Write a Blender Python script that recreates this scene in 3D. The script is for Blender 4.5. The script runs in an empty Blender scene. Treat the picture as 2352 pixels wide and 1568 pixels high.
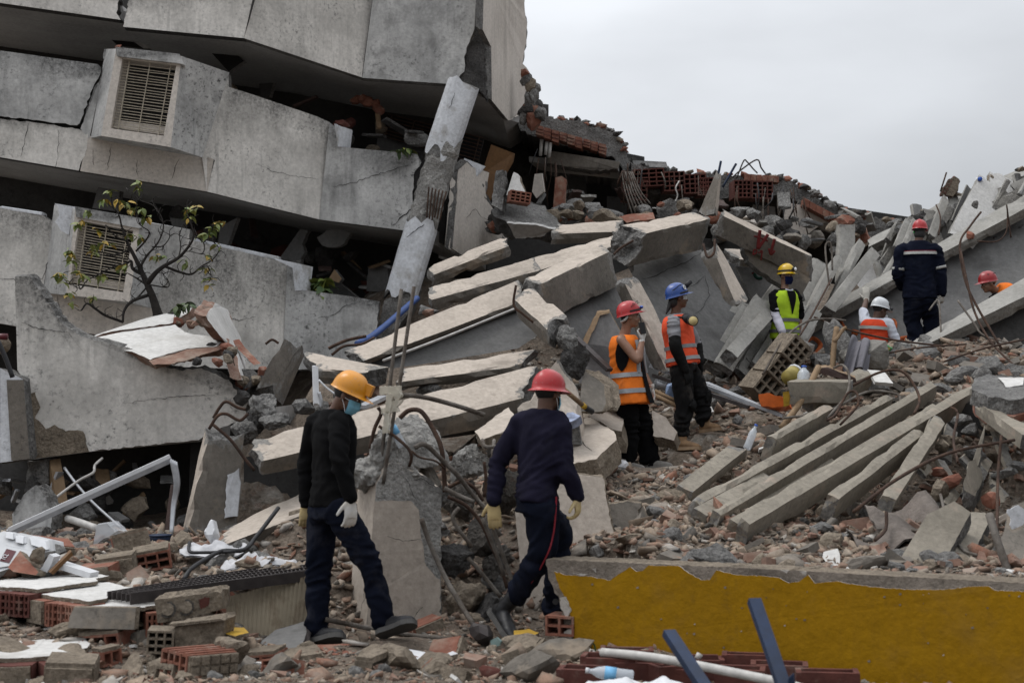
import bpy, bmesh, math, random
import numpy as np
from mathutils import Vector, Matrix, noise, Euler, Quaternion

SC = bpy.context.scene
COL = SC.collection
R = math.radians
rnd = random.Random(11)

# ------------------------------------------------------------------ camera, sky, sun, exposure
CAMZ, FPX = 1.5, 2352 * 50 / 36.0
PITCH = math.atan(148 / FPX)
cam_d = bpy.data.cameras.new('camera')
cam_d.lens = 50; cam_d.sensor_width = 36; cam_d.clip_end = 3000
cam_d.dof.use_dof = True; cam_d.dof.focus_distance = 14.5; cam_d.dof.aperture_fstop = 3.2
cam = bpy.data.objects.new('camera', cam_d); COL.objects.link(cam)
cam.location = (0, 0, CAMZ); cam.rotation_euler = (R(90) + PITCH, 0, 0)
SC.camera = cam

SUN_EL, SUN_AZ = 64.0, -70.0            # azimuth from +Y (view direction), negative = to the left
sd = Vector((math.sin(R(SUN_AZ)) * math.cos(R(SUN_EL)), math.cos(R(SUN_AZ)) * math.cos(R(SUN_EL)), math.sin(R(SUN_EL))))
sun_d = bpy.data.lights.new('sun', 'SUN'); sun_d.energy = 1.4; sun_d.angle = R(22); sun_d.color = (1.0, 0.965, 0.92)
sun = bpy.data.objects.new('sun', sun_d); COL.objects.link(sun)
sun.rotation_euler = sd.to_track_quat('Z', 'Y').to_euler(); sun.location = (0, 0, 40)

W = bpy.data.worlds.new('World'); SC.world = W; W.use_nodes = True
wt = W.node_tree; wn = wt.nodes; wl = wt.links
wn.clear()
w_out = wn.new('ShaderNodeOutputWorld'); w_bg = wn.new('ShaderNodeBackground'); w_bg.inputs['Strength'].default_value = 0.1
w_sky = wn.new('ShaderNodeTexSky'); w_sky.sky_type = 'NISHITA'; w_sky.sun_disc = False
w_sky.sun_elevation = R(SUN_EL); w_sky.sun_rotation = R(SUN_AZ); w_sky.dust_density = 3.0
w_tc = wn.new('ShaderNodeTexCoord')
w_map = wn.new('ShaderNodeMapping'); w_map.inputs['Scale'].default_value = (1.0, 1.0, 2.6)
w_no = wn.new('ShaderNodeTexNoise'); w_no.inputs['Scale'].default_value = 2.6; w_no.inputs['Detail'].default_value = 5
w_rm = wn.new('ShaderNodeMapRange'); w_rm.inputs['From Min'].default_value = 0.3; w_rm.inputs['From Max'].default_value = 0.72
w_rm.inputs['To Min'].default_value = 1.08; w_rm.inputs['To Max'].default_value = 0.76
w_dot = wn.new('ShaderNodeVectorMath'); w_dot.operation = 'DOT_PRODUCT'; w_dot.inputs[1].default_value = sd
w_gl = wn.new('ShaderNodeMapRange'); w_gl.interpolation_type = 'LINEAR'
w_gl.inputs['From Min'].default_value = 0.06; w_gl.inputs['From Max'].default_value = 0.42
w_gl.inputs['To Min'].default_value = 0.64; w_gl.inputs['To Max'].default_value = 1.26
w_mu = wn.new('ShaderNodeMath'); w_mu.operation = 'MULTIPLY'
w_sep = wn.new('ShaderNodeSeparateXYZ')          # overcast sky: brighter towards the zenith
w_el = wn.new('ShaderNodeMapRange'); w_el.inputs['From Min'].default_value = 0.0; w_el.inputs['From Max'].default_value = 1.0
w_el.inputs['To Min'].default_value = 7.5; w_el.inputs['To Max'].default_value = 15.5
w_m2 = wn.new('ShaderNodeMath'); w_m2.operation = 'MULTIPLY'
w_cm = wn.new('ShaderNodeVectorMath'); w_cm.operation = 'SCALE'; w_cm.inputs[0].default_value = (0.955, 0.985, 1.03)
w_mix = wn.new('ShaderNodeMixRGB'); w_mix.inputs['Fac'].default_value = 0.9
wl.new(w_tc.outputs['Generated'], w_map.inputs['Vector']); wl.new(w_map.outputs['Vector'], w_no.inputs['Vector'])
wl.new(w_no.outputs['Fac'], w_rm.inputs['Value']); wl.new(w_tc.outputs['Generated'], w_dot.inputs[0])
wl.new(w_dot.outputs['Value'], w_gl.inputs['Value']); wl.new(w_rm.outputs['Result'], w_mu.inputs[0])
wl.new(w_gl.outputs['Result'], w_mu.inputs[1]); wl.new(w_tc.outputs['Generated'], w_sep.inputs[0]); wl.new(w_sep.outputs['Z'], w_el.inputs['Value'])
wl.new(w_mu.outputs['Value'], w_m2.inputs[0]); wl.new(w_el.outputs['Result'], w_m2.inputs[1]); wl.new(w_m2.outputs['Value'], w_cm.inputs['Scale'])
wl.new(w_sky.outputs['Color'], w_mix.inputs['Color1']); wl.new(w_cm.outputs['Vector'], w_mix.inputs['Color2'])
wl.new(w_mix.outputs['Color'], w_bg.inputs['Color']); wl.new(w_bg.outputs['Background'], w_out.inputs['Surface'])

vs = SC.view_settings
vs.view_transform = 'Standard'; vs.look = 'None'; vs.gamma = 1.0; vs.exposure = 0.0; vs.use_curve_mapping = False
SC.render.engine = 'CYCLES'
SC.cycles.use_denoising = True
SC.cycles.max_bounces = 5; SC.cycles.diffuse_bounces = 3; SC.cycles.glossy_bounces = 2
SC.cycles.transmission_bounces = 4; SC.cycles.transparent_max_bounces = 6

# ------------------------------------------------------------------ picture measure -> place
_cp, _sp = math.cos(PITCH), math.sin(PITCH)
def P(u, v, Y):
    x = (u - 1176) / FPX; y = -(v - 784) / FPX
    d = Vector((x, _cp - y * _sp, _sp + y * _cp))
    return Vector((0, 0, CAMZ)) + d * (Y / d.y)
def V(p):
    return p.copy() if isinstance(p, Vector) else P(*p[:3])

# ------------------------------------------------------------------ materials
MATS = {}
class NT:
    def __init__(s, name):
        s.m = bpy.data.materials.new(name); s.m.use_nodes = True
        s.t = s.m.node_tree; s.n = s.t.nodes
        s.b = s.n['Principled BSDF']; MATS[name] = s.m
        s._pos = None
    def link(s, a, b): s.t.links.new(a, b)
    def pos(s, obj=False):
        if obj: return s.n.new('ShaderNodeTexCoord').outputs['Object']
        if s._pos is None: s._pos = s.n.new('ShaderNodeNewGeometry').outputs['Position']
        return s._pos
    def noise(s, scale, detail=4, rough=0.55, stretch=None, off=0.0, obj=False):
        v = s.pos(obj)
        if stretch or off:
            mp = s.n.new('ShaderNodeMapping')
            if stretch: mp.inputs['Scale'].default_value = stretch
            mp.inputs['Location'].default_value = (off, off * 0.7, off * 1.3)
            s.link(v, mp.inputs['Vector']); v = mp.outputs['Vector']
        n = s.n.new('ShaderNodeTexNoise'); n.inputs['Scale'].default_value = scale
        n.inputs['Detail'].default_value = detail; n.inputs['Roughness'].default_value = rough
        s.link(v, n.inputs['Vector']); return n.outputs['Fac']
    def ramp(s, f, lo, hi, a=0.0, b=1.0):
        r = s.n.new('ShaderNodeMapRange'); r.inputs['From Min'].default_value = lo; r.inputs['From Max'].default_value = hi
        r.inputs['To Min'].default_value = a; r.inputs['To Max'].default_value = b
        s.link(f, r.inputs['Value']); return r.outputs['Result']
    def mix(s, f, a, b, typ='MIX'):
        m = s.n.new('ShaderNodeMixRGB'); m.blend_type = typ
        for i, x in (('Fac', f), ('Color1', a), ('Color2', b)):
            if hasattr(x, 'is_output'): s.link(x, m.inputs[i])
            elif i == 'Fac': m.inputs[i].default_value = x
            else: m.inputs[i].default_value = (*x, 1)
        return m.outputs['Color']
    def math(s, op, a, b=0.0):
        m = s.n.new('ShaderNodeMath'); m.operation = op
        for i, x in enumerate((a, b)):
            if hasattr(x, 'is_output'): s.link(x, m.inputs[i])
            else: m.inputs[i].default_value = x
        return m.outputs[0]
    def attr(s, name):
        a = s.n.new('ShaderNodeAttribute'); a.attribute_name = name; return a.outputs['Color']
    def bump(s, h, strength=0.4, dist=0.02):
        b = s.n.new('ShaderNodeBump'); b.inputs['Strength'].default_value = strength; b.inputs['Distance'].default_value = dist
        s.link(h, b.inputs['Height']); s.link(b.outputs['Normal'], s.b.inputs['Normal'])
    def col(s, c):
        if hasattr(c, 'is_output'): s.link(c, s.b.inputs['Base Color'])
        else: s.b.inputs['Base Color'].default_value = (*c, 1)
    def set(s, rough=0.85, metal=0.0, spec=0.3):
        s.b.inputs['Roughness'].default_value = rough; s.b.inputs['Metallic'].default_value = metal
        s.b.inputs['Specular IOR Level'].default_value = spec

def surf(name, c1, c2, scale=1.6, speck=None, streak=None, patch=None, fine=(22, 0.22), bump=0.35, bscale=38, bdist=0.012, rough=0.92, spec=0.2, edge=None, mould=0):
    t = NT(name)
    c = t.mix(t.ramp(t.noise(scale, 6, 0.6), 0.36, 0.66), c1, c2)
    c = t.mix(1.0, c, t.mix(t.ramp(t.noise(fine[0], 5, 0.7, off=3.1), 0.3, 0.7), (1 - fine[1],) * 3, (1 + fine[1] * 0.5,) * 3), 'MULTIPLY')
    if patch:        # (colour, scale, lo, hi)
        c = t.mix(t.ramp(t.noise(patch[1], 7, 0.62, off=9.3), patch[2], patch[3]), c, patch[0])
    if streak:       # (colour, amount)
        k = t.ramp(t.noise(5.0, 5, 0.65, stretch=(1, 1, 0.16), off=5.5), 0.48, 0.78, 0, streak[1])
        k = t.math('MULTIPLY', k, t.ramp(t.noise(0.7, 3, 0.5, off=1.7), 0.36, 0.62))
        k2 = t.math('MULTIPLY', t.ramp(t.noise(17, 4, 0.6, stretch=(1, 1, 0.07), off=8.5), 0.52, 0.7, 0, streak[1] * .7), t.ramp(t.noise(1.0, 4, 0.6, off=12.7), 0.45, 0.65))
        c = t.mix(t.math('MAXIMUM', k, k2), c, streak[0])
    if speck:        # (colour, amount, scale)
        k = t.ramp(t.noise(speck[2], 6, 0.72, off=2.2), 0.53, 0.68, 0, speck[1])
        k = t.math('MULTIPLY', k, t.ramp(t.noise(1.15, 4, 0.6, off=7.7), 0.38, 0.62))
        c = t.mix(k, c, speck[0])
    if mould:        # black growth creeping down from the parapet tops
        a = t.n.new('ShaderNodeAttribute'); a.attribute_name = 'mould'
        k = t.math('ADD', a.outputs['Fac'], t.math('MULTIPLY', t.math('SUBTRACT', t.noise(2.2, 6, 0.7, stretch=(1, 1, .45), off=3.7), 0.5), 1.5))
        k = t.math('MULTIPLY', t.ramp(k, .55, 1.15, 0, mould), t.ramp(t.noise(26, 6, .75, off=6), .34, .62, .25, 1.0))
        c = t.mix(k, c, (.045, .045, .044))
    if edge:         # threshold: how readily the coat is lost at edges
        a = t.n.new('ShaderNodeAttribute'); a.attribute_name = 'edge'
        k = t.math('ADD', a.outputs['Fac'], t.math('MULTIPLY', t.math('SUBTRACT', t.noise(7, 7, 0.7, off=6.1), 0.5), 2.4))
        bc = t.mix(t.ramp(t.noise(26, 6, 0.75, off=4), 0.35, 0.65), (0.24, 0.228, 0.21), (0.10, 0.095, 0.088))
        c = t.mix(t.ramp(k, edge, edge + 0.09), c, bc)
    t.col(c); t.set(rough, 0, spec)
    h = t.noise(bscale, 8, 0.68); h2 = t.noise(6, 4, 0.5, off=4.4)
    t.bump(t.math('ADD', h, t.math('MULTIPLY', h2, 1.5)), bump, bdist)
    return t.m

DK = (0.035, 0.035, 0.035)
surf('facade', (0.71, 0.68, 0.635), (0.53, 0.51, 0.475), 0.9, speck=((0.085, 0.085, 0.083), 0.95, 20), streak=((0.16, 0.157, 0.15), 0.6), patch=((0.36, 0.345, 0.32), 1.5, 0.5, 0.75), bump=0.25, mould=.95)
surf('facade_dark', (0.52, 0.515, 0.50), (0.33, 0.328, 0.32), 1.5, speck=(DK, 1.0, 18), streak=((0.08, 0.08, 0.079), 0.7), patch=((0.22, 0.218, 0.212), 2.2, 0.52, 0.7), bump=0.3, mould=1.0)
surf('facade_clean', (0.60, 0.55, 0.495), (0.50, 0.455, 0.405), 0.8, speck=((0.16, 0.15, 0.14), 0.7, 20), streak=((0.2, 0.185, 0.17), 0.5), bump=0.18)
surf('facade_white', (0.62, 0.635, 0.66), (0.52, 0.53, 0.55), 2.2, speck=((0.16, 0.16, 0.16), 0.7, 24), patch=((0.3, 0.285, 0.26), 2.6, 0.56, 0.7), bump=0.2)
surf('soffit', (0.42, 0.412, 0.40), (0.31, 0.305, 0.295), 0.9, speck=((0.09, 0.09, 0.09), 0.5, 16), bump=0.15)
surf('shade_black', (0.06, 0.058, 0.056), (0.03, 0.029, 0.028), 0.8, speck=((0.015, 0.015, 0.015), 0.7, 9), bump=0.3)  # near-black: the shade of rooms and cavities is put into this colour
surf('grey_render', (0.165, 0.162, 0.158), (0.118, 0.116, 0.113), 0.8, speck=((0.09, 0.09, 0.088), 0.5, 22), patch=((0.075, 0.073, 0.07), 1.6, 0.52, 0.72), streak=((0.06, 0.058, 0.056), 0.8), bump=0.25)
surf('concrete_raw', (0.40, 0.388, 0.365), (0.27, 0.262, 0.247), 3.0, speck=((0.1, 0.097, 0.09), 0.8, 24), fine=(40, 0.5), bump=1.0, bscale=22, bdist=0.05)
surf('broken', (0.27, 0.262, 0.25), (0.14, 0.136, 0.13), 4.5, speck=((0.05, 0.048, 0.046), 0.95, 30), fine=(40, 0.6), bump=1.0, bscale=22, bdist=0.06)
surf('broken_dark', (0.115, 0.11, 0.106), (0.06, 0.057, 0.055), 4.0, speck=((0.02, 0.02, 0.02), 0.9, 26), fine=(40, 0.5), bump=1.0, bscale=22, bdist=0.06)
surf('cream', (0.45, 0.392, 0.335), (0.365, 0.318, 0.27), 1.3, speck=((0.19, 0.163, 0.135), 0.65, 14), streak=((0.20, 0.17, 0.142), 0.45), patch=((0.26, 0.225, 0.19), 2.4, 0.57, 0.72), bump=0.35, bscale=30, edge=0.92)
surf('cream_grey', (0.185, 0.165, 0.142), (0.115, 0.103, 0.088), 1.6, speck=((0.055, 0.05, 0.044), 0.9, 20), streak=((0.07, 0.063, 0.055), 0.6), patch=((0.24, 0.195, 0.148), 1.9, 0.55, 0.68), bump=0.4, edge=0.92)  # dirty cream, darkened further to paint the shade of beam sides
surf('joist', (0.32, 0.31, 0.287), (0.235, 0.227, 0.208), 1.8, speck=((0.14, 0.136, 0.127), 0.7, 20), streak=((0.2, 0.193, 0.17), 0.4), patch=((0.22, 0.21, 0.185), 3, 0.57, 0.72), bump=0.35, bscale=45, edge=1.12)
surf('joist_tan', (0.27, 0.242, 0.198), (0.20, 0.179, 0.146), 2.2, speck=((0.10, 0.09, 0.075), 0.75, 22), patch=((0.31, 0.25, 0.2), 3.2, 0.58, 0.72), bump=0.45, bscale=45, edge=1.12)
surf('beam_rough', (0.235, 0.223, 0.20), (0.16, 0.152, 0.138), 2.6, speck=((0.075, 0.068, 0.06), 0.85, 18), bump=0.8, bscale=26, bdist=0.03, edge=0.9)
surf('white_plaster', (0.56, 0.55, 0.53), (0.465, 0.455, 0.435), 1.5, speck=((0.28, 0.27, 0.25), 0.55, 18), patch=((0.37, 0.355, 0.33), 2.4, 0.56, 0.72), bump=0.25)
surf('mortar', (0.275, 0.228, 0.175), (0.185, 0.152, 0.116), 5.0, speck=((0.08, 0.066, 0.052), 0.85, 22), fine=(40, 0.45), bump=0.9, bscale=24, bdist=0.04)
surf('terracotta', (0.235, 0.10, 0.068), (0.165, 0.068, 0.047), 5.0, speck=((0.30, 0.245, 0.20), 0.6, 14), patch=((0.27, 0.20, 0.155), 4.0, 0.52, 0.7), bump=0.5, bscale=40)
surf('terracotta_dusty', (0.235, 0.148, 0.112), (0.175, 0.10, 0.074), 5.0, speck=((0.30, 0.245, 0.20), 0.6, 14), patch=((0.27, 0.225, 0.185), 4.0, 0.5, 0.7), bump=0.5, bscale=40)
surf('terracotta_dark', (0.115, 0.042, 0.033), (0.075, 0.029, 0.024), 5.0, speck=((0.22, 0.175, 0.145), 0.4, 14), patch=((0.18, 0.13, 0.105), 3.5, 0.58, 0.75), bump=0.4, bscale=40)
surf('dust', (0.215, 0.175, 0.138), (0.13, 0.104, 0.082), 3.5, speck=((0.27, 0.155, 0.11), 0.5, 12), patch=((0.31, 0.285, 0.25), 2.6, 0.58, 0.7), fine=(30, 0.5), bump=1.0, bscale=20, bdist=0.05)
surf('rubble_dark', (0.125, 0.113, 0.10), (0.062, 0.056, 0.05), 3.5, speck=((0.18, 0.11, 0.08), 0.4, 12), fine=(30, 0.5), bump=1.0, bscale=20, bdist=0.06)
surf('wall_yellow', (0.30, 0.16, 0.007), (0.255, 0.134, 0.007), 0.9, speck=((0.16, 0.09, 0.02), 0.45, 12), streak=((0.17, 0.095, 0.015), 0.45), patch=((0.235, 0.135, 0.03), 1.4, 0.56, 0.8), fine=(30, 0.12), bump=0.5, bscale=9, bdist=0.02, rough=0.95, spec=0.06)
surf('wall_cap', (0.27, 0.23, 0.193), (0.155, 0.132, 0.11), 3.0, speck=((0.06, 0.05, 0.04), 0.95, 14), streak=((0.08, 0.066, 0.05), 0.7), bump=0.8, bscale=26, bdist=0.03)
surf('wall_white_chip', (0.46, 0.43, 0.395), (0.32, 0.295, 0.265), 6.0, bump=0.6)
surf('wood_board', (0.15, 0.078, 0.032), (0.10, 0.05, 0.02), 3.0, streak=((0.06, 0.03, 0.015), 0.6), bump=0.25, rough=0.6)
surf('wood_pale', (0.27, 0.185, 0.11), (0.18, 0.12, 0.07), 4.0, streak=((0.1, 0.07, 0.04), 0.5), bump=0.35, rough=0.7)
surf('wood_dark', (0.062, 0.038, 0.032), (0.036, 0.022, 0.019), 4.0, speck=((0.15, 0.12, 0.10), 0.4, 12), bump=0.4, rough=0.7)
surf('bark', (0.030, 0.026, 0.023), (0.017, 0.015, 0.014), 9.0, bump=0.8, bscale=30)
surf('rust', (0.075, 0.045, 0.032), (0.036, 0.023, 0.018), 9.0, speck=((0.15, 0.08, 0.045), 0.7, 30), bump=0.7, bscale=70, rough=0.85)
surf('rebar_dusty', (0.175, 0.158, 0.14), (0.075, 0.06, 0.048), 9.0, speck=((0.05, 0.03, 0.02), 0.8, 30), bump=0.8, bscale=80, rough=0.85)
surf('carpet', (0.19, 0.162, 0.142), (0.13, 0.112, 0.098), 4.0, bump=0.7, bscale=26, bdist=0.03)

def plain(name, c, rough=0.6, metal=0.0, spec=0.4, var=0.12, scale=14, bump=0.15, bs=30, trans=0.0, alpha=None):
    t = NT(name)
    c2 = tuple(x * (1 - var * 2) for x in c)
    t.col(t.mix(t.ramp(t.noise(scale, 5, 0.6), 0.35, 0.65), c, c2)); t.set(rough, metal, spec)
    if bump: t.bump(t.noise(bs, 5, 0.6), bump, 0.006)
    if trans: t.b.inputs['Transmission Weight'].default_value = trans; t.b.inputs['IOR'].default_value = 1.2
    if alpha is not None: t.b.inputs['Alpha'].default_value = alpha
    return t.m
plain('white_paint', (0.592, 0.600, 0.616), 0.45, var=0.06)
plain('ac_white', (0.528, 0.536, 0.544), 0.4, var=0.08, scale=5)
plain('ac_red', (0.085, 0.008, 0.012), 0.4)
plain('alu', (0.42, 0.43, 0.45), 0.45, 0.6, var=0.15, scale=8)
plain('grille_metal', (0.42, 0.37, 0.29), 0.6, 0.0, var=0.2, scale=20)
plain('steel_dark', (0.062, 0.052, 0.05), 0.6, 0.3, var=0.25, scale=9)
plain('navy_steel', (0.006, 0.020, 0.058), 0.6, 0.0, var=0.25, scale=8)
plain('black_rubber', (0.014, 0.014, 0.016), 0.6)
plain('cable_blue', (0.012, 0.05, 0.19), 0.5)
plain('pvc_white', (0.464, 0.448, 0.424), 0.5, var=0.15)
plain('plastic_orange', (0.62, 0.13, 0.02), 0.45)
plain('plastic_blue', (0.03, 0.10, 0.42), 0.4)
plain('plastic_pale_blue', (0.26, 0.36, 0.55), 0.45)
plain('paint_yellow', (0.45, 0.27, 0.02), 0.7, var=0.2)
plain('paint_green', (0.01, 0.20, 0.06), 0.6)
plain('lime_print', (0.30, 0.24, 0.06), 0.6)
plain('graffiti_red', (0.125, 0.010, 0.010), 0.85, var=0.2)
plain('graffiti_green', (0.006, 0.042, 0.028), 0.85, var=0.2)
plain('graffiti_orange', (0.55, 0.13, 0.035), 0.85, var=0.25, scale=9)
plain('black_hole', (0.012, 0.011, 0.011), 0.95)
plain('label_blue', (0.16, 0.42, 0.68), 0.5)
plain('cloth_white', (0.496, 0.496, 0.512), 0.9, var=0.12, bump=0.5, bs=18)
plain('cloth_grey', (0.125, 0.12, 0.135), 0.95, var=0.12, bump=0.5, bs=18)
plain('cloth_stripe', (0.30, 0.34, 0.46), 0.95, var=0.3, bump=0.4)
plain('glass_green', (0.35, 0.50, 0.48), 0.15, alpha=0.6)
plain('film', (0.80, 0.82, 0.85), 0.25, var=0.08, alpha=0.42, bump=0.8, bs=22)
plain('film_cream', (0.66, 0.62, 0.52), 0.3, var=0.1, alpha=0.62, bump=0.8, bs=22)
plain('bottle_clear', (0.72, 0.77, 0.82), 0.12, var=0.05, alpha=0.45, bump=0.4)
plain('lamp_glass', (0.85, 0.85, 0.85), 0.15, var=0.02)
def leafmat(name, c, c2):
    t = NT(name); t.col(t.mix(t.ramp(t.noise(9, 3), 0.4, 0.62), c, c2)); t.set(0.55, 0, 0.35)
    t.b.inputs['Subsurface Weight'].default_value = 0.0
leafmat('leaf', (0.085, 0.125, 0.025), (0.16, 0.17, 0.035))
leafmat('leaf_yellow', (0.36, 0.23, 0.03), (0.23, 0.17, 0.03))
leafmat('leaf_dark', (0.035, 0.065, 0.02), (0.06, 0.085, 0.025))

t = NT('rubble')      # every piece has its own colour
c = t.attr('col')
c = t.mix(1.0, c, t.mix(t.ramp(t.noise(34, 5, 0.7), 0.3, 0.7), (0.72,) * 3, (1.15,) * 3), 'MULTIPLY')
c = t.mix(t.ramp(t.noise(11, 5, 0.6, off=3), 0.42, 0.68, 0, 0.6), c, (0.27, 0.23, 0.19))
t.col(c); t.set(0.95, 0, 0.15); t.bump(t.noise(45, 6, 0.7), 0.7, 0.012)

t = NT('corrugated_rust')
c = t.mix(t.ramp(t.noise(2.5, 5), 0.35, 0.65), (0.27, 0.23, 0.165), (0.19, 0.155, 0.11))
c = t.mix(t.ramp(t.noise(9, 5, off=2), 0.5, 0.7, 0, 0.7), c, (0.12, 0.075, 0.045)); t.col(c); t.set(0.8)

# ------------------------------------------------------------------ object helpers
def tag(o, label=None, cat=None, group=None, kind=None):
    if label and cat and not kind: kind = 'thing'
    for k, x in (('label', label), ('category', cat), ('group', group), ('kind', kind)):
        if x: o[k] = x
    return o
def thing(name, label, cat, loc, group=None):
    o = bpy.data.objects.new(name, None); COL.objects.link(o); o.location = V(loc) if not isinstance(loc, Vector) else loc
    o.empty_display_size = 0.1
    return tag(o, label, cat, group)
def wloc(o):
    p = Vector((0, 0, 0))
    while o is not None: p += o.location; o = o.parent
    return p
def put(name, me, parent=None, label=None, cat=None, group=None, kind=None, recentre=True):
    o = bpy.data.objects.new(name, me); COL.objects.link(o)
    c = Vector((0, 0, 0))
    if recentre and len(me.vertices):
        co = np.empty(len(me.vertices) * 3, 'f'); me.vertices.foreach_get('co', co); co = co.reshape(-1, 3)
        lo, hi = co.min(0), co.max(0)
        c = Vector(((lo[0] + hi[0]) / 2, (lo[1] + hi[1]) / 2, lo[2]))
        co -= np.array(c, 'f'); me.vertices.foreach_set('co', co.ravel()); me.update()
    o.location = c
    if parent is not None:
        o.parent = parent; o.location = c - wloc(parent)
    return tag(o, label, cat, group, kind)
def mesh(name, verts, faces, mats, fm=None, smooth=False):
    me = bpy.data.meshes.new(name)
    me.from_pydata([tuple(v) for v in verts], [], faces)
    for m in (mats if isinstance(mats, (list, tuple)) else [mats]): me.materials.append(MATS[m])
    if fm: me.polygons.foreach_set('material_index', fm)
    if smooth: me.polygons.foreach_set('use_smooth', [True] * len(me.polygons))
    bm = bmesh.new(); bm.from_mesh(me); bmesh.ops.recalc_face_normals(bm, faces=bm.faces); bm.to_mesh(me); bm.free()
    me.update(); return me

def jag_outline(pts, seed=0, step=9.0):
    """pts: (u, v, Y[, amp]) - amp = raggedness in picture units of the edge that starts here"""
    g = random.Random(seed); out = []
    n = len(pts)
    for i in range(n):
        a = pts[i]; b = pts[(i + 1) % n]; amp = a[3] if len(a) > 3 else 0
        out.append(tuple(a[:3]))
        if amp:
            L = math.hypot(b[0] - a[0], b[1] - a[1]); k = max(1, int(L / step))
            if L < 1e-6: continue
            nx, ny = -(b[1] - a[1]) / L, (b[0] - a[0]) / L
            for j in range(1, k):
                f = (j + g.uniform(-.3, .3)) / k; d = g.uniform(-amp, amp)
                out.append((a[0] + (b[0] - a[0]) * f + nx * d, a[1] + (b[1] - a[1]) * f + ny * d, a[2] + (b[2] - a[2]) * f))
    return out

def plate(name, pts, thick, mats, parent=None, seed=1, step=9.0, edge_noise=0.25, **kw):
    """A flat piece of wall or slab: outline with its own distance, real thickness along the vector thick; mats=(face, broken edge)."""
    o = jag_outline(pts, seed, step); g = random.Random(seed + 5)
    f = [V(p) for p in o]; n = len(f); th = Vector(thick)
    L = th.length; k = 3 if L > 0.12 else 2
    verts = list(f)
    for r in range(1, k + 1):
        for p in f:
            q = p + th * (r / k)
            if r < k:
                j = min(0.03, L * edge_noise * 0.3); q = q + Vector((g.uniform(-j, j), 0, g.uniform(-j, j)))
            verts.append(q)
    faces = [list(range(n)), list(range(k * n, k * n + n))[::-1]]; fm = [0, 0]
    for r in range(k):
        for i in range(n):
            j = (i + 1) % n
            faces.append((r * n + i, r * n + j, (r + 1) * n + j, (r + 1) * n + i)); fm.append(1)
    if isinstance(mats, str): mats = (mats, mats)
    me = mesh(name, verts, faces, mats, fm)
    if mats[0] in ('facade', 'facade_dark'):
        at = me.attributes.new('mould', 'FLOAT', 'POINT'); val = []
        for p in o:
            hit = [a[1] + (b[1] - a[1]) * (p[0] - a[0]) / (b[0] - a[0]) for a, b in zip(o, o[1:] + o[:1]) if abs(b[0] - a[0]) > .01 and min(a[0], b[0]) - .01 <= p[0] <= max(a[0], b[0]) + .01] + [p[1]]
            lo, hi = min(hit), max(hit); val.append((hi - p[1]) / (hi - lo) if hi - lo > 25 else (1.0 if p[1] < sum(q[1] for q in o) / n else 0.0))
        at.data.foreach_set('value', val * (k + 1))
    return put(name, me, parent, **kw)

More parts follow.
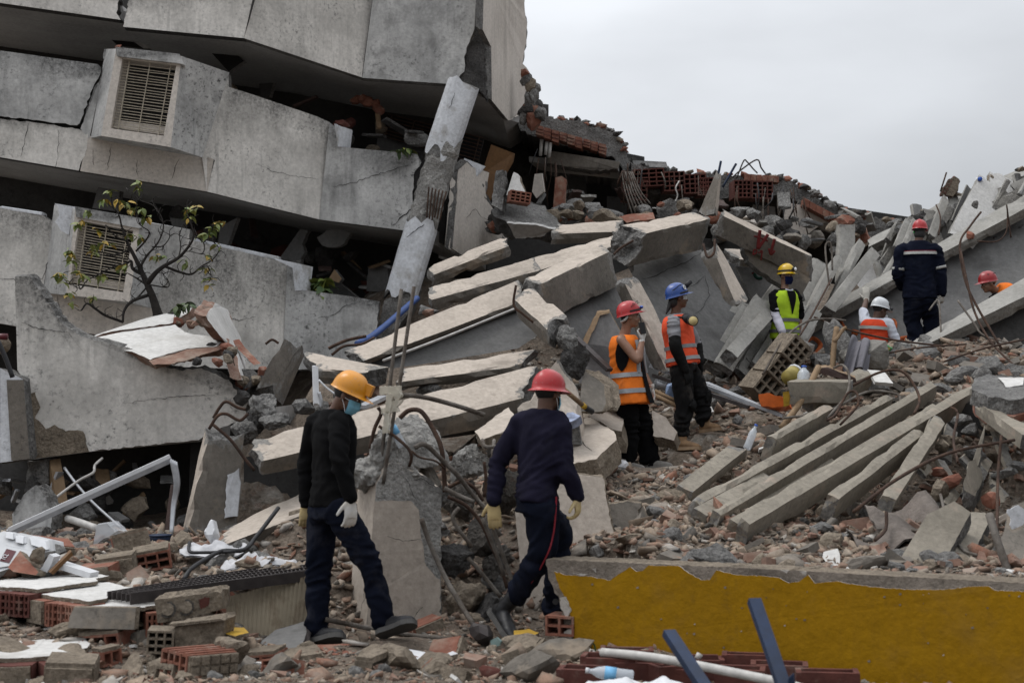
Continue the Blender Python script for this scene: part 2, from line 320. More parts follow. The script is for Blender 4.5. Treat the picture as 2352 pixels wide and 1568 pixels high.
def beam8(name, e0, e1, t0, t1, b0, b1, mats, chip=0.03, end=(0.05, 0.05), seg=0.1, seed=0, parent=None, wob=0.004, **kw):
    """A bar given by its front edge e, the far edge of its top face t, the lower edge of its front face b (ends 0 and 1)."""
    e0, e1, t0, t1, b0, b1 = [V(x) for x in (e0, e1, t0, t1, b0, b1)]
    L = (e1 - e0).length; ns = max(2, min(60, int(L / seg))); nt = max(2, min(8, int((t0 - e0).length / 0.06))); nw = max(2, min(8, int((b0 - e0).length / 0.06)))
    off = Vector((seed * 3.7, seed * 1.3, seed * 2.1)); idx = {}; verts = []
    ax = (e1 - e0).normalized()
    for i in range(ns + 1):
        s = i / ns; e = e0.lerp(e1, s); T = t0.lerp(t1, s) - e; B = b0.lerp(b1, s) - e; cen = e + T * .5 + B * .5
        for j in range(nt + 1):
            for k in range(nw + 1):
                if i in (0, ns) or j in (0, nt) or k in (0, nw):
                    p = e + T * (j / nt) + B * (k / nw)
                    nb = (j in (0, nt)) + (k in (0, nw))
                    q = p + noise.noise_vector((p + off) * 3.1) * wob
                    if nb == 2:
                        c = max(0.0, noise.noise((p + off) * 4.3) + 0.35 * noise.noise((p + off) * 13) - 0.12) * 2.2 * chip + chip * 0.12
                        q += (cen - p).normalized() * c
                    if i == 0 and end[0]: q += ax * (end[0] * (noise.noise((p + off) * 6.0) + 0.5 * noise.noise((p + off) * 17)) )
                    if i == ns and end[1]: q += ax * (end[1] * (noise.noise((p + off) * 6.0) + 0.5 * noise.noise((p + off) * 17)) )
                    idx[i, j, k] = len(verts); verts.append(q)
    faces = []; fm = []
    for i in range(ns):
        for j in range(nt):
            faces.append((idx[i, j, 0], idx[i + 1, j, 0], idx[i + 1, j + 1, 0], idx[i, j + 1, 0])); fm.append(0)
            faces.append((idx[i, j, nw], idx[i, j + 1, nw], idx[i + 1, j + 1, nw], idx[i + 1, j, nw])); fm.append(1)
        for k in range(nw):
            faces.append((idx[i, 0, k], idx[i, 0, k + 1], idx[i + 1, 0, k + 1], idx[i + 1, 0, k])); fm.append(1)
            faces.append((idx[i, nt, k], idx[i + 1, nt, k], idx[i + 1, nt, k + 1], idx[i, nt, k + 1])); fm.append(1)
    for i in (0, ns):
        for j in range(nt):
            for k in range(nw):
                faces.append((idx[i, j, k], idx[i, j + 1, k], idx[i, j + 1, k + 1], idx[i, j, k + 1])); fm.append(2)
    if isinstance(mats, str): mats = (mats, mats, 'broken')
    if len(mats) == 2: mats = (mats[0], mats[0], mats[1])
    me = mesh(name, verts, faces, mats, fm)
    if chip > .012:          # where render is knocked off: along edges and towards the ends
        at = me.attributes.new('edge', 'FLOAT', 'POINT'); ev = [0.0] * len(verts)
        for (i, j, k), q in idx.items():
            e = .8 if (j in (0, nt)) + (k in (0, nw)) == 2 else 0
            ev[q] = max(e, 1.15 - .45 * min(i, ns - i)) if min(i, ns - i) < 3 else e
        at.data.foreach_set('value', ev)
    return put(name, me, parent, **kw)

def bar(name, a, b, w, h, mats, up=(0, 0, 1), roll=0.0, tip=0.0, **kw):
    """A straight bar from a to b, w wide, h high; a and b run along its upper front edge's middle line."""
    a, b = V(a), V(b); ax = (b - a).normalized(); upv = Vector(up)
    sid = ax.cross(upv).normalized(); upv = sid.cross(ax).normalized()
    if roll: q = Quaternion(ax, R(roll)); sid.rotate(q); upv.rotate(q)
    if sid.y > 0: sid = -sid
    if tip:
        for t_ in (tip, -tip):
            q = Quaternion(ax, R(t_)); s2 = sid.copy(); s2.rotate(q)
            if s2.z < sid.z: upv.rotate(q); sid = s2; break
    e0, e1 = a + sid * (w / 2) + upv * (h / 2), b + sid * (w / 2) + upv * (h / 2)
    return beam8(name, e0, e1, e0 - sid * w, e1 - sid * w, e0 - upv * h, e1 - upv * h, mats, **kw)

def catmull(pts, sub=5):
    p = [Vector(x) for x in pts]
    if len(p) < 3: return p
    q = [p[0] * 2 - p[1]] + p + [p[-1] * 2 - p[-2]]; out = []
    for i in range(1, len(q) - 2):
        for k in range(sub):
            t = k / sub
            out.append(0.5 * ((2 * q[i]) + (q[i + 1] - q[i - 1]) * t + (2 * q[i - 1] - 5 * q[i] + 4 * q[i + 1] - q[i + 2]) * t * t + (3 * q[i] - q[i - 1] - 3 * q[i + 1] + q[i + 2]) * t ** 3))
    out.append(p[-1]); return out
def tube_geo(pts, r, n=7, sub=5, squash=1.0):
    c = catmull([V(x) for x in pts], sub); m = len(c); verts = []; faces = []
    rr = r if hasattr(r, '__len__') else [r] * m
    if len(rr) != m: rr = [rr[min(len(rr) - 1, int(i / (m - 1) * (len(rr) - 1)))] * (1 - (i / (m - 1) * (len(rr) - 1)) % 1) + rr[min(len(rr) - 1, int(i / (m - 1) * (len(rr) - 1)) + 1)] * ((i / (m - 1) * (len(rr) - 1)) % 1) for i in range(m)]
    ref = Vector((0.13, 0.9, 0.4)).normalized()
    for i in range(m):
        d = (c[min(i + 1, m - 1)] - c[max(i - 1, 0)])
        d = d.normalized() if d.length > 1e-9 else Vector((0, 0, 1))
        a = d.cross(ref); a = a.normalized() if a.length > 1e-3 else d.orthogonal().normalized(); b = d.cross(a)
        for k in range(n):
            w = 2 * math.pi * k / n; verts.append(c[i] + a * (math.cos(w) * rr[i]) + b * (math.sin(w) * rr[i] * squash))
    for i in range(m - 1):
        for k in range(n):
            faces.append((i * n + k, i * n + (k + 1) % n, (i + 1) * n + (k + 1) % n, (i + 1) * n + k))
    faces.append(list(range(n))[::-1]); faces.append(list(range((m - 1) * n, m * n)))
    return verts, faces
def tube(name, pts, r, mat, parent=None, n=7, sub=5, **kw):
    v, f = tube_geo(pts, r, n, sub)
    return put(name, mesh(name, v, f, mat, smooth=True), parent, **kw)
def merge(parts):
    V_, F_ = [], []
    for v, f in parts:
        o = len(V_); V_ += v; F_ += [tuple(i + o for i in q) for q in f]
    return V_, F_

def rock_geo(size, seed, sub=3, planes=15, rough=0.05):
    g = random.Random(seed); bm = bmesh.new(); bmesh.ops.create_icosphere(bm, subdivisions=sub, radius=1)
    N = []
    for i in range(planes):
        n = Vector((g.gauss(0, 1), g.gauss(0, 1), g.gauss(0, 1))).normalized(); N.append((n, g.uniform(0.5, 1.0)))
    off = Vector((seed * 1.7, seed * 0.9, seed * 2.3)); vs_ = []
    for v in bm.verts:
        d = v.co.normalized(); r = 1.25
        for n, k in N:
            c = d.dot(n)
            if c > 0.05: r = min(r, k / c)
        q = d * r
        q *= 1 + rough * (noise.noise(q * 2.4 + off) + 0.6 * noise.noise(q * 6 + off) + 0.35 * noise.noise(q * 15 + off))
        vs_.append(Vector((q.x * size[0], q.y * size[1], q.z * size[2])))
    F_ = [tuple(x.index for x in f.verts) for f in bm.faces]; bm.free()
    return vs_, F_
def rock(name, c, size, mat, seed=0, rot=None, sub=3, rough=0.06, parent=None, **kw):
    v, f = rock_geo(size, seed, sub, rough=rough); g = random.Random(seed)
    q = Euler(rot if rot else (g.uniform(-.5, .5), g.uniform(-.5, .5), g.uniform(0, 6))).to_matrix(); c = V(c)
    return put(name, mesh(name, [q @ x + c for x in v], f, mat), parent, **kw)

def box_geo(c, s, rot=None):
    q = rot.to_matrix() if isinstance(rot, (Euler, Quaternion)) else (rot if rot is not None else Matrix.Identity(3))
    v = [Vector(c) + q @ Vector((x * s[0] / 2, y * s[1] / 2, z * s[2] / 2)) for x in (-1, 1) for y in (-1, 1) for z in (-1, 1)]
    return v, [(0, 1, 3, 2), (4, 6, 7, 5), (0, 4, 5, 1), (2, 3, 7, 6), (0, 2, 6, 4), (1, 5, 7, 3)]

def hollow_geo(L, Wd, H, nx, nz, t=0.011, g=None):
    """hollow clay block: cells nx by nz in the X-Z face, running through along Y (length L)."""
    parts = []; j = (lambda a: g.uniform(-a, a)) if g else (lambda a: 0)
    for i in range(nx + 1):
        x = -Wd / 2 + t / 2 + i * (Wd - t) / nx; parts.append(box_geo((x, j(.004), 0), (t, L + j(.01), H)))
    for k in range(nz + 1):
        z = -H / 2 + t / 2 + k * (H - t) / nz
        for i in range(nx):
            x = -Wd / 2 + t / 2 + (i + .5) * (Wd - t) / nx
            parts.append(box_geo((x, j(.004), z), ((Wd - t) / nx - t, L + j(.01), t)))
    return parts
def hollow_block(name, c, rot, L=0.3, Wd=0.2, H=0.15, nx=3, nz=2, t=0.014, mat='terracotta', coat=None, parent=None, seed=0, **kw):
    """coat: list of (axis sign) faces covered in mortar: '+x' '-x' '+z' '-z' '+y' '-y'"""
    g = random.Random(seed); parts = hollow_geo(L, Wd, H, nx, nz, t, g); fmn = []
    V_, F_ = merge(parts); fm = [0] * len(F_)
    for cface in coat or ():
        a = 'xyz'.index(cface[1]); s = 1 if cface[0] == '+' else -1
        dim = [Wd, L, H]; cc = [0, 0, 0]; cc[a] = s * (dim[a] / 2 + 0.008); sz = [d * g.uniform(.9, 1.0) for d in dim]; sz[a] = 0.022
        v, f = box_geo(cc, sz); o = len(V_); V_ += v; F_ += [tuple(i + o for i in q) for q in f]; fm += [1] * 6
    q = Euler([R(x) for x in rot]).to_matrix(); c = V(c)
    return put(name, mesh(name, [q @ Vector(x) + c for x in V_], F_, [mat, 'mortar'], fm), parent, **kw)

def crack(parent, pts, w=1.6, seed=0, off=(0, -0.012, 0), mat='black_hole'):
    """a fissure: a thin ragged dark sliver let into the face, widest in the middle"""
    g = random.Random(seed); d = []
    for i in range(len(pts) - 1):
        a, b = pts[i], pts[i + 1]; L = math.hypot(b[0] - a[0], b[1] - a[1]); k = max(1, int(L / 7))
        for j in range(k):
            f = j / k; d.append((a[0] + (b[0] - a[0]) * f + g.uniform(-2, 2), a[1] + (b[1] - a[1]) * f + g.uniform(-2, 2), a[2] + (b[2] - a[2]) * f))
    d.append(tuple(pts[-1][:3])); n = len(d); top, bot = [], []
    for i, p in enumerate(d):
        q = d[min(i + 1, n - 1)]; q0 = d[max(i - 1, 0)]; L = math.hypot(q[0] - q0[0], q[1] - q0[1]) or 1
        nx, ny = -(q[1] - q0[1]) / L, (q[0] - q0[0]) / L; ww = w * g.uniform(.35, 1.0) * (0.25 + 0.75 * math.sin(math.pi * (i + .4) / n))
        top.append(P(p[0] + nx * ww / 2, p[1] + ny * ww / 2, p[2]) + Vector(off)); bot.append(P(p[0] - nx * ww / 2, p[1] - ny * ww / 2, p[2]) + Vector(off))
    F_ = [(i, i + 1, n + i + 1, n + i) for i in range(n - 1)]
    return put('crack', mesh('crack', top + bot, F_, mat), parent)
class PL:
    """a plane through three measured points, or an upright one through two"""
    def __init__(s, a, b, c=None, lean=0.0):
        a, b = V(a), V(b)
        c = V(c) if c is not None else a + Vector((0, lean, 1))
        s.o = a; s.n = (b - a).cross(c - a).normalized()
    def Y(s, u, v):
        d = P(u, v, 1.0) - Vector((0, 0, CAMZ)); return (s.o - Vector((0, 0, CAMZ))).dot(s.n) / d.dot(s.n)
    def pts(s, L, dy=0.0): return [(p[0], p[1], s.Y(p[0], p[1]) + dy, *p[2:]) for p in L]
    def at(s, u, v, dy=0.0): return P(u, v, s.Y(u, v) + dy)

# ------------------------------------------------------------------ ground
GP = [  # (u, v, distance) measured on the rubble surface
 (1176, 1562, 7.72), (700, 1520, 8.3), (1000, 1490, 8.75), (300, 1560, 7.8), (0, 1566, 7.7), (1200, 1485, 8.85), (1700, 1590, 7.6), (2352, 1640, 7.0), (1500, 1545, 8.0), (1550, 1580, 7.5), (1900, 1605, 7.5), (2100, 1625, 7.2), (1650, 1548, 8.1),
 (1350, 1505, 8.5), (560, 1470, 9.0), (900, 1470, 9.3), (200, 1440, 8.9), (0, 1420, 8.9), (350, 1330, 9.8), (100, 1290, 9.9), (600, 1280, 10.2), (700, 1300, 10.0),
 (450, 1248, 10.9), (250, 1252, 10.9), (0, 1235, 11.3), (150, 1240, 13), (380, 1240, 13), (0, 1190, 17), (300, 1190, 17), (450, 1190, 15),
 (1100, 1420, 9.7), (1050, 1250, 10.6), (1180, 1330, 10.0), (1120, 1100, 11.2), (800, 1150, 11.2), (700, 1190, 10.7), (900, 1010, 12.2), (1200, 960, 12.8),
 (1420, 1290, 9.3), (1600, 1290, 9.25), (1800, 1300, 9.1), (2000, 1310, 8.9), (2200, 1320, 8.7), (2352, 1330, 8.6), (1450, 1230, 10.3), (1600, 1200, 10.6), (1500, 1150, 11.6),
 (1430, 1085, 13.4), (1530, 1080, 13.4), (1590, 1035, 13.9), (1640, 990, 14.2), (1700, 1010, 13.2), (1650, 1090, 12.2), (1380, 1010, 13.6), (1700, 930, 15.2), (1780, 880, 16.0),
 (1900, 850, 16.2), (1990, 830, 16.0), (2100, 825, 15.6), (2250, 850, 14.8), (2352, 860, 14.0), (2060, 790, 17.4), (1760, 800, 18.2), (1660, 880, 17.0), (2200, 790, 17.0),
 (1800, 1010, 12.9), (1950, 960, 13.6), (2100, 915, 13.9), (1850, 1090, 12.3), (1960, 1080, 12.6), (2060, 1030, 12.8), (2150, 1010, 12.6), (2250, 905, 13.0), (2352, 980, 11.8), (1750, 1180, 10.6), (1900, 1200, 10.2), (2050, 1200, 10.0), (2200, 1180, 11.0), (2352, 1200, 10.6),
 (2100, 1290, 9.3), (2300, 1290, 9.3), (1000, 800, 16), (1200, 700, 18.5), (1350, 640, 20), (1500, 620, 21), (800, 840, 16), (1700, 640, 22), (1900, 660, 22.5), (2100, 640, 22.5), (2352, 600, 22),
 (600, 1000, 16), (620, 960, 13.2), (300, 1150, 19), (0, 1150, 19), (1000, 640, 22), (600, 900, 24), (0, 1000, 24)]
_gp = np.array([list(P(*p)) for p in GP])
_far = np.array([[x, y, z] for x, y, z in ((2.43, 11.8, .6), (2.9, 12.2, .68), (3.3, 12.4, .78), (2.0, 11.2, .5), (2.6, 11.1, .48), (3.2, 11.5, .55), (3.6, 12.0, .7), (2.3, 10.6, .45), (3.67, 11.5, .5), (3.95, 11.9, .55), (4.15, 11.4, .5), (3.6, 10.9, .45), (-1.97, 12, .3), (-1.6, 11.8, .32), (-2.25, 12.6, .3), (-1.75, 12.6, .4), (-14, 7, 0), (14, 6, 0.1), (-14, 3, 0), (14, 3, 0), (0, 3, 0), (-6, 5, 0), (6, 5, 0), (-15, 14, .3), (15, 12, 1.2), (15, 18, 3.2), (-15, 20, 1.), (-12, 30, 1.5), (0, 32, 2.5), (14, 30, 3.0))])
_gp = np.vstack([_gp, _far])
def ground_z(x, y):
    x = np.atleast_1d(np.asarray(x, float)); y = np.atleast_1d(np.asarray(y, float))
    d2 = (x[:, None] - _gp[None, :, 0]) ** 2 + (y[:, None] - _gp[None, :, 1]) ** 2 * 0.8 + 0.02
    w = d2 ** -1.7
    return (w * _gp[None, :, 2]).sum(1) / w.sum(1)
def bumps(x, y):
    return 0.05 * noise.noise(Vector((x * 1.7, y * 1.7, 0.3))) + 0.035 * noise.noise(Vector((x * 4.3, y * 4.3, 1.3))) + 0.02 * noise.noise(Vector((x * 10, y * 10, 2.3)))
GX, GY = np.arange(-16, 16.01, 0.11), np.arange(2.5, 34.01, 0.11)
_gxx, _gyy = np.meshgrid(GX, GY)
GZ = np.concatenate([ground_z(_gxx[i], _gyy[i]) for i in range(len(GY))]).reshape(_gxx.shape)
GZ += np.array([bumps(a, b) for a, b in zip(_gxx.ravel(), _gyy.ravel())]).reshape(GZ.shape)
FEET = [(704, 1486, 8.98), (760, 1476, 8.92), (912, 1466, 8.8), (1176, 1480, 8.98), (1282, 1442, 9.55), (1446, 1084, 13.38), (1508, 1082, 13.56), (1580, 1037, 13.88), (1632, 994, 14.14), (1800, 940, 16.6)]
_feet = [P(*f) for f in FEET]
AVOID = _feet + [p + Vector((0, d, 0)) for p in _feet for d in (-.28, -.55) if p.y > 12]
for _p in _feet:       # the ground meets every sole
    _d = np.hypot(_gxx - _p.x, _gyy - _p.y); GZ = np.where(_d < .16, _p.z - .012, np.where(_d < .6, np.minimum(GZ, _p.z - .012 + np.maximum(0, _d - .2) * .55), GZ))
def gz(x, y):
    i = (y - GY[0]) / 0.11; j = (x - GX[0]) / 0.11
    i0 = int(min(max(i, 0), len(GY) - 2)); j0 = int(min(max(j, 0), len(GX) - 2)); a, b = i - i0, j - j0
    return float(GZ[i0, j0] * (1 - a) * (1 - b) + GZ[i0 + 1, j0] * a * (1 - b) + GZ[i0, j0 + 1] * (1 - a) * b + GZ[i0 + 1, j0 + 1] * a * b)
_n, _m = _gxx.shape
_vv = np.stack([_gxx, _gyy, GZ], -1).reshape(-1, 3)
_ii = np.arange((_n - 1) * (_m - 1)); _r, _c = _ii // (_m - 1), _ii % (_m - 1); _b = _r * _m + _c
_ff = np.stack([_b, _b + 1, _b + _m + 1, _b + _m], -1)
me = bpy.data.meshes.new('rubble_ground'); me.from_pydata(_vv.tolist(), [], _ff.tolist()); me.materials.append(MATS['dust'])
put('rubble_ground', me, kind='structure', recentre=False)
me = mesh('ground', [(-1500, -1500, -0.25), (1500, -1500, -0.25), (1500, 1500, -0.25), (-1500, 1500, -0.25)], [(0, 1, 2, 3)], 'dust')
put('ground', me, kind='structure', recentre=False)

# ------------------------------------------------------------------ the leaning apartment block
BL = thing('apartment_building', 'grey stained apartment block leaning and half collapsed behind the bare tree', 'building', Vector((-6.0, 20, 0)))
TH = (0, 0.2, 0)
pA0 = PL((0, 7, 18.6), (277, 46, 18.95)); pA1 = PL((282, 62, 19), (560, 88, 19)); pA2 = PL((560, 88, 19), (832, 179, 20.5)); pA3 = PL((832, 179, 20.5), (1045, 194, 20.4))
pA4 = PL((1112, 224, 20.7), (1155, 271, 22.2))
plate('parapet', pA0.pts([(-300, -90), (272, -90), (274, 0, 3), (267, 30, 3), (277, 46), (-300, -35)]), TH, ('facade', 'broken_dark'), BL, 1)
plate('parapet', pA1.pts([(303, -90), (296, 0, 2), (282, 62), (560, 88), (600, -90)]), TH, ('facade', 'broken_dark'), BL, 2)
plate('parapet', pA2.pts([(600, -90), (866, -90), (855, 0), (831, 178), (560, 88)]), TH, ('facade', 'broken'), BL, 3)
plate('parapet', pA3.pts([(868, -90), (1098, -90), (1090, 60, 2), (1078, 97, 3), (1066, 130, 3), (1066, 165, 3), (1045, 194), (832, 179)]), TH, ('facade_dark', 'broken'), BL, 4)
a4 = plate('end_wall', pA4.pts([(1096, -90), (1202, -90), (1191, 0, 2), (1198, 45, 2), (1196, 95, 2), (1187, 140, 2), (1203, 160, 2), (1213, 175, 2), (1217, 215, 3), (1208, 240, 3), (1180, 258, 3), (1153, 271), (1114, 225), (1112, 100), (1092, 60)]), (0.1, 0.2, 0), ('facade_clean', 'broken'), BL, 5)
plate('column_core', PL((1060, 200, 20.45), (1115, 215, 20.6)).pts([(1074, 97, 3), (1112, 99, 2), (1116, 226, 2), (1100, 205, 3), (1048, 196, 3), (1068, 160, 3)]), (0.02, 0.3, 0), ('broken_dark', 'broken_dark'), BL, 6, step=6)
plate('wall_return', [(1040, -90, 21.2), (1125, -90, 21.2), (1125, 232, 21.2), (1040, 205, 21.2)], (0, .2, 0), 'broken_dark', BL, 6)
plate('wall_return', [(935, 350, 21), (1030, 350, 21), (1020, 560, 21), (930, 540, 21)], (0, .2, 0), 'shade_black', BL, 6)
crack(a4, pA4.pts([(1122, 95), (1126, 105), (1135, 108), (1149, 125)]), 1.6, 2)
# torn brick and concrete fringe of the end wall
for i, (u, v, sz, m) in enumerate([(1205, 168, .1, 'terracotta'), (1214, 182, .12, 'broken'), (1222, 196, .14, 'mortar'), (1232, 204, .11, 'broken'), (1226, 222, .16, 'broken'), (1218, 240, .18, 'broken'),
        (1212, 255, .2, 'broken_dark'), (1225, 258, .16, 'terracotta'), (1203, 268, .13, 'broken'), (1232, 240, .1, 'broken_dark'), (1226, 272, .2, 'terracotta'), (1240, 262, .16, 'broken')]):
    rock('torn_edge', (u, v, 22.6), (sz, sz * .9, sz * 1.1), m, 40 + i, sub=2, rough=.12, parent=BL)

def slab(name, front, back, th, mats, parent, seed=0, **kw):
    f = [V(p) for p in front]; n = len(f); b = [p + Vector(back) for p in f]
    verts = f + b + [p + Vector((0, 0, th)) for p in f] + [p + Vector((0, 0, th)) for p in b]
    F_ = []
    for i in range(n - 1):
        F_ += [(i, i + 1, n + i + 1, n + i), (2 * n + i, 3 * n + i, 3 * n + i + 1, 2 * n + i + 1), (i, 2 * n + i, 2 * n + i + 1, i + 1), (n + i, n + i + 1, 3 * n + i + 1, 3 * n + i)]
    F_ += [(0, n, 3 * n, 2 * n), (n - 1, 3 * n - 1, 4 * n - 1, 2 * n - 1)]
    return put(name, mesh(name, verts, F_, mats), parent, **kw)
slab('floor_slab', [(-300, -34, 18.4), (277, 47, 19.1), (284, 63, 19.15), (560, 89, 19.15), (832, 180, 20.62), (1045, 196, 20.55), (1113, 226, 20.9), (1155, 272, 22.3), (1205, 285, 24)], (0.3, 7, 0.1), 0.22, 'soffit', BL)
# second level
pB1 = PL((0, 361, 18.4), (180, 392, 18.6)); pB1b = PL((182, 393, 18.62), (475, 440, 19.0)); pB2 = PL((475, 440, 19.0), (733, 504, 20.1)); pB3 = PL((733, 504, 20.1), (940, 531, 20.1))
pw = plate('parapet', pB1.pts([(-300, 74), (225, 148, 1), (233, 158, 3), (207, 215, 3), (192, 262, 3), (177, 288, 2), (92, 277, 2), (-300, 236)]), TH, ('facade_dark', 'broken_dark'), BL, 7)
pw2 = plate('parapet', pB1.pts([(-300, 240, 1.5), (90, 283, 2), (172, 296, 2), (203, 304, 2), (200, 330, 3), (190, 365, 3), (181, 392), (-300, 310)], 0.02), TH, ('facade', 'broken_dark'), BL, 8)
for k, pp in enumerate([[(66, 284), (58, 320), (48, 362)], [(134, 298), (136, 330), (131, 370)], [(131, 370), (128, 385)]]): crack(pw2, pB1.pts(pp, -0.0), 2.2, 10 + k)
plate('parapet', pB1b.pts([(240, 112, 2), (246, 120), (205, 320), (185, 296, 2), (197, 262, 3), (212, 215, 3), (237, 160, 3)]), TH, ('facade_dark', 'broken'), BL, 9)
pw3 = plate('parapet', pB1b.pts([(184, 393), (196, 340, 2), (205, 312), (465, 356), (491, 366), (476, 440)]), TH, ('facade_clean', 'broken'), BL, 10)
for k, pp in enumerate([[(255, 330), (252, 362), (246, 392)], [(316, 364), (314, 395), (318, 405)], [(410, 368), (398, 400), (396, 410)], [(212, 340), (216, 380)]]): crack(pw3, pB1b.pts(pp), 1.6, 20 + k)
pw4 = plate('parapet', pB2.pts([(524, 166), (526, 200), (588, 220), (729, 268, 1), (757, 281), (733, 504), (475, 440), (464, 360)]), TH, ('facade', 'broken'), BL, 11)
pw5 = plate('parapet', pB3.pts([(757, 282), (777, 296), (776, 337), (958, 354, 1.5), (968, 372, 3), (952, 395, 3), (948, 470, 3), (942, 531), (733, 504)]), TH, ('facade_dark', 'broken'), BL, 12)
crack(pw5, pB3.pts([(766, 430), (820, 418), (868, 400), (920, 385), (945, 380)]), 1.8, 31); crack(pw5, pB3.pts([(903, 520), (925, 495), (948, 480)]), 3.0, 32)
crack(pw4, pB2.pts([(588, 376), (630, 395), (680, 405), (732, 412)]), 1.4, 33)
plate('parapet_end', PL((774, 290, 20.0), (803, 297, 20.3)).pts([(768, 284, 1), (803, 297), (798, 338), (776, 337)]), (0.03, 0.12, 0), ('facade_white', 'facade_white'), BL, 13)
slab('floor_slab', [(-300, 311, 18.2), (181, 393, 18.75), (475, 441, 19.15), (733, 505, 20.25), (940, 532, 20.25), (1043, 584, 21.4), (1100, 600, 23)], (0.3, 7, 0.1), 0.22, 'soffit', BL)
# third level
pC1 = PL((0, 733, 18.1), (200, 765, 18.35)); pC2 = PL((350, 708, 18.6), (648, 790, 19.7)); pC3 = PL((648, 790, 19.7), (866, 755, 19.7))
pw6 = plate('parapet', pC1.pts([(-300, 430), (95, 493, 3), (126, 508), (97, 672), (100, 760), (-300, 690)]), TH, ('facade', 'broken'), BL, 14)
crack(pw6, pC1.pts([(118, 560), (108, 610), (100, 640), (66, 645), (30, 641), (0, 640)]), 2.4, 41)
pw7 = plate('parapet', pC1.pts([(97, 668), (152, 674), (352, 704), (352, 800), (215, 767), (100, 752)]), TH, ('facade_clean', 'broken'), BL, 15)
crack(pw7, pC1.pts([(132, 680), (136, 710), (136, 732)]), 2.0, 42)
pw8 = plate('parapet', pC2.pts([(436, 526), (434, 550), (588, 586), (660, 603), (648, 850), (340, 840), (349, 700)]), TH, ('facade', 'broken'), BL, 16)
crack(pw8, pC2.pts([(510, 728), (550, 735), (588, 728)]), 1.5, 43)
pw9 = plate('parapet', pC3.pts([(660, 604), (677, 610), (677, 667), (705, 667), (803, 680), (872, 692, 2), (868, 720, 3), (864, 760, 3), (858, 840), (648, 850)]), TH, ('facade_dark', 'broken'), BL, 17)
crack(pw9, pC3.pts([(720, 735), (770, 722), (795, 702), (830, 692)]), 1.6, 44)
plate('parapet_end', PL((674, 605, 19.55), (711, 611, 19.85)).pts([(630, 595), (711, 611), (705, 667), (677, 667), (672, 615)]), (0.03, 0.12, 0), ('facade_white', 'facade_white'), BL, 18)
plate('coping', PL((430, 540, 19.0), (640, 592, 19.7)).pts([(434, 546), (640, 591), (640, 597), (434, 552)]), (0, .22, .01), 'facade_white', BL, 19)
plate('coping', PL((0, 474, 18.1), (95, 489, 18.2)).pts([(0, 474), (95, 489), (95, 494), (0, 479)]), (0, .22, .01), 'facade_white', BL, 19)
plate('plaster_tongue', pC1.pts([(125, 467), (178, 476), (174, 490), (165, 492), (158, 540, 2), (140, 530, 2), (126, 510, 2), (136, 495), (133, 475)], -0.48), (0, .03, 0), 'facade_white', BL, 20)
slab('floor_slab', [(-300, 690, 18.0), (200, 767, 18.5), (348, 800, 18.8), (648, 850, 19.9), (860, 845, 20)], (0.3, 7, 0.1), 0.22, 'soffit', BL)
slab('floor_slab', [(-90, 1066, 12.75), (67, 1056, 12.85), (202, 1038, 12.95), (457, 1014, 13.2), (600, 985, 14.0)], (0.2, 8.5, 0.2), 0.2, 'soffit', BL)  # slab added over the lower left opening to make it dark
plate('shade_backing', [(-120, 1040, 14.2), (470, 1000, 14.2), (470, 1270, 14.2), (-120, 1270, 14.2)], (0, .15, 0), 'shade_black', BL, 24)  # near-black sheet painted as the dark inside the lower left opening
plate('shade_backing', [(560, 1050, 12.9), (870, 990, 12.9), (870, 1220, 12.9), (560, 1240, 12.9)], (0, .12, 0), 'shade_black', BL, 24)  # dark backing sheet, paints the shaded void under the lowest beam
plate('shade_backing', [(440, 960, 13.4), (620, 940, 13.8), (640, 1240, 13.8), (430, 1240, 13.4)], (0, .15, 0), 'shade_black', BL, 24)
# rooms behind the balconies, shade painted as near-black walls, with the torn partitions
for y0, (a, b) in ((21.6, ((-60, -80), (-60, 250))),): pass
plate('shade_backing', PL((0, 60, 21.6), (1000, 260, 23.4)).pts([(-120, -60), (1040, 60), (1060, 420), (-120, 320)]), (0, .2, 0), 'shade_black', BL, 21)
plate('shade_backing', PL((0, 400, 21.4), (1000, 560, 23.2)).pts([(-120, 260), (1010, 440), (1000, 780), (-120, 680)]), (0, .2, 0), 'shade_black', BL, 22)
plate('shade_backing', PL((0, 900, 20.5), (700, 900, 21.5)).pts([(-120, 700), (900, 760), (900, 1120), (-120, 1120)]), (0, .2, 0), 'shade_black', BL, 23)
plate('shade_backing', PL((1040, 300, 24.5), (1240, 300, 25.5)).pts([(1000, 220), (1260, 240), (1260, 640), (1000, 640)]), (0, .2, 0), 'shade_black', BL, 23)
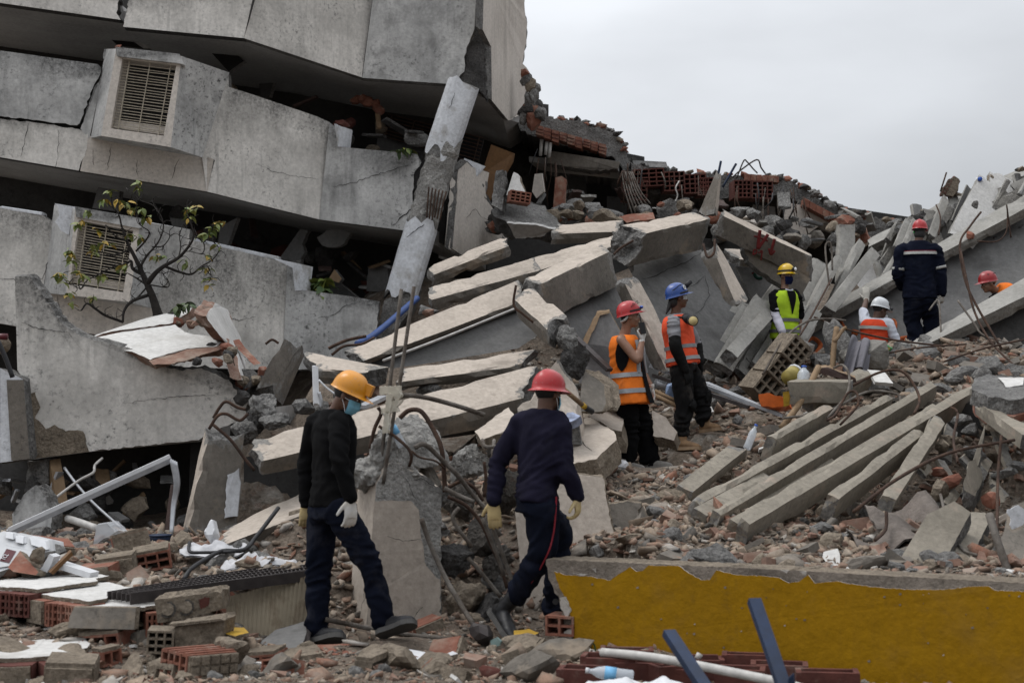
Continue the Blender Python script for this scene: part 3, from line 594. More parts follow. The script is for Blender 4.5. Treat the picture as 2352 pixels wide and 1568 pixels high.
for k, (pts, Y, m) in enumerate([
    ([(210, 45), (262, 52), (360, 110), (330, 112)], 20.4, 'soffit'), ([(455, 88), (505, 92), (560, 140), (525, 165)], 20.3, 'black_hole'), ([(210, 48), (245, 52), (330, 112), (270, 105)], 20.4, 'black_hole'),
    ([(595, 192), (628, 190), (618, 222), (598, 228)], 21.2, 'shade_black'), ([(870, 300), (1010, 330), (985, 400), (862, 352)], 22.6, 'grey_render'),
    ([(225, 430), (275, 438), (268, 485), (212, 478)], 19.6, 'grey_render'), ([(505, 520), (545, 500), (520, 570), (500, 568)], 20.2, 'grey_render'),
    ([(640, 596), (690, 525), (708, 530, 3), (694, 560, 3), (700, 580, 3), (690, 602)], 20.8, 'grey_render'),
    ([(728, 545, 2), (750, 528, 2), (790, 528, 2), (804, 535, 2), (790, 560, 2), (770, 568, 2), (740, 564, 2)], 20.7, 'grey_render'),
    ([(755, 640), (768, 618), (785, 640), (778, 650)], 20.6, 'wood_pale'), ([(845, 615, 3), (890, 612), (895, 672), (842, 668, 2)], 21.4, 'grey_render'), ([(755, 640), (780, 650), (830, 690), (760, 690)], 20.9, 'shade_black'),
    ([(390, 500, 2), (425, 505, 2), (420, 522), (395, 518)], 19.9, 'grey_render')]):
    plate('partition', [(p[0], p[1], Y, *p[2:]) for p in pts], (0.03, 0.1, 0), (m, 'broken'), BL, 60 + k)
for k, (u, v) in enumerate([(835, 225), (848, 232), (862, 238), (820, 228), (872, 250)]):
    rock('brick_stub', (u, v, 21.3), (.11, .1, .08), 'terracotta', 80 + k, sub=2, parent=BL)

g = random.Random(77)
for k in range(70):
    lvl = k % 2; u = g.uniform(430, 1000) if lvl == 0 else g.uniform(380, 900); v = (128 + (u - 430) * .21 + g.uniform(60, 150)) if lvl == 0 else (430 + (u - 300) * .22 + g.uniform(40, 130)); Y = g.uniform(20.6, 22.4)
    if g.random() < .5: rock('wreckage', (u, v, Y), (g.uniform(.08, .25), .15, g.uniform(.06, .2)), g.choice(['broken_dark', 'broken', 'terracotta_dark', 'mortar']), 840 + k, sub=2, rough=.15, parent=BL)
    else: bar('wreckage', (u, v, Y), (u + g.uniform(-60, 60), v + g.uniform(-45, 45), Y + g.uniform(-.2, .3)), g.uniform(.04, .2), .04, (g.choice(['grey_render', 'broken_dark', 'wood_dark', 'soffit', 'wood_pale']),) * 3, seed=k, parent=BL, chip=.02, seg=.3)
def window_box(O, I, B, yf, yb, mats, parent, bars_n, mull, name='window_box'):
    o = [P(u, v, yf) for u, v in O]; i = [P(u, v, yf) for u, v in I]; r = [P(u, v, yf) + Vector((0.02, 0.3, 0)) for u, v in I]; b = [P(u, v, yb) for u, v in B]
    verts = o + i + r + b; F_ = []; fm = []
    for k in range(4):
        j = (k + 1) % 4
        F_ += [(k, j, 4 + j, 4 + k), (4 + k, 4 + j, 8 + j, 8 + k), (k, 12 + k, 12 + j, j)]; fm += [0, 0, 1]
    bx = put(name, mesh(name, verts, F_, mats, fm), parent)
    w = put('window_dark_sheet', mesh('window_dark_sheet', [p + Vector((0.02, 0.25, 0)) for p in r], [(0, 1, 2, 3)], 'black_hole'), bx)  # black sheet painted as the shade behind the grille
    put('window_sill', mesh('window_sill', *box_quad(i[3].lerp(i[0], .03), i[2].lerp(i[1], .03), i[2].lerp(i[1], .15), i[3].lerp(i[0], .15), Vector((0.01, .26, 0)), .1), 'facade_clean'), bx)
    gr = []
    iy = Vector((0, 0.06, 0))
    for k in range(bars_n):
        f = 0.06 + 0.90 * k / (bars_n - 1); a = i[0].lerp(i[3], f) + iy; c = i[1].lerp(i[2], f) + iy
        put('grille_bar', mesh('grille_bar', *tube_geo([a, c + Vector((0, 0, random.Random(k).uniform(-.012, .012)))], 0.0055, 5, 1), 'grille_metal'), bx)
    for f in mull:
        a = i[0].lerp(i[1], f) + iy + Vector((0, -.012, 0)); c = i[3].lerp(i[2], f) + iy + Vector((0, -.012, 0))
        put('grille_bar', mesh('grille_bar', *tube_geo([a, c], 0.007, 5, 1), 'grille_metal'), bx)
    return bx
def box_quad(a, b, c, d, off, gap=0):
    a, b, c, d = [x + Vector((0, gap, 0)) for x in (a, b, c, d)]
    v = [a, b, c, d] + [x + off for x in (a, b, c, d)]
    return v, [(0, 1, 2, 3), (4, 7, 6, 5), (0, 4, 5, 1), (1, 5, 6, 2), (2, 6, 7, 3), (3, 7, 4, 0)]
b1 = window_box([(267, 112), (417, 129), (392, 338), (232, 312)], [(281, 134), (405, 150), (376, 312), (254, 295)], [(243, 113), (527, 167), (465, 362), (205, 318)], 18.25, 18.72, ['facade_clean', 'facade_dark'], BL, 23, (.12, .5, .88))
plate('cornice', [(265, 108, 18.2), (412, 124, 18.2), (424, 149, 18.2), (412, 146, 18.2), (268, 129, 18.2)], (0, .3, 0), ('facade_dark', 'facade_dark'), b1, 25)
b2 = window_box([(173, 479), (322, 508), (298, 694), (152, 677)], [(181, 506), (306, 530), (283, 671), (160, 652)], [(125, 470), (437, 527), (350, 708), (97, 672)], 17.75, 18.25, ['facade_clean', 'facade_dark'], BL, 22, (.12, .5, .88))
plate('cornice', [(172, 474, 17.7), (318, 500, 17.7), (326, 522, 17.7), (318, 524, 17.7), (175, 498, 17.7)], (0, .3, 0), ('facade_dark', 'facade_dark'), b2, 26)
rock('brick_crumb', (272, 107, 18.5), (.06, .05, .03), 'terracotta', 5, sub=2, parent=BL)
# corner column, sheared twice
def colpiece(pts, Y, m, seed, depth=0.34, em='broken', mid=None):
    return plate('column', [(p[0], p[1], Y, *p[2:]) for p in pts], (0.06, depth, 0.02), (m, em), BL, seed, step=6)
def round_col(a, b, r, m, seed, jag=(.06, .1)):
    a, b = V(a), V(b); d = (b - a).normalized(); x = d.cross(Vector((0, 1, 0))).normalized(); y = d.cross(x); rings = 14; n = 28; vs_ = []; fs = []; fm = []
    for i in range(rings + 1):
        for k in range(n):
            w = 2 * math.pi * k / n; cx, sx = math.cos(w), math.sin(w); q = (abs(cx) ** 3.2 + abs(sx) ** 3.2) ** (-1 / 3.2); p = a.lerp(b, i / rings) + x * r * q * cx + y * r * .85 * q * sx
            e = (jag[0] if i == 0 else jag[1] if i == rings else 0) * 2.2 * noise.noise(p * 7 + Vector((seed, 0, 0))); vs_.append(p + d * e + noise.noise_vector(p * 5) * .006)
    for i in range(rings):
        for k in range(n): fs.append((i * n + k, i * n + (k + 1) % n, (i + 1) * n + (k + 1) % n, (i + 1) * n + k)); fm.append(0)
    fs += [tuple(range(n))[::-1], tuple(range(rings * n, rings * n + n))]; fm += [1, 1]
    return put('column', mesh('column', vs_, fs, [m, 'broken'], fm), BL)
c1 = round_col((1064, 196, 20.2), (1012, 352, 20.2), .232, 'facade_white', 3, (.05, .16))
c1b = round_col((1024, 335, 20.2), (966, 525, 20.2), .215, 'concrete_raw', 5, (.12, .12))
for v_ in c1b.data.vertices: q = v_.co * 5.5; v_.co += noise.noise_vector(q) * .05 + noise.noise_vector(q * 3) * .02
for k, (u, v, a_, b_) in enumerate([(1030, 350, .1, .16), (975, 495, .12, .12), (1002, 470, .1, .12)]): rock('column_core', (u, v, 20.05), (a_, .12, b_), 'concrete_raw', 820 + k, sub=4, rough=.16, parent=BL)
colpiece([(958, 372, 2), (980, 366, 2), (968, 420, 3), (955, 436, 2), (950, 400, 2)], 20.12, 'black_hole', 92)
for k in range(6): tube('rebar', [(985 + k * 8, 430 + k * 2, 19.92), (982 + k * 7, 470, 19.88), (980 + k * 6, 500 + 3 * (k % 3), 19.9)], 0.012, 'rust', BL, n=5)
c2 = round_col((972, 508, 20.15), (921, 682, 20.15), .232, 'facade_white', 9, (.1, .08))
crack(c2, [(935, 545, 19.94), (955, 530, 19.94), (975, 515, 19.94)], 3, 3); crack(c1, [(1046, 215, 19.99), (1040, 232, 19.99), (1030, 250, 19.99)], 2.2, 4)
colpiece([(883, 690, 2), (920, 670, 3), (955, 655, 3), (950, 690, 3), (930, 730, 2), (905, 770, 0), (862, 790, 0), (870, 740, 2)], 20.0, 'broken', 94)
# cream return wall on the right of the column, board and far grille
pw = plate('end_wall', PL((1030, 570, 20.6), (1150, 545, 22.4)).pts([(1036, 385), (1058, 366), (1072, 380), (1108, 392, 2), (1100, 440, 3), (1124, 487, 3), (1152, 545, 2), (1046, 584), (1022, 568), (1028, 490, 2)]), (.1, .2, 0), ('facade_clean', 'broken'), BL, 95)
crack(pw, PL((1030, 570, 20.55), (1150, 545, 22.35)).pts([(1070, 500), (1090, 480), (1105, 498), (1120, 505)]), 1.4, 5)
plate('plaster_panel', PL((1060, 372, 21.2), (1110, 382, 21.6)).pts([(1066, 363), (1112, 382), (1095, 402), (1076, 424), (1058, 400)]), (.02, .05, 0), 'facade_white', BL, 96)
wb = plate('wooden_board', [(1128, 332, 22), (1180, 352, 22.3), (1176, 372, 22.3), (1118, 470, 22), (1104, 440, 22), (1106, 400, 22)], (.02, .05, 0), 'wood_board', BL, 97)
gr = plate('window_dark_sheet', [(890, 262, 22.4), (1112, 318, 22.4), (1098, 376, 22.4), (872, 310, 22.4)], (0, .1, 0), 'black_hole', BL, 98)  # black sheet painted as the dark behind the far grille
for k in range(8):
    f = k / 7; put('grille_bar', mesh('grille_bar', *tube_geo([P(890 - 18 * f, 262 + 48 * f, 22.3), P(1112 - 14 * f, 318 + 58 * f, 22.3)], .01, 5, 1), 'rust'), gr)
for f in (.05, .28, .5, .72, .95):
    put('grille_bar', mesh('grille_bar', *tube_geo([P(890 + 222 * f, 262 + 56 * f, 22.29), P(872 + 226 * f, 310 + 66 * f, 22.29)], .01, 5, 1), 'rust'), gr)

# ------------------------------------------------------------------ the torn wing behind: roof slab with clay blocks, dark rooms
WG = thing('ruined_wing', 'torn far wing with dark rooms open under a broken brick and concrete roof slab', 'building', Vector((3.5, 25, 1.5)))
def ridge(name, top, bot, Y0, Y1, mats, seed, back=4.0, step=7):
    us = [p[0] for p in top + bot]; lo, hi = min(us), max(us)
    Yf = lambda u: Y0 + (Y1 - Y0) * (u - lo) / (hi - lo)
    return plate(name, [(u, v, Yf(u), 3.5) for u, v in top] + [(u, v, Yf(u), 3.0) for u, v in bot[::-1]], (0.2, back, 0), mats, WG, seed, step=step)
ridge('roof_slab', [(1190, 285), (1222, 250), (1240, 262), (1275, 274), (1330, 277), (1352, 290), (1392, 297), (1420, 313), (1436, 345), (1452, 378)],
      [(1196, 300), (1240, 318), (1300, 335), (1360, 352), (1410, 362), (1424, 380), (1446, 420)], 23.5, 24.5, ('broken', 'broken_dark'), 101)
ridge('roof_slab', [(1448, 372), (1500, 388), (1560, 398), (1620, 398), (1690, 402), (1760, 408), (1810, 412), (1850, 432), (1900, 466), (1950, 482), (1998, 498), (2070, 508)],
      [(1452, 430), (1500, 446), (1560, 452), (1640, 456), (1720, 452), (1790, 446), (1830, 462), (1880, 500), (1950, 530), (2010, 548), (2070, 560)], 24.0, 25.0, ('broken', 'broken_dark'), 102)
plate('parapet', [(1452, 368, 24.6), (1530, 372, 24.6), (1534, 385, 24.6), (1458, 382, 24.6)], (0, .3, 0), ('facade_dark', 'facade_dark'), WG, 103)
plate('lintel_beam', [(1255, 345, 23.9), (1300, 352, 23.9), (1424, 372, 24, 2), (1420, 388, 24, 2), (1360, 392, 24, 2), (1258, 375, 23.9)], (0, .4, 0), ('cream_grey', 'broken'), WG, 104)
plate('shade_backing', [(1180, 300, 27.5), (1480, 360, 27.5), (1480, 560, 27.5), (1180, 560, 27.5)], (0, .2, 0), 'shade_black', WG, 105)  # near-black backing paints the shade inside the wing's rooms
plate('shade_backing', [(1440, 400, 27.2), (2100, 500, 27.2), (2100, 720, 27.2), (1440, 680, 27.2)], (0, .2, 0), ('shade_black', 'shade_black'), WG, 106)
plate('shade_backing', [(1120, 480, 23.4), (1560, 540, 23.4), (1720, 560, 23.4), (1720, 760, 23), (1120, 760, 23)], (0, .2, 0), 'shade_black', WG, 115)
plate('room_ceiling', [(1215, 372, 24.2), (1420, 392, 24.2), (1430, 412, 25.6), (1240, 392, 25.6)], (0, .02, .1), 'soffit', WG, 107)
plate('room_partition', [(1525, 438, 25.6), (1640, 452, 25.6), (1640, 520, 25.6), (1522, 510, 25.6)], (0, .1, 0), 'soffit', WG, 108)
plate('hanging_plaster', [(1806, 466, 24.2), (1850, 472, 24.2), (1920, 500, 24.2, 2), (1880, 520, 24.2, 2), (1852, 540, 24.2, 3), (1815, 560, 24.2), (1790, 560, 24.2)], (0, .1, 0), ('facade_clean', 'broken'), WG, 109)
plate('hanging_plaster', [(1870, 516, 24.4, 2), (1935, 495, 24.4), (1990, 530, 24.4), (1990, 560, 24.4), (1960, 556, 24.4), (1890, 528, 24.4)], (0, .1, 0), ('cream_grey', 'broken'), WG, 110)
plate('room_partition', [(1730, 470, 25.2), (1780, 475, 25.2), (1785, 530, 25.2, 2), (1725, 520, 25.2)], (0, .1, 0), 'soffit', WG, 111)
plate('room_partition', [(1590, 560, 22.5), (1720, 590, 22.5), (1860, 610, 22.5), (1860, 760, 22), (1590, 760, 22)], (0, .1, 0), 'shade_black', WG, 112)
for k, (u, v, w, h) in enumerate([(1487, 412, .52, .3), (1545, 420, .36, .33), (1592, 426, .38, .33), (1622, 432, .36, .3), (1700, 438, .3, .3), (1745, 440, .36, .3), (1456, 440, .4, .35)]):
    hollow_block('clay_block', (u, v, 23.9), (0, -4 + k, 3), 0.4, w, h, 4, 4, .02, 'terracotta_dark', None, WG, k)
pb = PL((1235, 300, 23.3), (1400, 340, 24.1))
for k in range(9):       # exposed clay blocks in the torn roof edge
    u = 1232 + k * 18; v = 291 + k * 5.2; w = 17; h = 22 + (k % 3) * 3 - k * .6
    hb = plate('clay_block', pb.pts([(u, v - 4), (u + w - 1, v), (u + w - 2, v + h), (u - 1, v + h - 5)], -.05 + .03 * (k % 2)), (.02, .3, 0), 'terracotta', WG, 130 + k)
    for f in (.33, .66): put('groove', mesh('groove', *tube_geo([pb.at(u - .5, v - 4 + h * f, -.062), pb.at(u + w - 2, v + h * f, -.062)], .008, 4, 1), 'terracotta_dark'), hb)
for k in range(7):
    u = 1846 + k * 15; v = 462 + k * 8
    plate('clay_block', [(u, v - 8, 23.9), (u + 14, v, 23.9), (u + 12, v + 16, 23.9), (u - 2, v + 8, 23.9)], (.02, .3, 0), 'terracotta', WG, 150 + k)
for k in range(6):
    u = 1712 + k * 13; plate('clay_block', [(u, 399 + k, 24.2), (u + 12, 400 + k, 24.2), (u + 12, 414 + k, 24.2), (u, 413 + k, 24.2)], (.02, .25, 0), 'terracotta', WG, 160 + k)
_ridge = [(1222, 248), (1240, 262), (1275, 272), (1330, 275), (1352, 288), (1392, 295), (1420, 311), (1436, 345), (1450, 374), (1560, 394), (1620, 396), (1690, 399), (1760, 405), (1810, 410), (1850, 428), (1900, 463), (1950, 480), (1998, 495), (2060, 506)]
for k in range(95):
    i = rnd.randrange(len(_ridge) - 1); f = rnd.random(); a, b = _ridge[i], _ridge[i + 1]
    u = a[0] + (b[0] - a[0]) * f; v = a[1] + (b[1] - a[1]) * f; s = rnd.uniform(.04, .13)
    rock('roof_crumb', (u, v + 1.5, 24.3 + rnd.uniform(0, .5)), (s * 1.2, s, s * .6), rnd.choice(['broken', 'terracotta', 'mortar', 'broken_dark', 'broken']), 200 + k, sub=1, rough=.1, parent=WG)
for k in range(46):       # shredded wires and rods hanging from the torn slabs
    u = rnd.choice([rnd.uniform(1210, 1290), rnd.uniform(1425, 1470), rnd.uniform(1460, 1640), rnd.uniform(1680, 1860), rnd.uniform(1760, 1850)]); v = 330 + max(0, (u - 1200)) * .16 + rnd.uniform(0, 40)
    L = rnd.uniform(30, 110); dx = rnd.uniform(-22, 22); Y = rnd.uniform(22.8, 23.8)
    tube('hanging_wire', [(u, v, Y), (u + dx * .4 + rnd.uniform(-5, 5), v + L * .5, Y - .1), (u + dx, v + L, Y)], rnd.choice([.006, .008, .012]), rnd.choice(['rust', 'black_rubber', 'rebar_dusty', 'rust']), WG, n=4, sub=4)
for k in range(7): tube('hanging_wire', [(1428 + k * 4, 395, 23.2), (1436 + k * 6, 440, 22.9), (1452 + k * 7, 492 - 4 * k, 22.8)], .011, 'rebar_dusty', WG, n=5)
tube('white_cable', [(1560, 416, 23), (1552, 432, 22.9), (1556, 450, 22.9), (1545, 470, 22.9), (1520, 478, 22.9), (1498, 478, 22.9)], .012, 'pvc_white', WG, n=5)
for u, v0, v1 in ((1244, 320, 358), (1256, 326, 356), (1264, 328, 362)): tube('hanging_pipe', [(u, v0, 23.5), (u - 3, v1, 23.5)], .03, 'pvc_white', WG)
plate('clay_wall_piece', [(1276, 408, 22.6), (1290, 404, 22.6), (1296, 410, 22.6), (1292, 484, 22.6, 2), (1270, 480, 22.6)], (.05, .2, 0), 'terracotta', WG, 113)
plate('door_panel', [(1228, 400, 23), (1244, 398, 23), (1250, 440, 23), (1232, 455, 23), (1222, 440, 23)], (.02, .05, 0), 'facade_clean', WG, 114)

pk = PL((1132, 520, 19.6), (1285, 530, 19.9), (1160, 470, 20.3))
bs = plate('broken_slab', pk.pts([(1128, 482, 3), (1150, 470, 3), (1200, 462, 3), (1252, 472, 4), (1288, 515, 4), (1272, 526, 3), (1230, 516, 3), (1180, 514, 3), (1140, 500, 3)]), (.05, .25, -.18), ('broken', 'broken_dark'), seed=160, label='dark broken floor slab tipped forward right of the cream end wall', cat='slab')
plate('soffit_face', [(1165, 512, 19.5, 2), (1230, 516, 19.5, 3), (1278, 526, 19.6, 3), (1240, 545, 19.8, 3), (1185, 548, 19.8, 3)], (0, .2, .05), 'soffit', bs, 161)
plate('standing_stub', [(1128, 470, 19.8, 2), (1140, 392, 20, 3), (1156, 390, 20, 3), (1160, 440, 20, 3), (1152, 485, 19.8, 2)], (.05, .25, 0), ('broken', 'broken'), bs, 162)
plate('standing_stub', [(1163, 448, 20, 1), (1180, 395, 20.2, 2), (1190, 400, 20.2, 2), (1208, 445, 20, 1), (1196, 452, 20)], (.03, .2, 0), ('white_plaster', 'mortar'), bs, 163)
hollow_block('clay_block', (1192, 455, 19.9), (0, 8, 10), .25, .3, .16, 4, 3, .018, 'terracotta', None, bs, 4)
g = random.Random(31)
for k in range(110):
    u = g.uniform(1130, 1480); base = 520 - 35 * math.exp(-((u - 1330) / 60) ** 2); v = g.uniform(base - 22, base + 14); s_ = g.uniform(.05, .2)
    rock('room_rubble', (u, v, g.uniform(20.4, 22.3)), (s_, s_, s_ * .7), g.choice(['broken', 'broken_dark', 'broken', 'terracotta', 'mortar', 'grey_render']), 860 + k, sub=2, rough=.14, parent=WG)
for k in range(60):
    u = g.uniform(1460, 1990); v = 480 + (u - 1460) * .12 + g.uniform(-25, 40); s_ = g.uniform(.06, .2)
    rock('room_rubble', (u, v, g.uniform(22, 23.4)), (s_, s_, s_ * .8), g.choice(['broken', 'broken_dark', 'broken', 'terracotta', 'mortar', 'cream_grey']), 980 + k, sub=2, rough=.14, parent=WG)
for k in range(26):
    u = g.uniform(1200, 2000); v = 430 + (u - 1200) * .1 + g.uniform(-20, 60); Y = g.uniform(22.6, 24)
    bar('wreckage', (u, v, Y), (u + g.uniform(-50, 50), v + g.uniform(-40, 40), Y + .2), g.uniform(.05, .3), .05, (g.choice(['grey_render', 'cream_grey', 'broken', 'wood_dark', 'joist', 'facade_clean']),) * 3, seed=k + 90, parent=WG, chip=.03, seg=.3)
plate('room_partition', [(1300, 402, 26.4), (1345, 408, 26.4), (1350, 470, 26.4, 3), (1300, 480, 26.4, 3)], (0, .1, 0), 'grey_render', WG, 116); plate('room_partition', [(1395, 450, 25.4), (1440, 455, 25.4), (1440, 500, 25.4), (1395, 500, 25.4)], (0, .1, 0), 'grey_render', WG, 117)
put('ceiling_lamp', mesh('ceiling_lamp', *tube_geo([P(1380, 398, 24.6), P(1380, 402, 24.6)], .16, 14, 1), 'facade_clean', smooth=True), WG)
plate('brick_heap', [(1420, 500, 20.5, 2), (1445, 492, 20.6, 2), (1500, 488, 20.7, 3), (1505, 503, 20.5, 2), (1440, 512, 20.4, 2)], (.03, .3, 0), ('terracotta', 'terracotta'), WG, 118)
# ------------------------------------------------------------------ fallen beams and panels in the middle
CR = ('cream', 'cream_grey', 'broken')  # tops in cream; sides in a copy with grime and shade in its colour
def B(label, e0, e1, t0, t1, b0, b1, seed, mats=CR, chip=.05, end=(.07, .07), name='concrete_beam', cat='beam', **kw):
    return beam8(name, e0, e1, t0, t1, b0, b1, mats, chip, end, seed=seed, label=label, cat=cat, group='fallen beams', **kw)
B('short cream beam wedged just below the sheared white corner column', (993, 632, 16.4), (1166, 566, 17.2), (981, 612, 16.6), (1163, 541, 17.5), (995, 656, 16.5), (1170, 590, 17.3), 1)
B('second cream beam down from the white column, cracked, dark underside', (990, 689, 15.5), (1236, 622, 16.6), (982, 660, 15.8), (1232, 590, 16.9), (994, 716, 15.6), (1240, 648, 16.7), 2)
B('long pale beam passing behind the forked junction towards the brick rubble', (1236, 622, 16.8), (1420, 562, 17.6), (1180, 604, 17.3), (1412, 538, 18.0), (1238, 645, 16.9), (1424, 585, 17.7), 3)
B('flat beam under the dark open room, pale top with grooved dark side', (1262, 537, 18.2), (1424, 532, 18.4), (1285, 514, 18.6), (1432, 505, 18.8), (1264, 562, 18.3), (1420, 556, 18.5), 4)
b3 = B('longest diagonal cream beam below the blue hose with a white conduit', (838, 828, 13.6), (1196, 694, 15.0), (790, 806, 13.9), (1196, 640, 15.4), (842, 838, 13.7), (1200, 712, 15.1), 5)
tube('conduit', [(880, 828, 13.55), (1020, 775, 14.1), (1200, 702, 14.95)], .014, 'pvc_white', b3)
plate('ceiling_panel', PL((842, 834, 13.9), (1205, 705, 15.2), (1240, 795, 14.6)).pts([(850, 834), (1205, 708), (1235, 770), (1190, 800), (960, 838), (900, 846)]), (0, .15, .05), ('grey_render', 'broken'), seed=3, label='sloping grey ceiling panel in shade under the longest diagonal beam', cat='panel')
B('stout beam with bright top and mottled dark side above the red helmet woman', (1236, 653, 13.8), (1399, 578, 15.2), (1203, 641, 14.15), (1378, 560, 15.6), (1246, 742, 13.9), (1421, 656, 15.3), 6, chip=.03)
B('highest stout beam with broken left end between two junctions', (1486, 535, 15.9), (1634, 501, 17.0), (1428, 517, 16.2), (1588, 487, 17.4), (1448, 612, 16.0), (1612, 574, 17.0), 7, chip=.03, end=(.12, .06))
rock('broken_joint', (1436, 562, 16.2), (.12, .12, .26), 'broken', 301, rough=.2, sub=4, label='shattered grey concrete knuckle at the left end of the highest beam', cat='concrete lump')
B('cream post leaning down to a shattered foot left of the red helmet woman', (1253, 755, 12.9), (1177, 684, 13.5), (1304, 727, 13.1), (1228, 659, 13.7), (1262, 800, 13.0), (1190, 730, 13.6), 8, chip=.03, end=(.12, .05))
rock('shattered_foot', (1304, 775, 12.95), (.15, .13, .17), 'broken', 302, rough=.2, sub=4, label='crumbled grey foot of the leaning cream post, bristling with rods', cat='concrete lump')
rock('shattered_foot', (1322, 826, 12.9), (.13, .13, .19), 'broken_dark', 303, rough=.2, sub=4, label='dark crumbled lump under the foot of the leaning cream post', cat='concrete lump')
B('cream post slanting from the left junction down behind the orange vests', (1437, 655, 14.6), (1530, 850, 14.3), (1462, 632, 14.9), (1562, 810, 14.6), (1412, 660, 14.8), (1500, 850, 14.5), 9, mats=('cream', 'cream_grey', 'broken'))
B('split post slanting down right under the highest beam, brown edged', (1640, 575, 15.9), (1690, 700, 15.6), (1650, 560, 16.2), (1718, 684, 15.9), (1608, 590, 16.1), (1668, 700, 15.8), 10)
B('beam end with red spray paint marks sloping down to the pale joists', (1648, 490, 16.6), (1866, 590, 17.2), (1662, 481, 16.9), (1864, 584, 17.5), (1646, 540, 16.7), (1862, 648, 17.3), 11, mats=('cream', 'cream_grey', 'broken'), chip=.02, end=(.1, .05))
plate('concrete_beam_web', [(1700, 545, 16.95), (1862, 640, 17.25), (1840, 680, 17.2), (1770, 640, 17.1, 3), (1720, 600, 17.0, 3)], (0, .3, 0), ('cream_grey', 'broken'), seed=8, label='deep mottled lower web of the beam with red spray paint', cat='beam')
# graffiti strokes lie on the face of that beam
def stroke(parent, pts, w, mat, dy=-.02, name='paint_stroke'):
    v, f = tube_geo([P(u, vv, y + dy) for u, vv, y in pts], w, 6, 4, 0.35); put(name, mesh(name, v, f, mat, smooth=True), parent)
GF = thing('graffiti', 'dark red spray painted arrow and letters on the sloping beam end', 'graffiti', (1750, 590, 16.75))
pg = PL((1648, 490, 16.55), (1866, 590, 17.15), (1646, 540, 16.65))
# positions on the face: crop [2700,800,400x300] -> u = 1653.75+x*.1171, v = 490+y*.1171
def gpt(x, y): u, v = 1653.75 + x * .1171, 490 + y * .1171; return (u, v, pg.Y(u, v))
for L, w in (([(785, 330), (760, 520), (740, 700)], .02), ([(740, 700), (840, 560), (945, 410)], .02), ([(670, 445), (800, 490), (940, 545)], .012), ([(1075, 500), (1030, 650), (1000, 810)], .018), ([(960, 690), (1000, 810), (1078, 730)], .014),
        ([(665, 710), (655, 760), (648, 815)], .01), ([(665, 705), (715, 725), (710, 775), (650, 810)], .01), ([(745, 770), (790, 768), (800, 735), (830, 735)], .009), ([(830, 735), (815, 830), (805, 920)], .01)):
    stroke(GF, [gpt(*p) for p in L], w, 'graffiti_red', -.03)
B('pale wedge shaped slab under the spray painted beam, brown front edge', (1694, 595, 17.6), (1790, 601, 17.7), (1664, 570, 18.1), (1700, 572, 18.3), (1694, 612, 17.65), (1790, 618, 17.75), 12)
pgw = plate('graffiti_wall', [(1690, 612, 18.2), (1830, 620, 18.2), (1850, 690, 18.1), (1730, 690, 18.1)], (0, .15, 0), ('grey_render', 'broken'), seed=9, label='shaded grey wall strip with dark green spray scrawl behind the yellow helmet', cat='wall')
for L, w, m in (([(672, 1165), (690, 1105), (760, 1090), (800, 1120)], .022, 'graffiti_green'), ([(672, 1165), (700, 1240), (760, 1275), (830, 1260)], .022, 'graffiti_green'), ([(620, 1175), (700, 1170), (820, 1180)], .012, 'graffiti_red'),
        ([(850, 1190), (900, 1210), (960, 1180), (1010, 1220), (1080, 1190)], .028, 'graffiti_green'), ([(1020, 1220), (1030, 1290), (1025, 1330)], .022, 'graffiti_green'), ([(1100, 1200), (1150, 1260), (1150, 1330)], .026, 'graffiti_green')):
    stroke(pgw, [(1653.75 + x * .1171, 490 + y * .1171, 18.16) for x, y in L], w, m)
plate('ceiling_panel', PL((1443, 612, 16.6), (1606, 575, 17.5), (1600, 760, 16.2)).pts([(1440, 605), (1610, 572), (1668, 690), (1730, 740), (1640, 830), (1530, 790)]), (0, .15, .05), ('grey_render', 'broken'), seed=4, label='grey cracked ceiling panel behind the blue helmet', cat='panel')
pcr = bpy.data.objects['ceiling_panel.001']; pq = PL((1443, 612, 16.57), (1606, 575, 17.47), (1600, 760, 16.17))
for k, pp in enumerate([[(1616, 577), (1580, 600), (1540, 615), (1500, 637), (1470, 640)], [(1617, 635), (1600, 650), (1580, 660), (1570, 668)], [(1617, 635), (1630, 680), (1615, 705), (1595, 720)]]): crack(pcr, pq.pts(pp), 2.0, 50 + k)
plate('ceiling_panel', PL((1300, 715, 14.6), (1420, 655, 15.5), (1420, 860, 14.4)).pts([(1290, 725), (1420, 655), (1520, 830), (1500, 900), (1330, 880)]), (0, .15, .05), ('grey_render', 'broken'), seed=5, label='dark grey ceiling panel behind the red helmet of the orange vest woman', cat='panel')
plate('ceiling_panel', PL((1660, 640, 18.5), (1830, 640, 18.9), (1700, 800, 18.3)).pts([(1660, 600), (1850, 640), (1840, 800), (1640, 800)]), (0, .15, .05), ('shade_black', 'broken'), seed=6, label='dark recess panel behind the yellow helmet volunteer', cat='panel')  # flat near-black panel, the recess shade is in its colour
plate('splintered_board', PL((1345, 790, 14.1), (1400, 715, 14.4), (1420, 790, 14.2)).pts([(1342, 788), (1375, 718), (1400, 716), (1430, 770), (1425, 800)]), (0, .05, .02), ('grey_render', 'wood_pale'), seed=7, label='thin grey panel with splintered wooden edge beside the red helmet woman', cat='board')
plate('wooden_edge', PL((1345, 790, 14.05), (1400, 715, 14.35), (1420, 790, 14.15)).pts([(1338, 790, 1.5), (1372, 718, 1), (1400, 714), (1400, 719), (1378, 724, 1.5), (1348, 792)]), (0, .04, .02), 'wood_pale', bpy.data.objects['splintered_board'], 7)
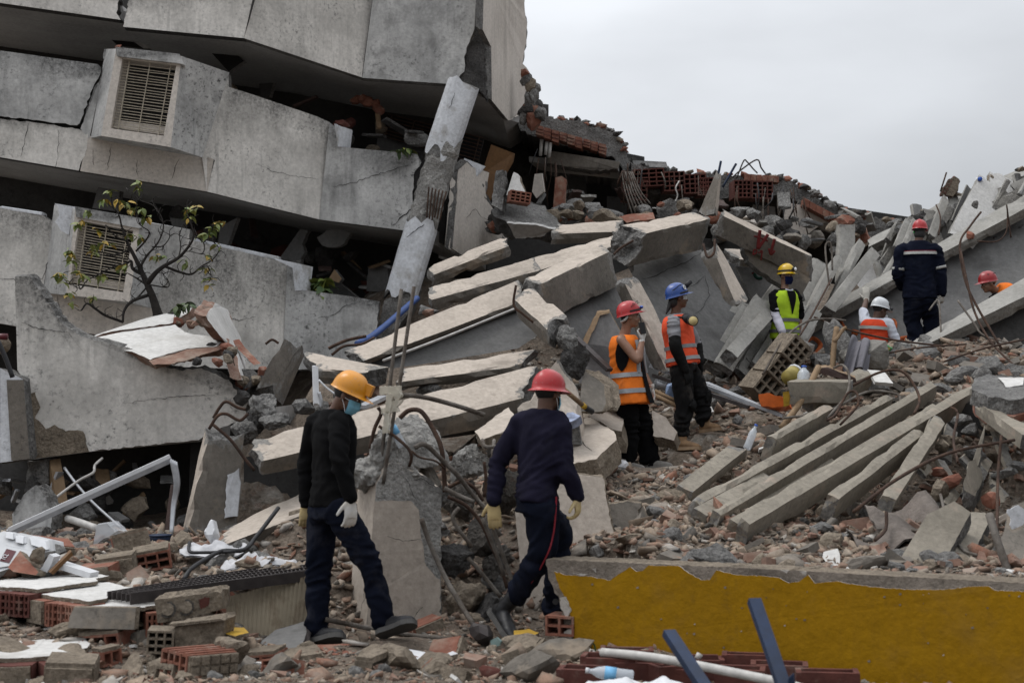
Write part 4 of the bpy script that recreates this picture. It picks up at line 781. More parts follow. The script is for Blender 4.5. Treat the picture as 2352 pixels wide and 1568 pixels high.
B('tall cream spike of beam standing up against the far wing', (1640, 492, 17.8), (1655, 388, 17.9), (1650, 492, 18.1), (1658, 390, 18.1), (1602, 490, 18.0), (1646, 392, 18.0), 13, end=(.05, .12))
# lower middle
B('short cream beam with dark side behind the orange helmet, left of the upright rods', (733, 853, 12.4), (840, 856, 12.3), (694, 806, 12.8), (890, 842, 12.6), (733, 880, 12.5), (840, 895, 12.4), 14)
B('upper of two parallel cream beams behind the upright rods', (915, 878, 12.6), (1190, 842, 12.9), (922, 846, 12.9), (1232, 800, 13.3), (915, 900, 12.7), (1192, 862, 13.0), 15)
b16 = B('lowest and longest cream beam crossing behind the man in black', (590, 1062, 10.9), (1190, 918, 12.2), (592, 1005, 11.3), (1238, 835, 12.8), (592, 1095, 11.0), (1192, 965, 12.3), 16, end=(.1, .1))
B('grey bar of beam in shade below the lowest cream beam', (1000, 985, 12.3), (1180, 955, 12.6), (1000, 975, 12.6), (1180, 945, 12.9), (1000, 1010, 12.4), (1180, 985, 12.7), 17, mats=('grey_render', 'grey_render', 'broken'))
B('tilted broken post foot of grey concrete beside the fallen white slab', (588, 880, 12.6), (650, 782, 13.0), (640, 905, 12.9), (690, 800, 13.3), (600, 905, 12.8), (660, 800, 13.2), 18, mats=('cream_grey', 'cream_grey', 'broken'), end=(.15, .1))
B('pale pyramid shaped block of beam left of the shovel', (1176, 950, 11.4), (1281, 823, 12.3), (1326, 960, 11.9), (1330, 890, 12.6), (1190, 1010, 11.5), (1300, 940, 12.3), 19, mats=('cream', 'cream', 'broken'))
plate('concrete_slab', PL((1326, 945, 12.4), (1341, 849, 13.0), (1391, 924, 12.6)).pts([(1328, 946, 1), (1341, 849, 2), (1388, 884, 2), (1392, 926, 2), (1383, 944, 2)]), (.15, .25, 0), ('cream_grey', 'mortar'), seed=21, label='upright wedge of slab with sandy left edge behind the shovel', cat='slab')
plate('concrete_slab', PL((1308, 1040, 11.8), (1410, 1000, 12.2), (1350, 958, 12.8)).pts([(1308, 970, 2), (1355, 958, 2), (1410, 990, 3), (1416, 1010, 2), (1370, 1054, 3), (1316, 1066, 2), (1308, 1030, 2)]), (.05, .1, -.2), ('cream', 'mortar'), seed=22, label='cracked cream slab lying at the feet of the orange vest woman', cat='slab')
crack(bpy.data.objects['concrete_slab.001'], PL((1308, 1040, 11.78), (1410, 1000, 12.18), (1350, 958, 12.78)).pts([(1310, 995), (1335, 1005), (1345, 1025), (1360, 1035)]), 2.2, 61)
plate('concrete_slab', PL((1345, 950, 13.0), (1500, 990, 13.3), (1420, 930, 13.8)).pts([(1352, 955, 2), (1372, 941), (1420, 942), (1432, 960, 2), (1428, 990, 2), (1405, 985, 2), (1380, 968, 2)]), (.05, .1, -.2), ('cream', 'mortar'), seed=23, label='cream slab piece just behind the trousers of the orange vest woman', cat='slab')
plate('concrete_slab', PL((1500, 945, 13.6), (1560, 1000, 13.6), (1500, 1010, 13.4)).pts([(1498, 942), (1530, 958, 2), (1556, 992, 2), (1548, 1012, 2), (1500, 1000, 2)]), (.05, .15, -.1), ('cream', 'mortar'), seed=24, label='cream slab piece between the two women in orange vests', cat='slab')
# big tilted panel on the left at ground level, in front of dark openings
B('cream post standing in the dark opening left of the man in black, grey worn front', (478, 992, 11.9), (424, 1230, 11.7), (468, 988, 12.2), (415, 1230, 12.0), (560, 1010, 12.1), (545, 1225, 11.9), 20, mats=('cream', 'cream_grey', 'broken'), end=(.12, .03))
plate('plaster_coat', [(522, 1090, 11.9, 3), (548, 1075, 11.95, 3), (552, 1110, 11.95), (545, 1185, 11.9, 3), (515, 1190, 11.85, 2)], (0, .03, 0), 'facade_white', bpy.data.objects.get('concrete_beam.019') or None, 24) if bpy.data.objects.get('concrete_beam.019') else None
B('sloping cream slab edge beside the white sheets left of the man in black', (500, 1256, 10.3), (706, 1178, 10.7), (530, 1205, 11.0), (706, 1122, 11.4), (506, 1290, 10.4), (706, 1230, 10.8), 21)

# ------------------------------------------------------------------ the fallen parapet at lower left with the white wall slab on it
pD = PL((67, 1053, 12.6), (457, 1010, 13.0))
FD = plate('fallen_parapet', pD.pts([(34, 636, 1), (66, 633, 2), (97, 677, 3), (140, 742, 2), (175, 765, 2), (205, 778, 1), (300, 800, 2), (345, 834, 2), (412, 850, 3), (462, 845, 2), (525, 872, 2), (548, 905, 2), (570, 925, 3), (560, 960, 3), (470, 1000, 2), (457, 1010, 2), (202, 1036, 1), (67, 1054), (55, 870), (40, 850)]), (0, .22, .03), ('facade', 'broken'), seed=31,
     label='grey fallen parapet wall with flaking plaster at lower left', cat='wall')
plate('bare_patch', pD.pts([(57, 910, 2), (80, 900, 2), (92, 935, 2), (80, 960, 2), (105, 985, 2), (125, 975, 2), (150, 990, 3), (190, 990, 2), (204, 1037), (68, 1054)], -.012), (0, .01, 0), ('mortar', 'mortar'), FD, 32)
crack(FD, pD.pts([(290, 925), (340, 918), (400, 912), (460, 908), (520, 905)], -.0), 1.6, 71); crack(FD, pD.pts([(50, 740), (90, 755), (130, 762), (155, 762)], -.0), 2.4, 72)
plate('pilaster', [(0, 845, 12.4), (52, 870, 12.4), (68, 1053, 12.4), (0, 1062, 12.4)], (0, .3, 0), ('facade_white', 'broken'), FD, 33)
plate('pilaster_face', [(15, 872, 12.38), (54, 872, 12.38), (68, 1052, 12.38), (26, 1057, 12.38)], (0, .02, 0), ('cream_grey', 'broken'), FD, 34)
pW = PL((212, 790, 13.0), (440, 700, 14.4), (500, 800, 12.9))
WS = thing('fallen_wall_slab', 'cracked white plastered brick wall slab lying tilted on the fallen parapet', 'wall slab', pW.at(350, 800))
plate('plaster_face', pW.pts([(205, 777, 1), (300, 742, 1.5), (370, 722, 1), (445, 702, 1), (436, 715, 2), (420, 725, 3), (400, 740, 3), (350, 750, 2), (275, 758, 2), (222, 768, 2)]), (.02, .12, -.05), ('white_plaster', 'terracotta_dusty'), WS, 35)
plate('plaster_face', pW.pts([(215, 775, 1), (280, 762, 1), (350, 752, 1), (402, 745, 1), (424, 762, 2), (480, 772, 2), (509, 785, 2), (498, 795, 2), (430, 800, 2), (345, 826, 2), (312, 811, 2), (270, 800, 1), (235, 795, 1)]), (.02, .14, -.08), ('white_plaster', 'terracotta_dusty'), WS, 36)
plate('plaster_face', PL((470, 690, 13.9), (540, 860, 13.3), (500, 780, 13.3)).pts([(468, 688, 1), (500, 705, 2), (510, 732, 2), (530, 770, 2), (538, 800, 2), (540, 868, 2), (528, 866, 2), (516, 800, 3), (484, 772, 2), (462, 745, 2), (445, 718, 2)]), (.08, .14, -.02), ('white_plaster', 'terracotta_dusty'), WS, 37)
plate('brick_edge', pW.pts([(342, 828, 2), (420, 803, 2), (480, 792, 3), (510, 782, 2), (506, 802, 2), (462, 815, 3), (400, 835, 2), (352, 838, 2)], .02), (.03, .2, .02), ('terracotta_dusty', 'terracotta_dusty'), WS, 38)
for k in range(16):
    rock('brick_chip', pW.at(rnd.uniform(440, 535), rnd.uniform(790, 850), .1) if k % 2 else pW.at(rnd.uniform(395, 470), rnd.uniform(715, 745), .02), (rnd.uniform(.04, .1), .06, rnd.uniform(.03, .06)), rnd.choice(['terracotta', 'terracotta', 'mortar', 'broken_dark']), 400 + k, sub=2, rough=.1, parent=WS)
for k, (pts) in enumerate([[(527, 815), (535, 822), (540, 840)], [(520, 840), (530, 850), (540, 845)], [(522, 860), (535, 872), (545, 876)]]):
    crack(WS, [(u, v, 13.2) for u, v in pts], 2.5, 80 + k)
plate('grey_strip', PL((534, 785, 13.9), (580, 835, 13.6)).pts([(533, 782, 1), (545, 800, 1), (583, 838, 1), (570, 830), (540, 800)]), (.05, .1, .02), ('facade_dark', 'terracotta'), WS, 39)
for k in range(22): rock('rubble_lump', (rnd.uniform(545, 620), rnd.uniform(850, 935), rnd.uniform(12.9, 13.6)), (rnd.uniform(.05, .16), rnd.uniform(.05, .14), rnd.uniform(.04, .1)), rnd.choice(['terracotta', 'mortar', 'broken', 'terracotta', 'broken_dark']), 430 + k, sub=2, rough=.1,
     label='loose brick and mortar lump in the gap right of the fallen white slab', cat='rubble', group='lumps beside the white slab')

g = random.Random(64)
for k in range(120):       # crushed stuff squeezed between the beams
    u = g.uniform(690, 1700); v = g.choice([950 - (u - 700) * .2 + 66, 700 - (u - 990) * .25 + 16, 905 - (u - 900) * .17 + 8]) + g.uniform(-8, 8); Y = 11.6 + (1000 - v) / 400 * 5.2
    if u > 1240 or (u < 960 and v < 800): continue
    s_ = g.uniform(.04, .13)
    if k % 4: rock('crushed_bit', (u, v, Y), (s_ * 1.3, s_, s_ * .7), g.choice(['broken', 'broken_dark', 'mortar', 'terracotta_dusty', 'broken']), 1300 + k, sub=2, rough=.14, label='crushed masonry bit squeezed between the fallen beams', cat='rubble', group='bits between the beams')
    else: bar('render_scrap', (u, v, Y), (u + g.uniform(-40, 40), v + g.uniform(-26, 26), Y + .2), g.uniform(.05, .16), .04, (g.choice(['grey_render', 'cream_grey', 'beam_rough']),) * 2 + ('broken',), seed=k, chip=.02, seg=.2, label='broken slat of render squeezed between the fallen beams', cat='render scrap', group='slats between the beams')
for k in range(46):
    u, v, Y = g.uniform(0, 440), g.uniform(1075, 1225), g.uniform(12.6, 13.9)
    if k % 2: rock('wreckage', (u, v, Y), (g.uniform(.06, .2), .1, g.uniform(.05, .14)), g.choice(['broken_dark', 'broken', 'mortar']), 1450 + k, sub=2, rough=.14, parent=BL)
    else: bar('wreckage', (u, v, Y), (u + g.uniform(-50, 50), v + g.uniform(-50, 50), Y + g.uniform(-.2, .2)), g.uniform(.03, .14), .03, (g.choice(['grey_render', 'wood_dark', 'soffit', 'wood_pale', 'alu']),) * 3, seed=k + 40, parent=BL, chip=.01, seg=.3)
# ------------------------------------------------------------------ right-hand slope: tilted ribbed floor with its joists
JM = ('joist', 'joist', 'broken')
r1 = beam8('ribbed_floor_beam', (1646, 862, 18.2), (2370, 470, 20.2), (1644, 846, 18.7), (2370, 436, 20.7), (1650, 885, 18.3), (2370, 492, 20.3), ('joist', 'beam_rough', 'broken'), .05, (.1, .05), seed=31, label='longest rough beam edge climbing right behind the men on the slope', cat='beam', group='ribbed floor beams')
r2 = beam8('ribbed_floor_beam', (2098, 806, 16.6), (2380, 668, 17.2), (2094, 784, 17.0), (2380, 622, 17.7), (2102, 824, 16.7), (2380, 700, 17.3), ('joist', 'beam_rough', 'broken'), .05, (.1, .05), seed=32, label='rough beam edge climbing right in front of the navy uniformed man', cat='beam', group='ribbed floor beams')
r3 = beam8('ribbed_floor_beam', (1996, 566, 20.8), (2200, 470, 21.4), (1994, 548, 21.2), (2200, 444, 21.8), (1998, 588, 20.9), (2202, 492, 21.5), ('joist', 'beam_rough', 'broken'), .05, (.08, .08), seed=33, label='upper rough beam edge behind the navy man and leaning joists', cat='beam', group='ribbed floor beams')
beam8('ribbed_floor_beam', (2180, 470, 21.2), (2380, 392, 21.6), (2180, 455, 21.6), (2380, 372, 22), (2180, 500, 21.3), (2380, 420, 21.7), ('joist', 'beam_rough', 'broken'), .05, (.08, .08), seed=34, label='topmost rough beam edge at the right rim against the sky', cat='beam', group='ribbed floor beams')
beam8('ribbed_floor_beam', (1648, 862, 16.9), (1790, 800, 17.4), (1640, 842, 17.3), (1780, 780, 17.8), (1652, 880, 17.0), (1794, 818, 17.5), ('joist', 'beam_rough', 'broken'), .05, (.1, .08), seed=35, label='low rough beam stub left of the green vest volunteer', cat='beam', group='ribbed floor beams')
pR = PL((1850, 740, 19.2), (2352, 500, 20.6), (1900, 900, 18.3))
SP = plate('tilted_floor_slab', pR.pts([(1660, 880), (1850, 745), (2380, 478), (2380, 700), (2110, 830), (1880, 930), (1700, 930)]), (.03, .18, .1), ('grey_render', 'broken'), seed=40, label='smooth grey tilted floor slab with orange spray paint behind the crouching man', cat='slab')
for k in range(16):      # torn sockets along the beam
    u = rnd.uniform(1860, 2340); v = 745 - (u - 1850) * .53 + rnd.uniform(10, 40); w = rnd.uniform(6, 20)
    plate('socket', pR.pts([(u, v, 2), (u + w, v - w * .5, 2), (u + w * .9, v - w * .2, 2), (u + w * .2, v + w * .3, 2)], -.012), (0, .01, 0), 'broken_dark', SP, 90 + k, step=4)
def sg(pts, w): stroke(SP, [(1751.75 + x * .15625, 581.9 + y * .15625, pR.Y(1751.75 + x * .15625, 581.9 + y * .15625)) for x, y in pts], w, 'graffiti_orange', -.02)
sg([(930, 920), (1050, 1030), (1160, 1110)], .022); sg([(1130, 960), (1170, 1040), (1200, 1110)], .022); sg([(950, 1070), (1060, 1110), (1180, 1130)], .022)
sg([(640, 1300), (740, 1250), (840, 1330), (830, 1400), (760, 1500), (700, 1560)], .035); sg([(1310, 1160), (1400, 1180)], .05); sg([(940, 1230), (960, 1270)], .03)
sg([(1870, 1000), (1930, 990), (1950, 1080), (1920, 1130)], .028); sg([(1970, 1330), (2030, 1270), (2120, 1260), (2090, 1340), (2010, 1370)], .045); sg([(2150, 1300), (2210, 1230), (2230, 1300)], .04)
plate('tilted_floor_slab', PL((2110, 830, 17.0), (2352, 700, 17.45), (2200, 900, 16.9)).pts([(2110, 832), (2380, 690), (2380, 860), (2150, 860)]), (.03, .18, .1), ('shade_black', 'broken'), seed=41, label='dark underside beneath the beam in front of the navy man', cat='slab')  # near-black plate in place of the shaded hollow below the beam
plate('tilted_floor_slab', PL((1990, 590, 21.3), (2352, 400, 22), (2050, 700, 20.8)).pts([(1960, 640), (2000, 590), (2200, 490), (2380, 410), (2380, 500), (2000, 700)]), (.03, .18, .1), ('soffit', 'broken'), seed=42, label='shaded grey slab between the two upper beam edges at far right', cat='slab')
# leaning joists: (label, base u,v,Y, top u,v,Y, width, height)
JO = [
 ('pale joist leaning second from the blue helmet, blunt top', (1618, 835, 16.2), (1706, 700, 17.0), .2, .1), ('pale joist leaning nearest the blue helmet woman, broken short', (1600, 800, 16.4), (1642, 738, 16.8), .2, .1),
 ('pale joist with ridge leaning beside the knocked down tubes', (1636, 850, 16.0), (1720, 712, 16.8), .22, .1), ('wide pale joist leaning third from the blue helmet', (1660, 845, 15.9), (1752, 690, 16.8), .24, .1),
 ('narrow pale joist bowed behind the green vest volunteer', (1690, 800, 16.6), (1790, 660, 17.6), .2, .1), ('longest curved pale joist reaching to the green vest shoulder', (1672, 822, 15.6), (1836, 640, 17.8), .16, .16),
 ('upright pale joist right of the yellow helmet, cracked along its edge', (1838, 740, 18.6), (1880, 600, 19.2), .24, .1), ('dark-sided pale joist standing on the beam near the volunteer', (1856, 720, 18.4), (1918, 602, 19.0), .12, .26),
 ('tall pale joist standing behind the leaning pair, streaked green', (1940, 650, 19.6), (1942, 520, 20.0), .24, .12), ('thin pale joist leaning left of the dark hole', (1900, 720, 18.6), (1974, 562, 19.3), .12, .2),
 ('thick pale joist slanting from the torn hook towards the navy man', (1896, 722, 18.0), (2000, 590, 18.9), .16, .26), ('short pale joist dangling below the upper beam', (2012, 600, 20.2), (2028, 668, 20.0), .1, .06),
 ('thin pale joist slanting left of the navy man', (2060, 600, 19.9), (2100, 510, 20.3), .09, .07), ('thin pale joist slanting over the red helmet', (2020, 655, 19.8), (2085, 545, 20.3), .1, .08),
 ('narrow upright joist right of the red helmet', (2134, 640, 20.6), (2130, 520, 20.9), .12, .08), ('slender joist slanting down right of the red helmet', (2138, 545, 20.2), (2170, 460, 20.7), .11, .08),
 ('broad white slab joist sloping under the rim at right', (2210, 560, 20.2), (2278, 428, 21.0), .5, .08), ('upright grey joist at the right rim beside the white slab', (2300, 500, 20.8), (2296, 408, 21.3), .4, .1),
 ('short white joist piece leaning behind the red helmet of the navy man', (2074, 580, 20.0), (2100, 520, 20.4), .34, .06)]
for k, (lab, a, b, w, h) in enumerate(JO):
    bar('fallen_joist', a, b, w, h, ('white_plaster' if 'white slab' in lab else 'joist', 'joist', 'broken'), up=(0.3, -0.8, 0.5), seed=60 + k, chip=.025, end=(.05, .07), seg=.1, label=lab, cat='joist', group='leaning joists on the slope')
# precast joists lying side by side on the lower right
LJ = [('topmost of the long joists lying in a row above the yellow wall', (1590, 1174, 10.6), (2040, 925, 13.6), .085, .17), ('second long joist from the top in the row above the yellow wall', (1640, 1200, 10.3), (2144, 896, 13.5), .08, .18),
 ('third long joist from the top in the row, brick dust on it', (1680, 1212, 10.1), (2150, 940, 12.9), .07, .12), ('fourth long joist in the row, thickest and nearest', (1706, 1222, 9.9), (2240, 904, 12.9), .09, .2),
 ('joist with broad pale side below the row, above the crumpled carpet', (1905, 1166, 10.3), (2104, 1012, 11.7), .09, .2), ('rounded rough joist stub lying steeply below the row', (2034, 1158, 10.2), (2152, 978, 11.7), .11, .13),
 ('short joist resting across the upper left of the row', (1765, 1030, 12.0), (1896, 958, 12.8), .09, .24), ('joist end with chipped top crossing above the row by the wooden stick', (1860, 925, 13.2), (1985, 872, 13.9), .14, .2),
 ('joist poking out under the first of the row, tan and narrow', (1605, 1190, 10.4), (1760, 1105, 11.4), .12, .12), ('small joist fragment pointing at the plastic bottle on the slope', (1570, 1135, 11.4), (1690, 1040, 12.1), .14, .12)]
for k, (lab, a, b, w, h) in enumerate(LJ):
    bar('precast_joist', a, b, w, h, ('joist_tan', 'joist_tan', 'joist_tan'), tip=26, seed=90 + k, chip=.02, end=(.04, .1), seg=.1, label=lab, cat='joist', group='precast joists in the lower right row')
B2 = [('pale concrete block with a strap mark under the yellow tub', (1808, 925, 13.0), (1950, 925, 13.2), (1811, 873, 13.2), (1952, 873, 13.4), (1812, 945, 13.1), (1950, 945, 13.2)),]
beam8('concrete_block', (1810, 876, 12.9), (1955, 876, 13.1), (1830, 870, 13.3), (1960, 868, 13.5), (1810, 928, 12.95), (1950, 925, 13.1), ('joist_tan', 'joist_tan', 'broken'), .02, (.03, .03), seed=5, label='pale concrete block lying level under the yellow tub', cat='concrete block')
for k, (lab, L, pts, m) in enumerate([
    ('tan slab leaning at the lower right behind the yellow wall, left of the pair', (2126, 1310, 9.1), [(2052, 1308), (2130, 1180, 1), (2192, 1150, 1), (2230, 1176, 1), (2158, 1310)], 'joist_tan'),
    ('tan slab leaning at the lower right behind the yellow wall, right of the pair', (2200, 1310, 9.0), [(2120, 1312), (2160, 1260, 2), (2228, 1176, 1), (2262, 1176), (2275, 1190, 1), (2212, 1318)], 'joist_tan'),
    ('upright rough slab with blue-white paint at the right picture edge', (2320, 1310, 8.9), [(2305, 1322), (2298, 1240, 3), (2312, 1190, 3), (2325, 1160, 3), (2380, 1140), (2380, 1330)], 'cream_grey'),
    ('narrow slab standing in the gap by the right edge', (2250, 1090, 10.8), [(2218, 1105), (2262, 975, 2), (2252, 1040, 3), (2230, 1120)], 'joist_tan'),
    ('slab lying steeply among brick chips under the dark cavity', (2240, 1120, 10.4), [(2212, 1112, 2), (2225, 1060, 2), (2245, 1050, 2), (2258, 1100, 2), (2240, 1140, 2), (2215, 1125)], 'joist_tan')]):
    pl = PL((pts[0][0], pts[0][1], L[2]), (pts[-1][0], pts[-1][1], L[2]), (pts[1][0], pts[1][1], L[2] + .3))
    plate('leaning_slab', pl.pts(pts), (.02, .1, -.12), (m, 'broken'), seed=120 + k, label=lab, cat='slab', group='slabs at lower right')
plate('paint_patch', [(2314, 1170, 8.84, 2), (2340, 1160, 8.84, 2), (2360, 1175, 8.84, 2), (2350, 1205, 8.84, 3), (2325, 1215, 8.84, 3)], (0, .01, 0), 'facade_white', bpy.data.objects['leaning_slab.002'], 1)
# layered roof fragment at the right edge
for k, (dv, m, th) in enumerate([(0, 'broken', .12), (38, 'terracotta', .08), (55, 'mortar', .07)]):
    pl = PL((2230, 900 + dv, 11.6), (2352, 900 + dv, 11.4), (2240, 862 + dv, 12.4))
    plate('layered_slab_piece', pl.pts([(2232 + k * 12, 895 + dv, 3), (2238, 868 + dv, 3), (2270, 858 + dv, 3), (2380, 866 + dv), (2380, 905 + dv, 2), (2330, 918 + dv, 3), (2270, 912 + dv, 3)]), (0, .05, -th), (m, m), seed=140 + k,
       label=['top layer of the broken roof fragment at the right edge, grey with white patch', 'red clay layer inside the broken roof fragment at the right edge', 'sandy bottom layer of the broken roof fragment at the right edge'][k], cat='slab')
plate('white_patch', PL((2230, 900, 11.58), (2352, 900, 11.38), (2240, 862, 12.38)).pts([(2292, 868, 2), (2352, 868, 2), (2350, 885, 2), (2310, 890, 3)]), (0, 0, .006), 'white_plaster', bpy.data.objects['layered_slab_piece'], 3)
bar('sloping_joist', (2262, 935, 11.6), (2370, 1015, 10.6), .16, .12, ('joist_tan', 'joist_tan', 'broken'), seed=150, label='joist sloping down to the right edge under the layered roof fragment', cat='joist')
plate('cavity_shade', PL((2080, 980, 12.9), (2352, 960, 12.4)).pts([(2090, 965), (2240, 920), (2380, 930), (2380, 1180), (2110, 1180)]), (0, .1, 0), 'shade_black', seed=151, label='dark rubble at the back of the cavity under the long joists', cat='rubble')  # flat sheet, the cavity's darkness is painted on
# big hollow clay blocks beside the green vest volunteer
hb = thing('hollow_block_stack', 'column of pale hollow clay blocks tilted in front of the green vest volunteer', 'hollow blocks', (1790, 850, 15.4))
axv = (P(1835, 795, 15.2) - P(1750, 875, 15.0)).normalized()
for k, (u, v, nz) in enumerate([(1812, 806, 4), (1780, 846, 4), (1748, 886, 3)]):
    hollow_block('clay_block', (u, v, 15.2 + .02 * k), (6, 40, 22), .34, .27, .25, 3, nz - 1, .022, 'mortar', ['+z'] if k == 0 else None, hb, k)
plate('plaster_cap', [(1812, 778, 15.05), (1822, 771, 15.1), (1872, 792, 15.4), (1866, 800, 15.4), (1838, 798, 15.2)], (0, .05, -.05), 'white_plaster', hb, 3)
# rods and sticks on the slope
RD = [('long rust rod arching over the crouching man', [(1752, 860, 14.9), (1800, 780, 15.2), (1850, 740, 15.6), (1900, 732, 16), (1942, 736, 16.2)], .013), ('straight ribbed rod running in front of the crouching man to the right', [(1870, 728, 16.2), (1940, 755, 16.2), (2050, 780, 16.1), (2170, 795, 15.9)], .012),
 ('thin rod slanting up beside the leaning joists', [(1776, 860, 15.2), (1850, 750, 16.0), (1910, 640, 17)], .012), ('hooked rod loop standing by the pale joists', [(1905, 655, 17.5), (1898, 600, 17.6), (1896, 565, 17.7), (1905, 556, 17.7), (1910, 572, 17.7), (1912, 620, 17.6)], .012),
 ('tall rod crossing in front of the slab right of the navy man', [(2300, 800, 15.8), (2242, 700, 16.2), (2216, 640, 16.4), (2205, 560, 16.6), (2228, 520, 16.8), (2253, 487, 16.9)], .014), ('second rod crossing the slab, kinked at its foot', [(2352, 860, 15), (2280, 790, 15.6), (2240, 720, 16), (2222, 650, 16.2), (2206, 572, 16.5)], .013),
 ('bent rod hanging from the navy man hand', [(2134, 712, 17.2), (2155, 690, 17.3), (2160, 740, 17), (2163, 800, 16.8)], .012), ('rod sagging over the slab at far right', [(2245, 554, 18.8), (2290, 554, 18.8), (2312, 530, 18.9), (2314, 480, 19)], .01), ('short rod hanging straight at far right', [(2312, 470, 18.8), (2316, 500, 18.8), (2322, 546, 18.8)], .01),
 ('rod loop bending over the joist row, left of pair', [(1900, 960, 12.6), (1945, 905, 12.9), (1950, 860, 13.1), (1935, 838, 13.3), (1915, 845, 13.4)], .012), ('big rod loop bending over the joist row', [(1930, 975, 12.4), (1970, 930, 12.5), (1965, 900, 12.6), (1945, 905, 12.6), (1920, 950, 12.4), (1900, 965, 12.3)], .012),
 ('rod arching over the brick chips on the right', [(1960, 885, 13), (2020, 855, 13.1), (2070, 852, 13.1), (2100, 885, 13), (2112, 920, 12.8), (2100, 950, 12.6)], .013), ('brown rod running along the row towards the wooden stick', [(1800, 960, 12.8), (1900, 945, 12.8), (1990, 900, 13), (2060, 905, 13), (2068, 925, 12.9)], .013),
 ('long dark rod rising from the carpet to the right edge', [(1960, 1175, 9.6), (2060, 1100, 9.9), (2180, 1040, 10.3), (2330, 1010, 10.5)], .013), ('thin rod standing in the cavity at right', [(2200, 1060, 10.6), (2190, 1010, 11), (2200, 950, 11.4), (2185, 935, 11.5)], .011), ('rod leaning on the tan slabs at lower right', [(2160, 1135, 10), (2180, 1210, 9.6), (2210, 1260, 9.3), (2246, 1275, 9.2)], .011),
 ('curved rod near the crumpled carpet', [(2036, 1175, 9.6), (2034, 1215, 9.5), (2010, 1240, 9.3)], .012), ('vertical rod at the right edge of the cavity', [(2300, 1000, 10.2), (2292, 1100, 10), (2290, 1260, 9.3)], .011), ('dark beam-like rod leaning at the right edge', [(2272, 1180, 9.1), (2290, 1240, 9), (2318, 1318, 8.9)], .025),
 ('thin rod over the rubble behind the joist row', [(2000, 820, 15.2), (2100, 800, 15.3), (2220, 790, 15.2)], .01), ('rusty rods crossing low at right by the dark beam', [(2170, 830, 15), (2260, 800, 15.2), (2352, 780, 15.4)], .012), ('rusty rod hooked near the navy man feet', [(2200, 690, 16.6), (2236, 740, 16.4), (2260, 770, 16.2), (2330, 790, 15.8)], .012),
 ('rod fan over the rim at upper right', [(2156, 540, 20), (2160, 500, 20.2), (2150, 470, 20.4)], .01), ('short rod stub pointing up beside the perforated lump', [(2160, 440, 21), (2174, 396, 21)], .012)]
for k, (lab, pts, r) in enumerate(RD): tube('bent_rod', pts, r, 'rust' if k % 3 else 'rebar_dusty', n=6, label=lab, cat='steel rod', group='steel rods on the right slope')
ST = thing('forked_stick', 'forked wooden branch standing in the rubble below the crouching man', 'branch', (1910, 870, 14.9))
tube('branch', [(1912, 862, 14.8), (1915, 800, 14.9), (1922, 752, 15)], .03, 'wood_pale', ST); tube('branch', [(1916, 785, 14.9), (1935, 758, 15), (1945, 752, 15)], .022, 'wood_pale', ST)
tube('wooden_pole', [(1795, 982, 12.8), (1840, 920, 13), (1880, 842, 13.3)], .03, 'wood_pale', label='long wooden pole leaning across the pale concrete block', cat='pole')
# lumps on the crest at right
pf = plate('perforated_lump', [(2160, 448, 21.1, 2), (2166, 430, 21.1, 2), (2176, 414, 21.1, 2), (2194, 405, 21.1, 1.5), (2204, 412, 21.1, 1.5), (2201, 438, 21.1, 2), (2188, 452, 21.1, 2)], (.08, .3, .02), ('mortar', 'terracotta_dark'), seed=77, label='perforated brick lump standing up on the crest', cat='brick lump')
for k in range(8):
    u, v = 2163 + (k % 2) * 6 + (k // 2) * 4.5, 445 - (k // 2) * 9 + (k % 2) * 2
    plate('perforation', [(u, v, 21.08), (u + 4.5, v - 2, 21.08), (u + 5, v - 8, 21.08), (u + 1, v - 6, 21.08)], (0, .01, 0), 'terracotta_dark', pf, k)
g = random.Random(14)
for k in range(26):
    u = g.uniform(2040, 2370); v = 520 - (u - 2060) * .44 + g.uniform(-14, 40); a = R(g.choice([g.uniform(48, 72), g.uniform(48, 72), g.uniform(85, 110), g.uniform(20, 32)])); L = g.uniform(20, 52); v += 24
    bar('joist_fragment', (u - math.cos(a) * L, v + math.sin(a) * L, 20.6 + g.uniform(-.2, .5)), (u + math.cos(a) * L, v - math.sin(a) * L * .8, 20.9 + g.uniform(-.2, .5)), g.uniform(.07, .22), g.uniform(.05, .09), (g.choice(['joist', 'beam_rough', 'beam_rough', 'grey_render']), 'joist', 'broken'), up=(0.3, -0.8, 0.5), seed=700 + k, chip=.03, seg=.12,
        label='thin pale joist fragment heaped on the right crest', cat='joist', group='joist fragments on the right crest')
for k in range(14):
    u = g.uniform(2030, 2370); v = 512 - (u - 2060) * .44 + g.uniform(-8, 12); s_ = g.uniform(.04, .1)
    rock('crest_lump', (u, v, 21 + g.uniform(-.3, .4)), (s_ * 1.2, s_, s_ * .8), g.choice(['broken', 'broken', 'mortar', 'broken_dark']), 740 + k, sub=2, rough=.14, label='small grey concrete lump on the right crest', cat='concrete lump', group='small lumps on the right crest')
for k in range(15):
    u = 1600 + k * 15 + g.uniform(-6, 6); v = 846 + g.uniform(-14, 14); L = g.uniform(90, 150)
    bar('slender_joist', (u, v, 16.6 + g.uniform(-.2, .4)), (u + L * .62, v - L, 17.5 + g.uniform(-.2, .4)), g.uniform(.12, .2), g.uniform(.06, .1), ('joist', 'joist', 'broken'), up=(0.3, -0.8, 0.5), roll=g.uniform(-15, 15), seed=760 + k, chip=.03, seg=.1,
        label='slender pale joist leaning in the sheaf between blue helmet and lime vest', cat='joist', group='sheaf of leaning joists')
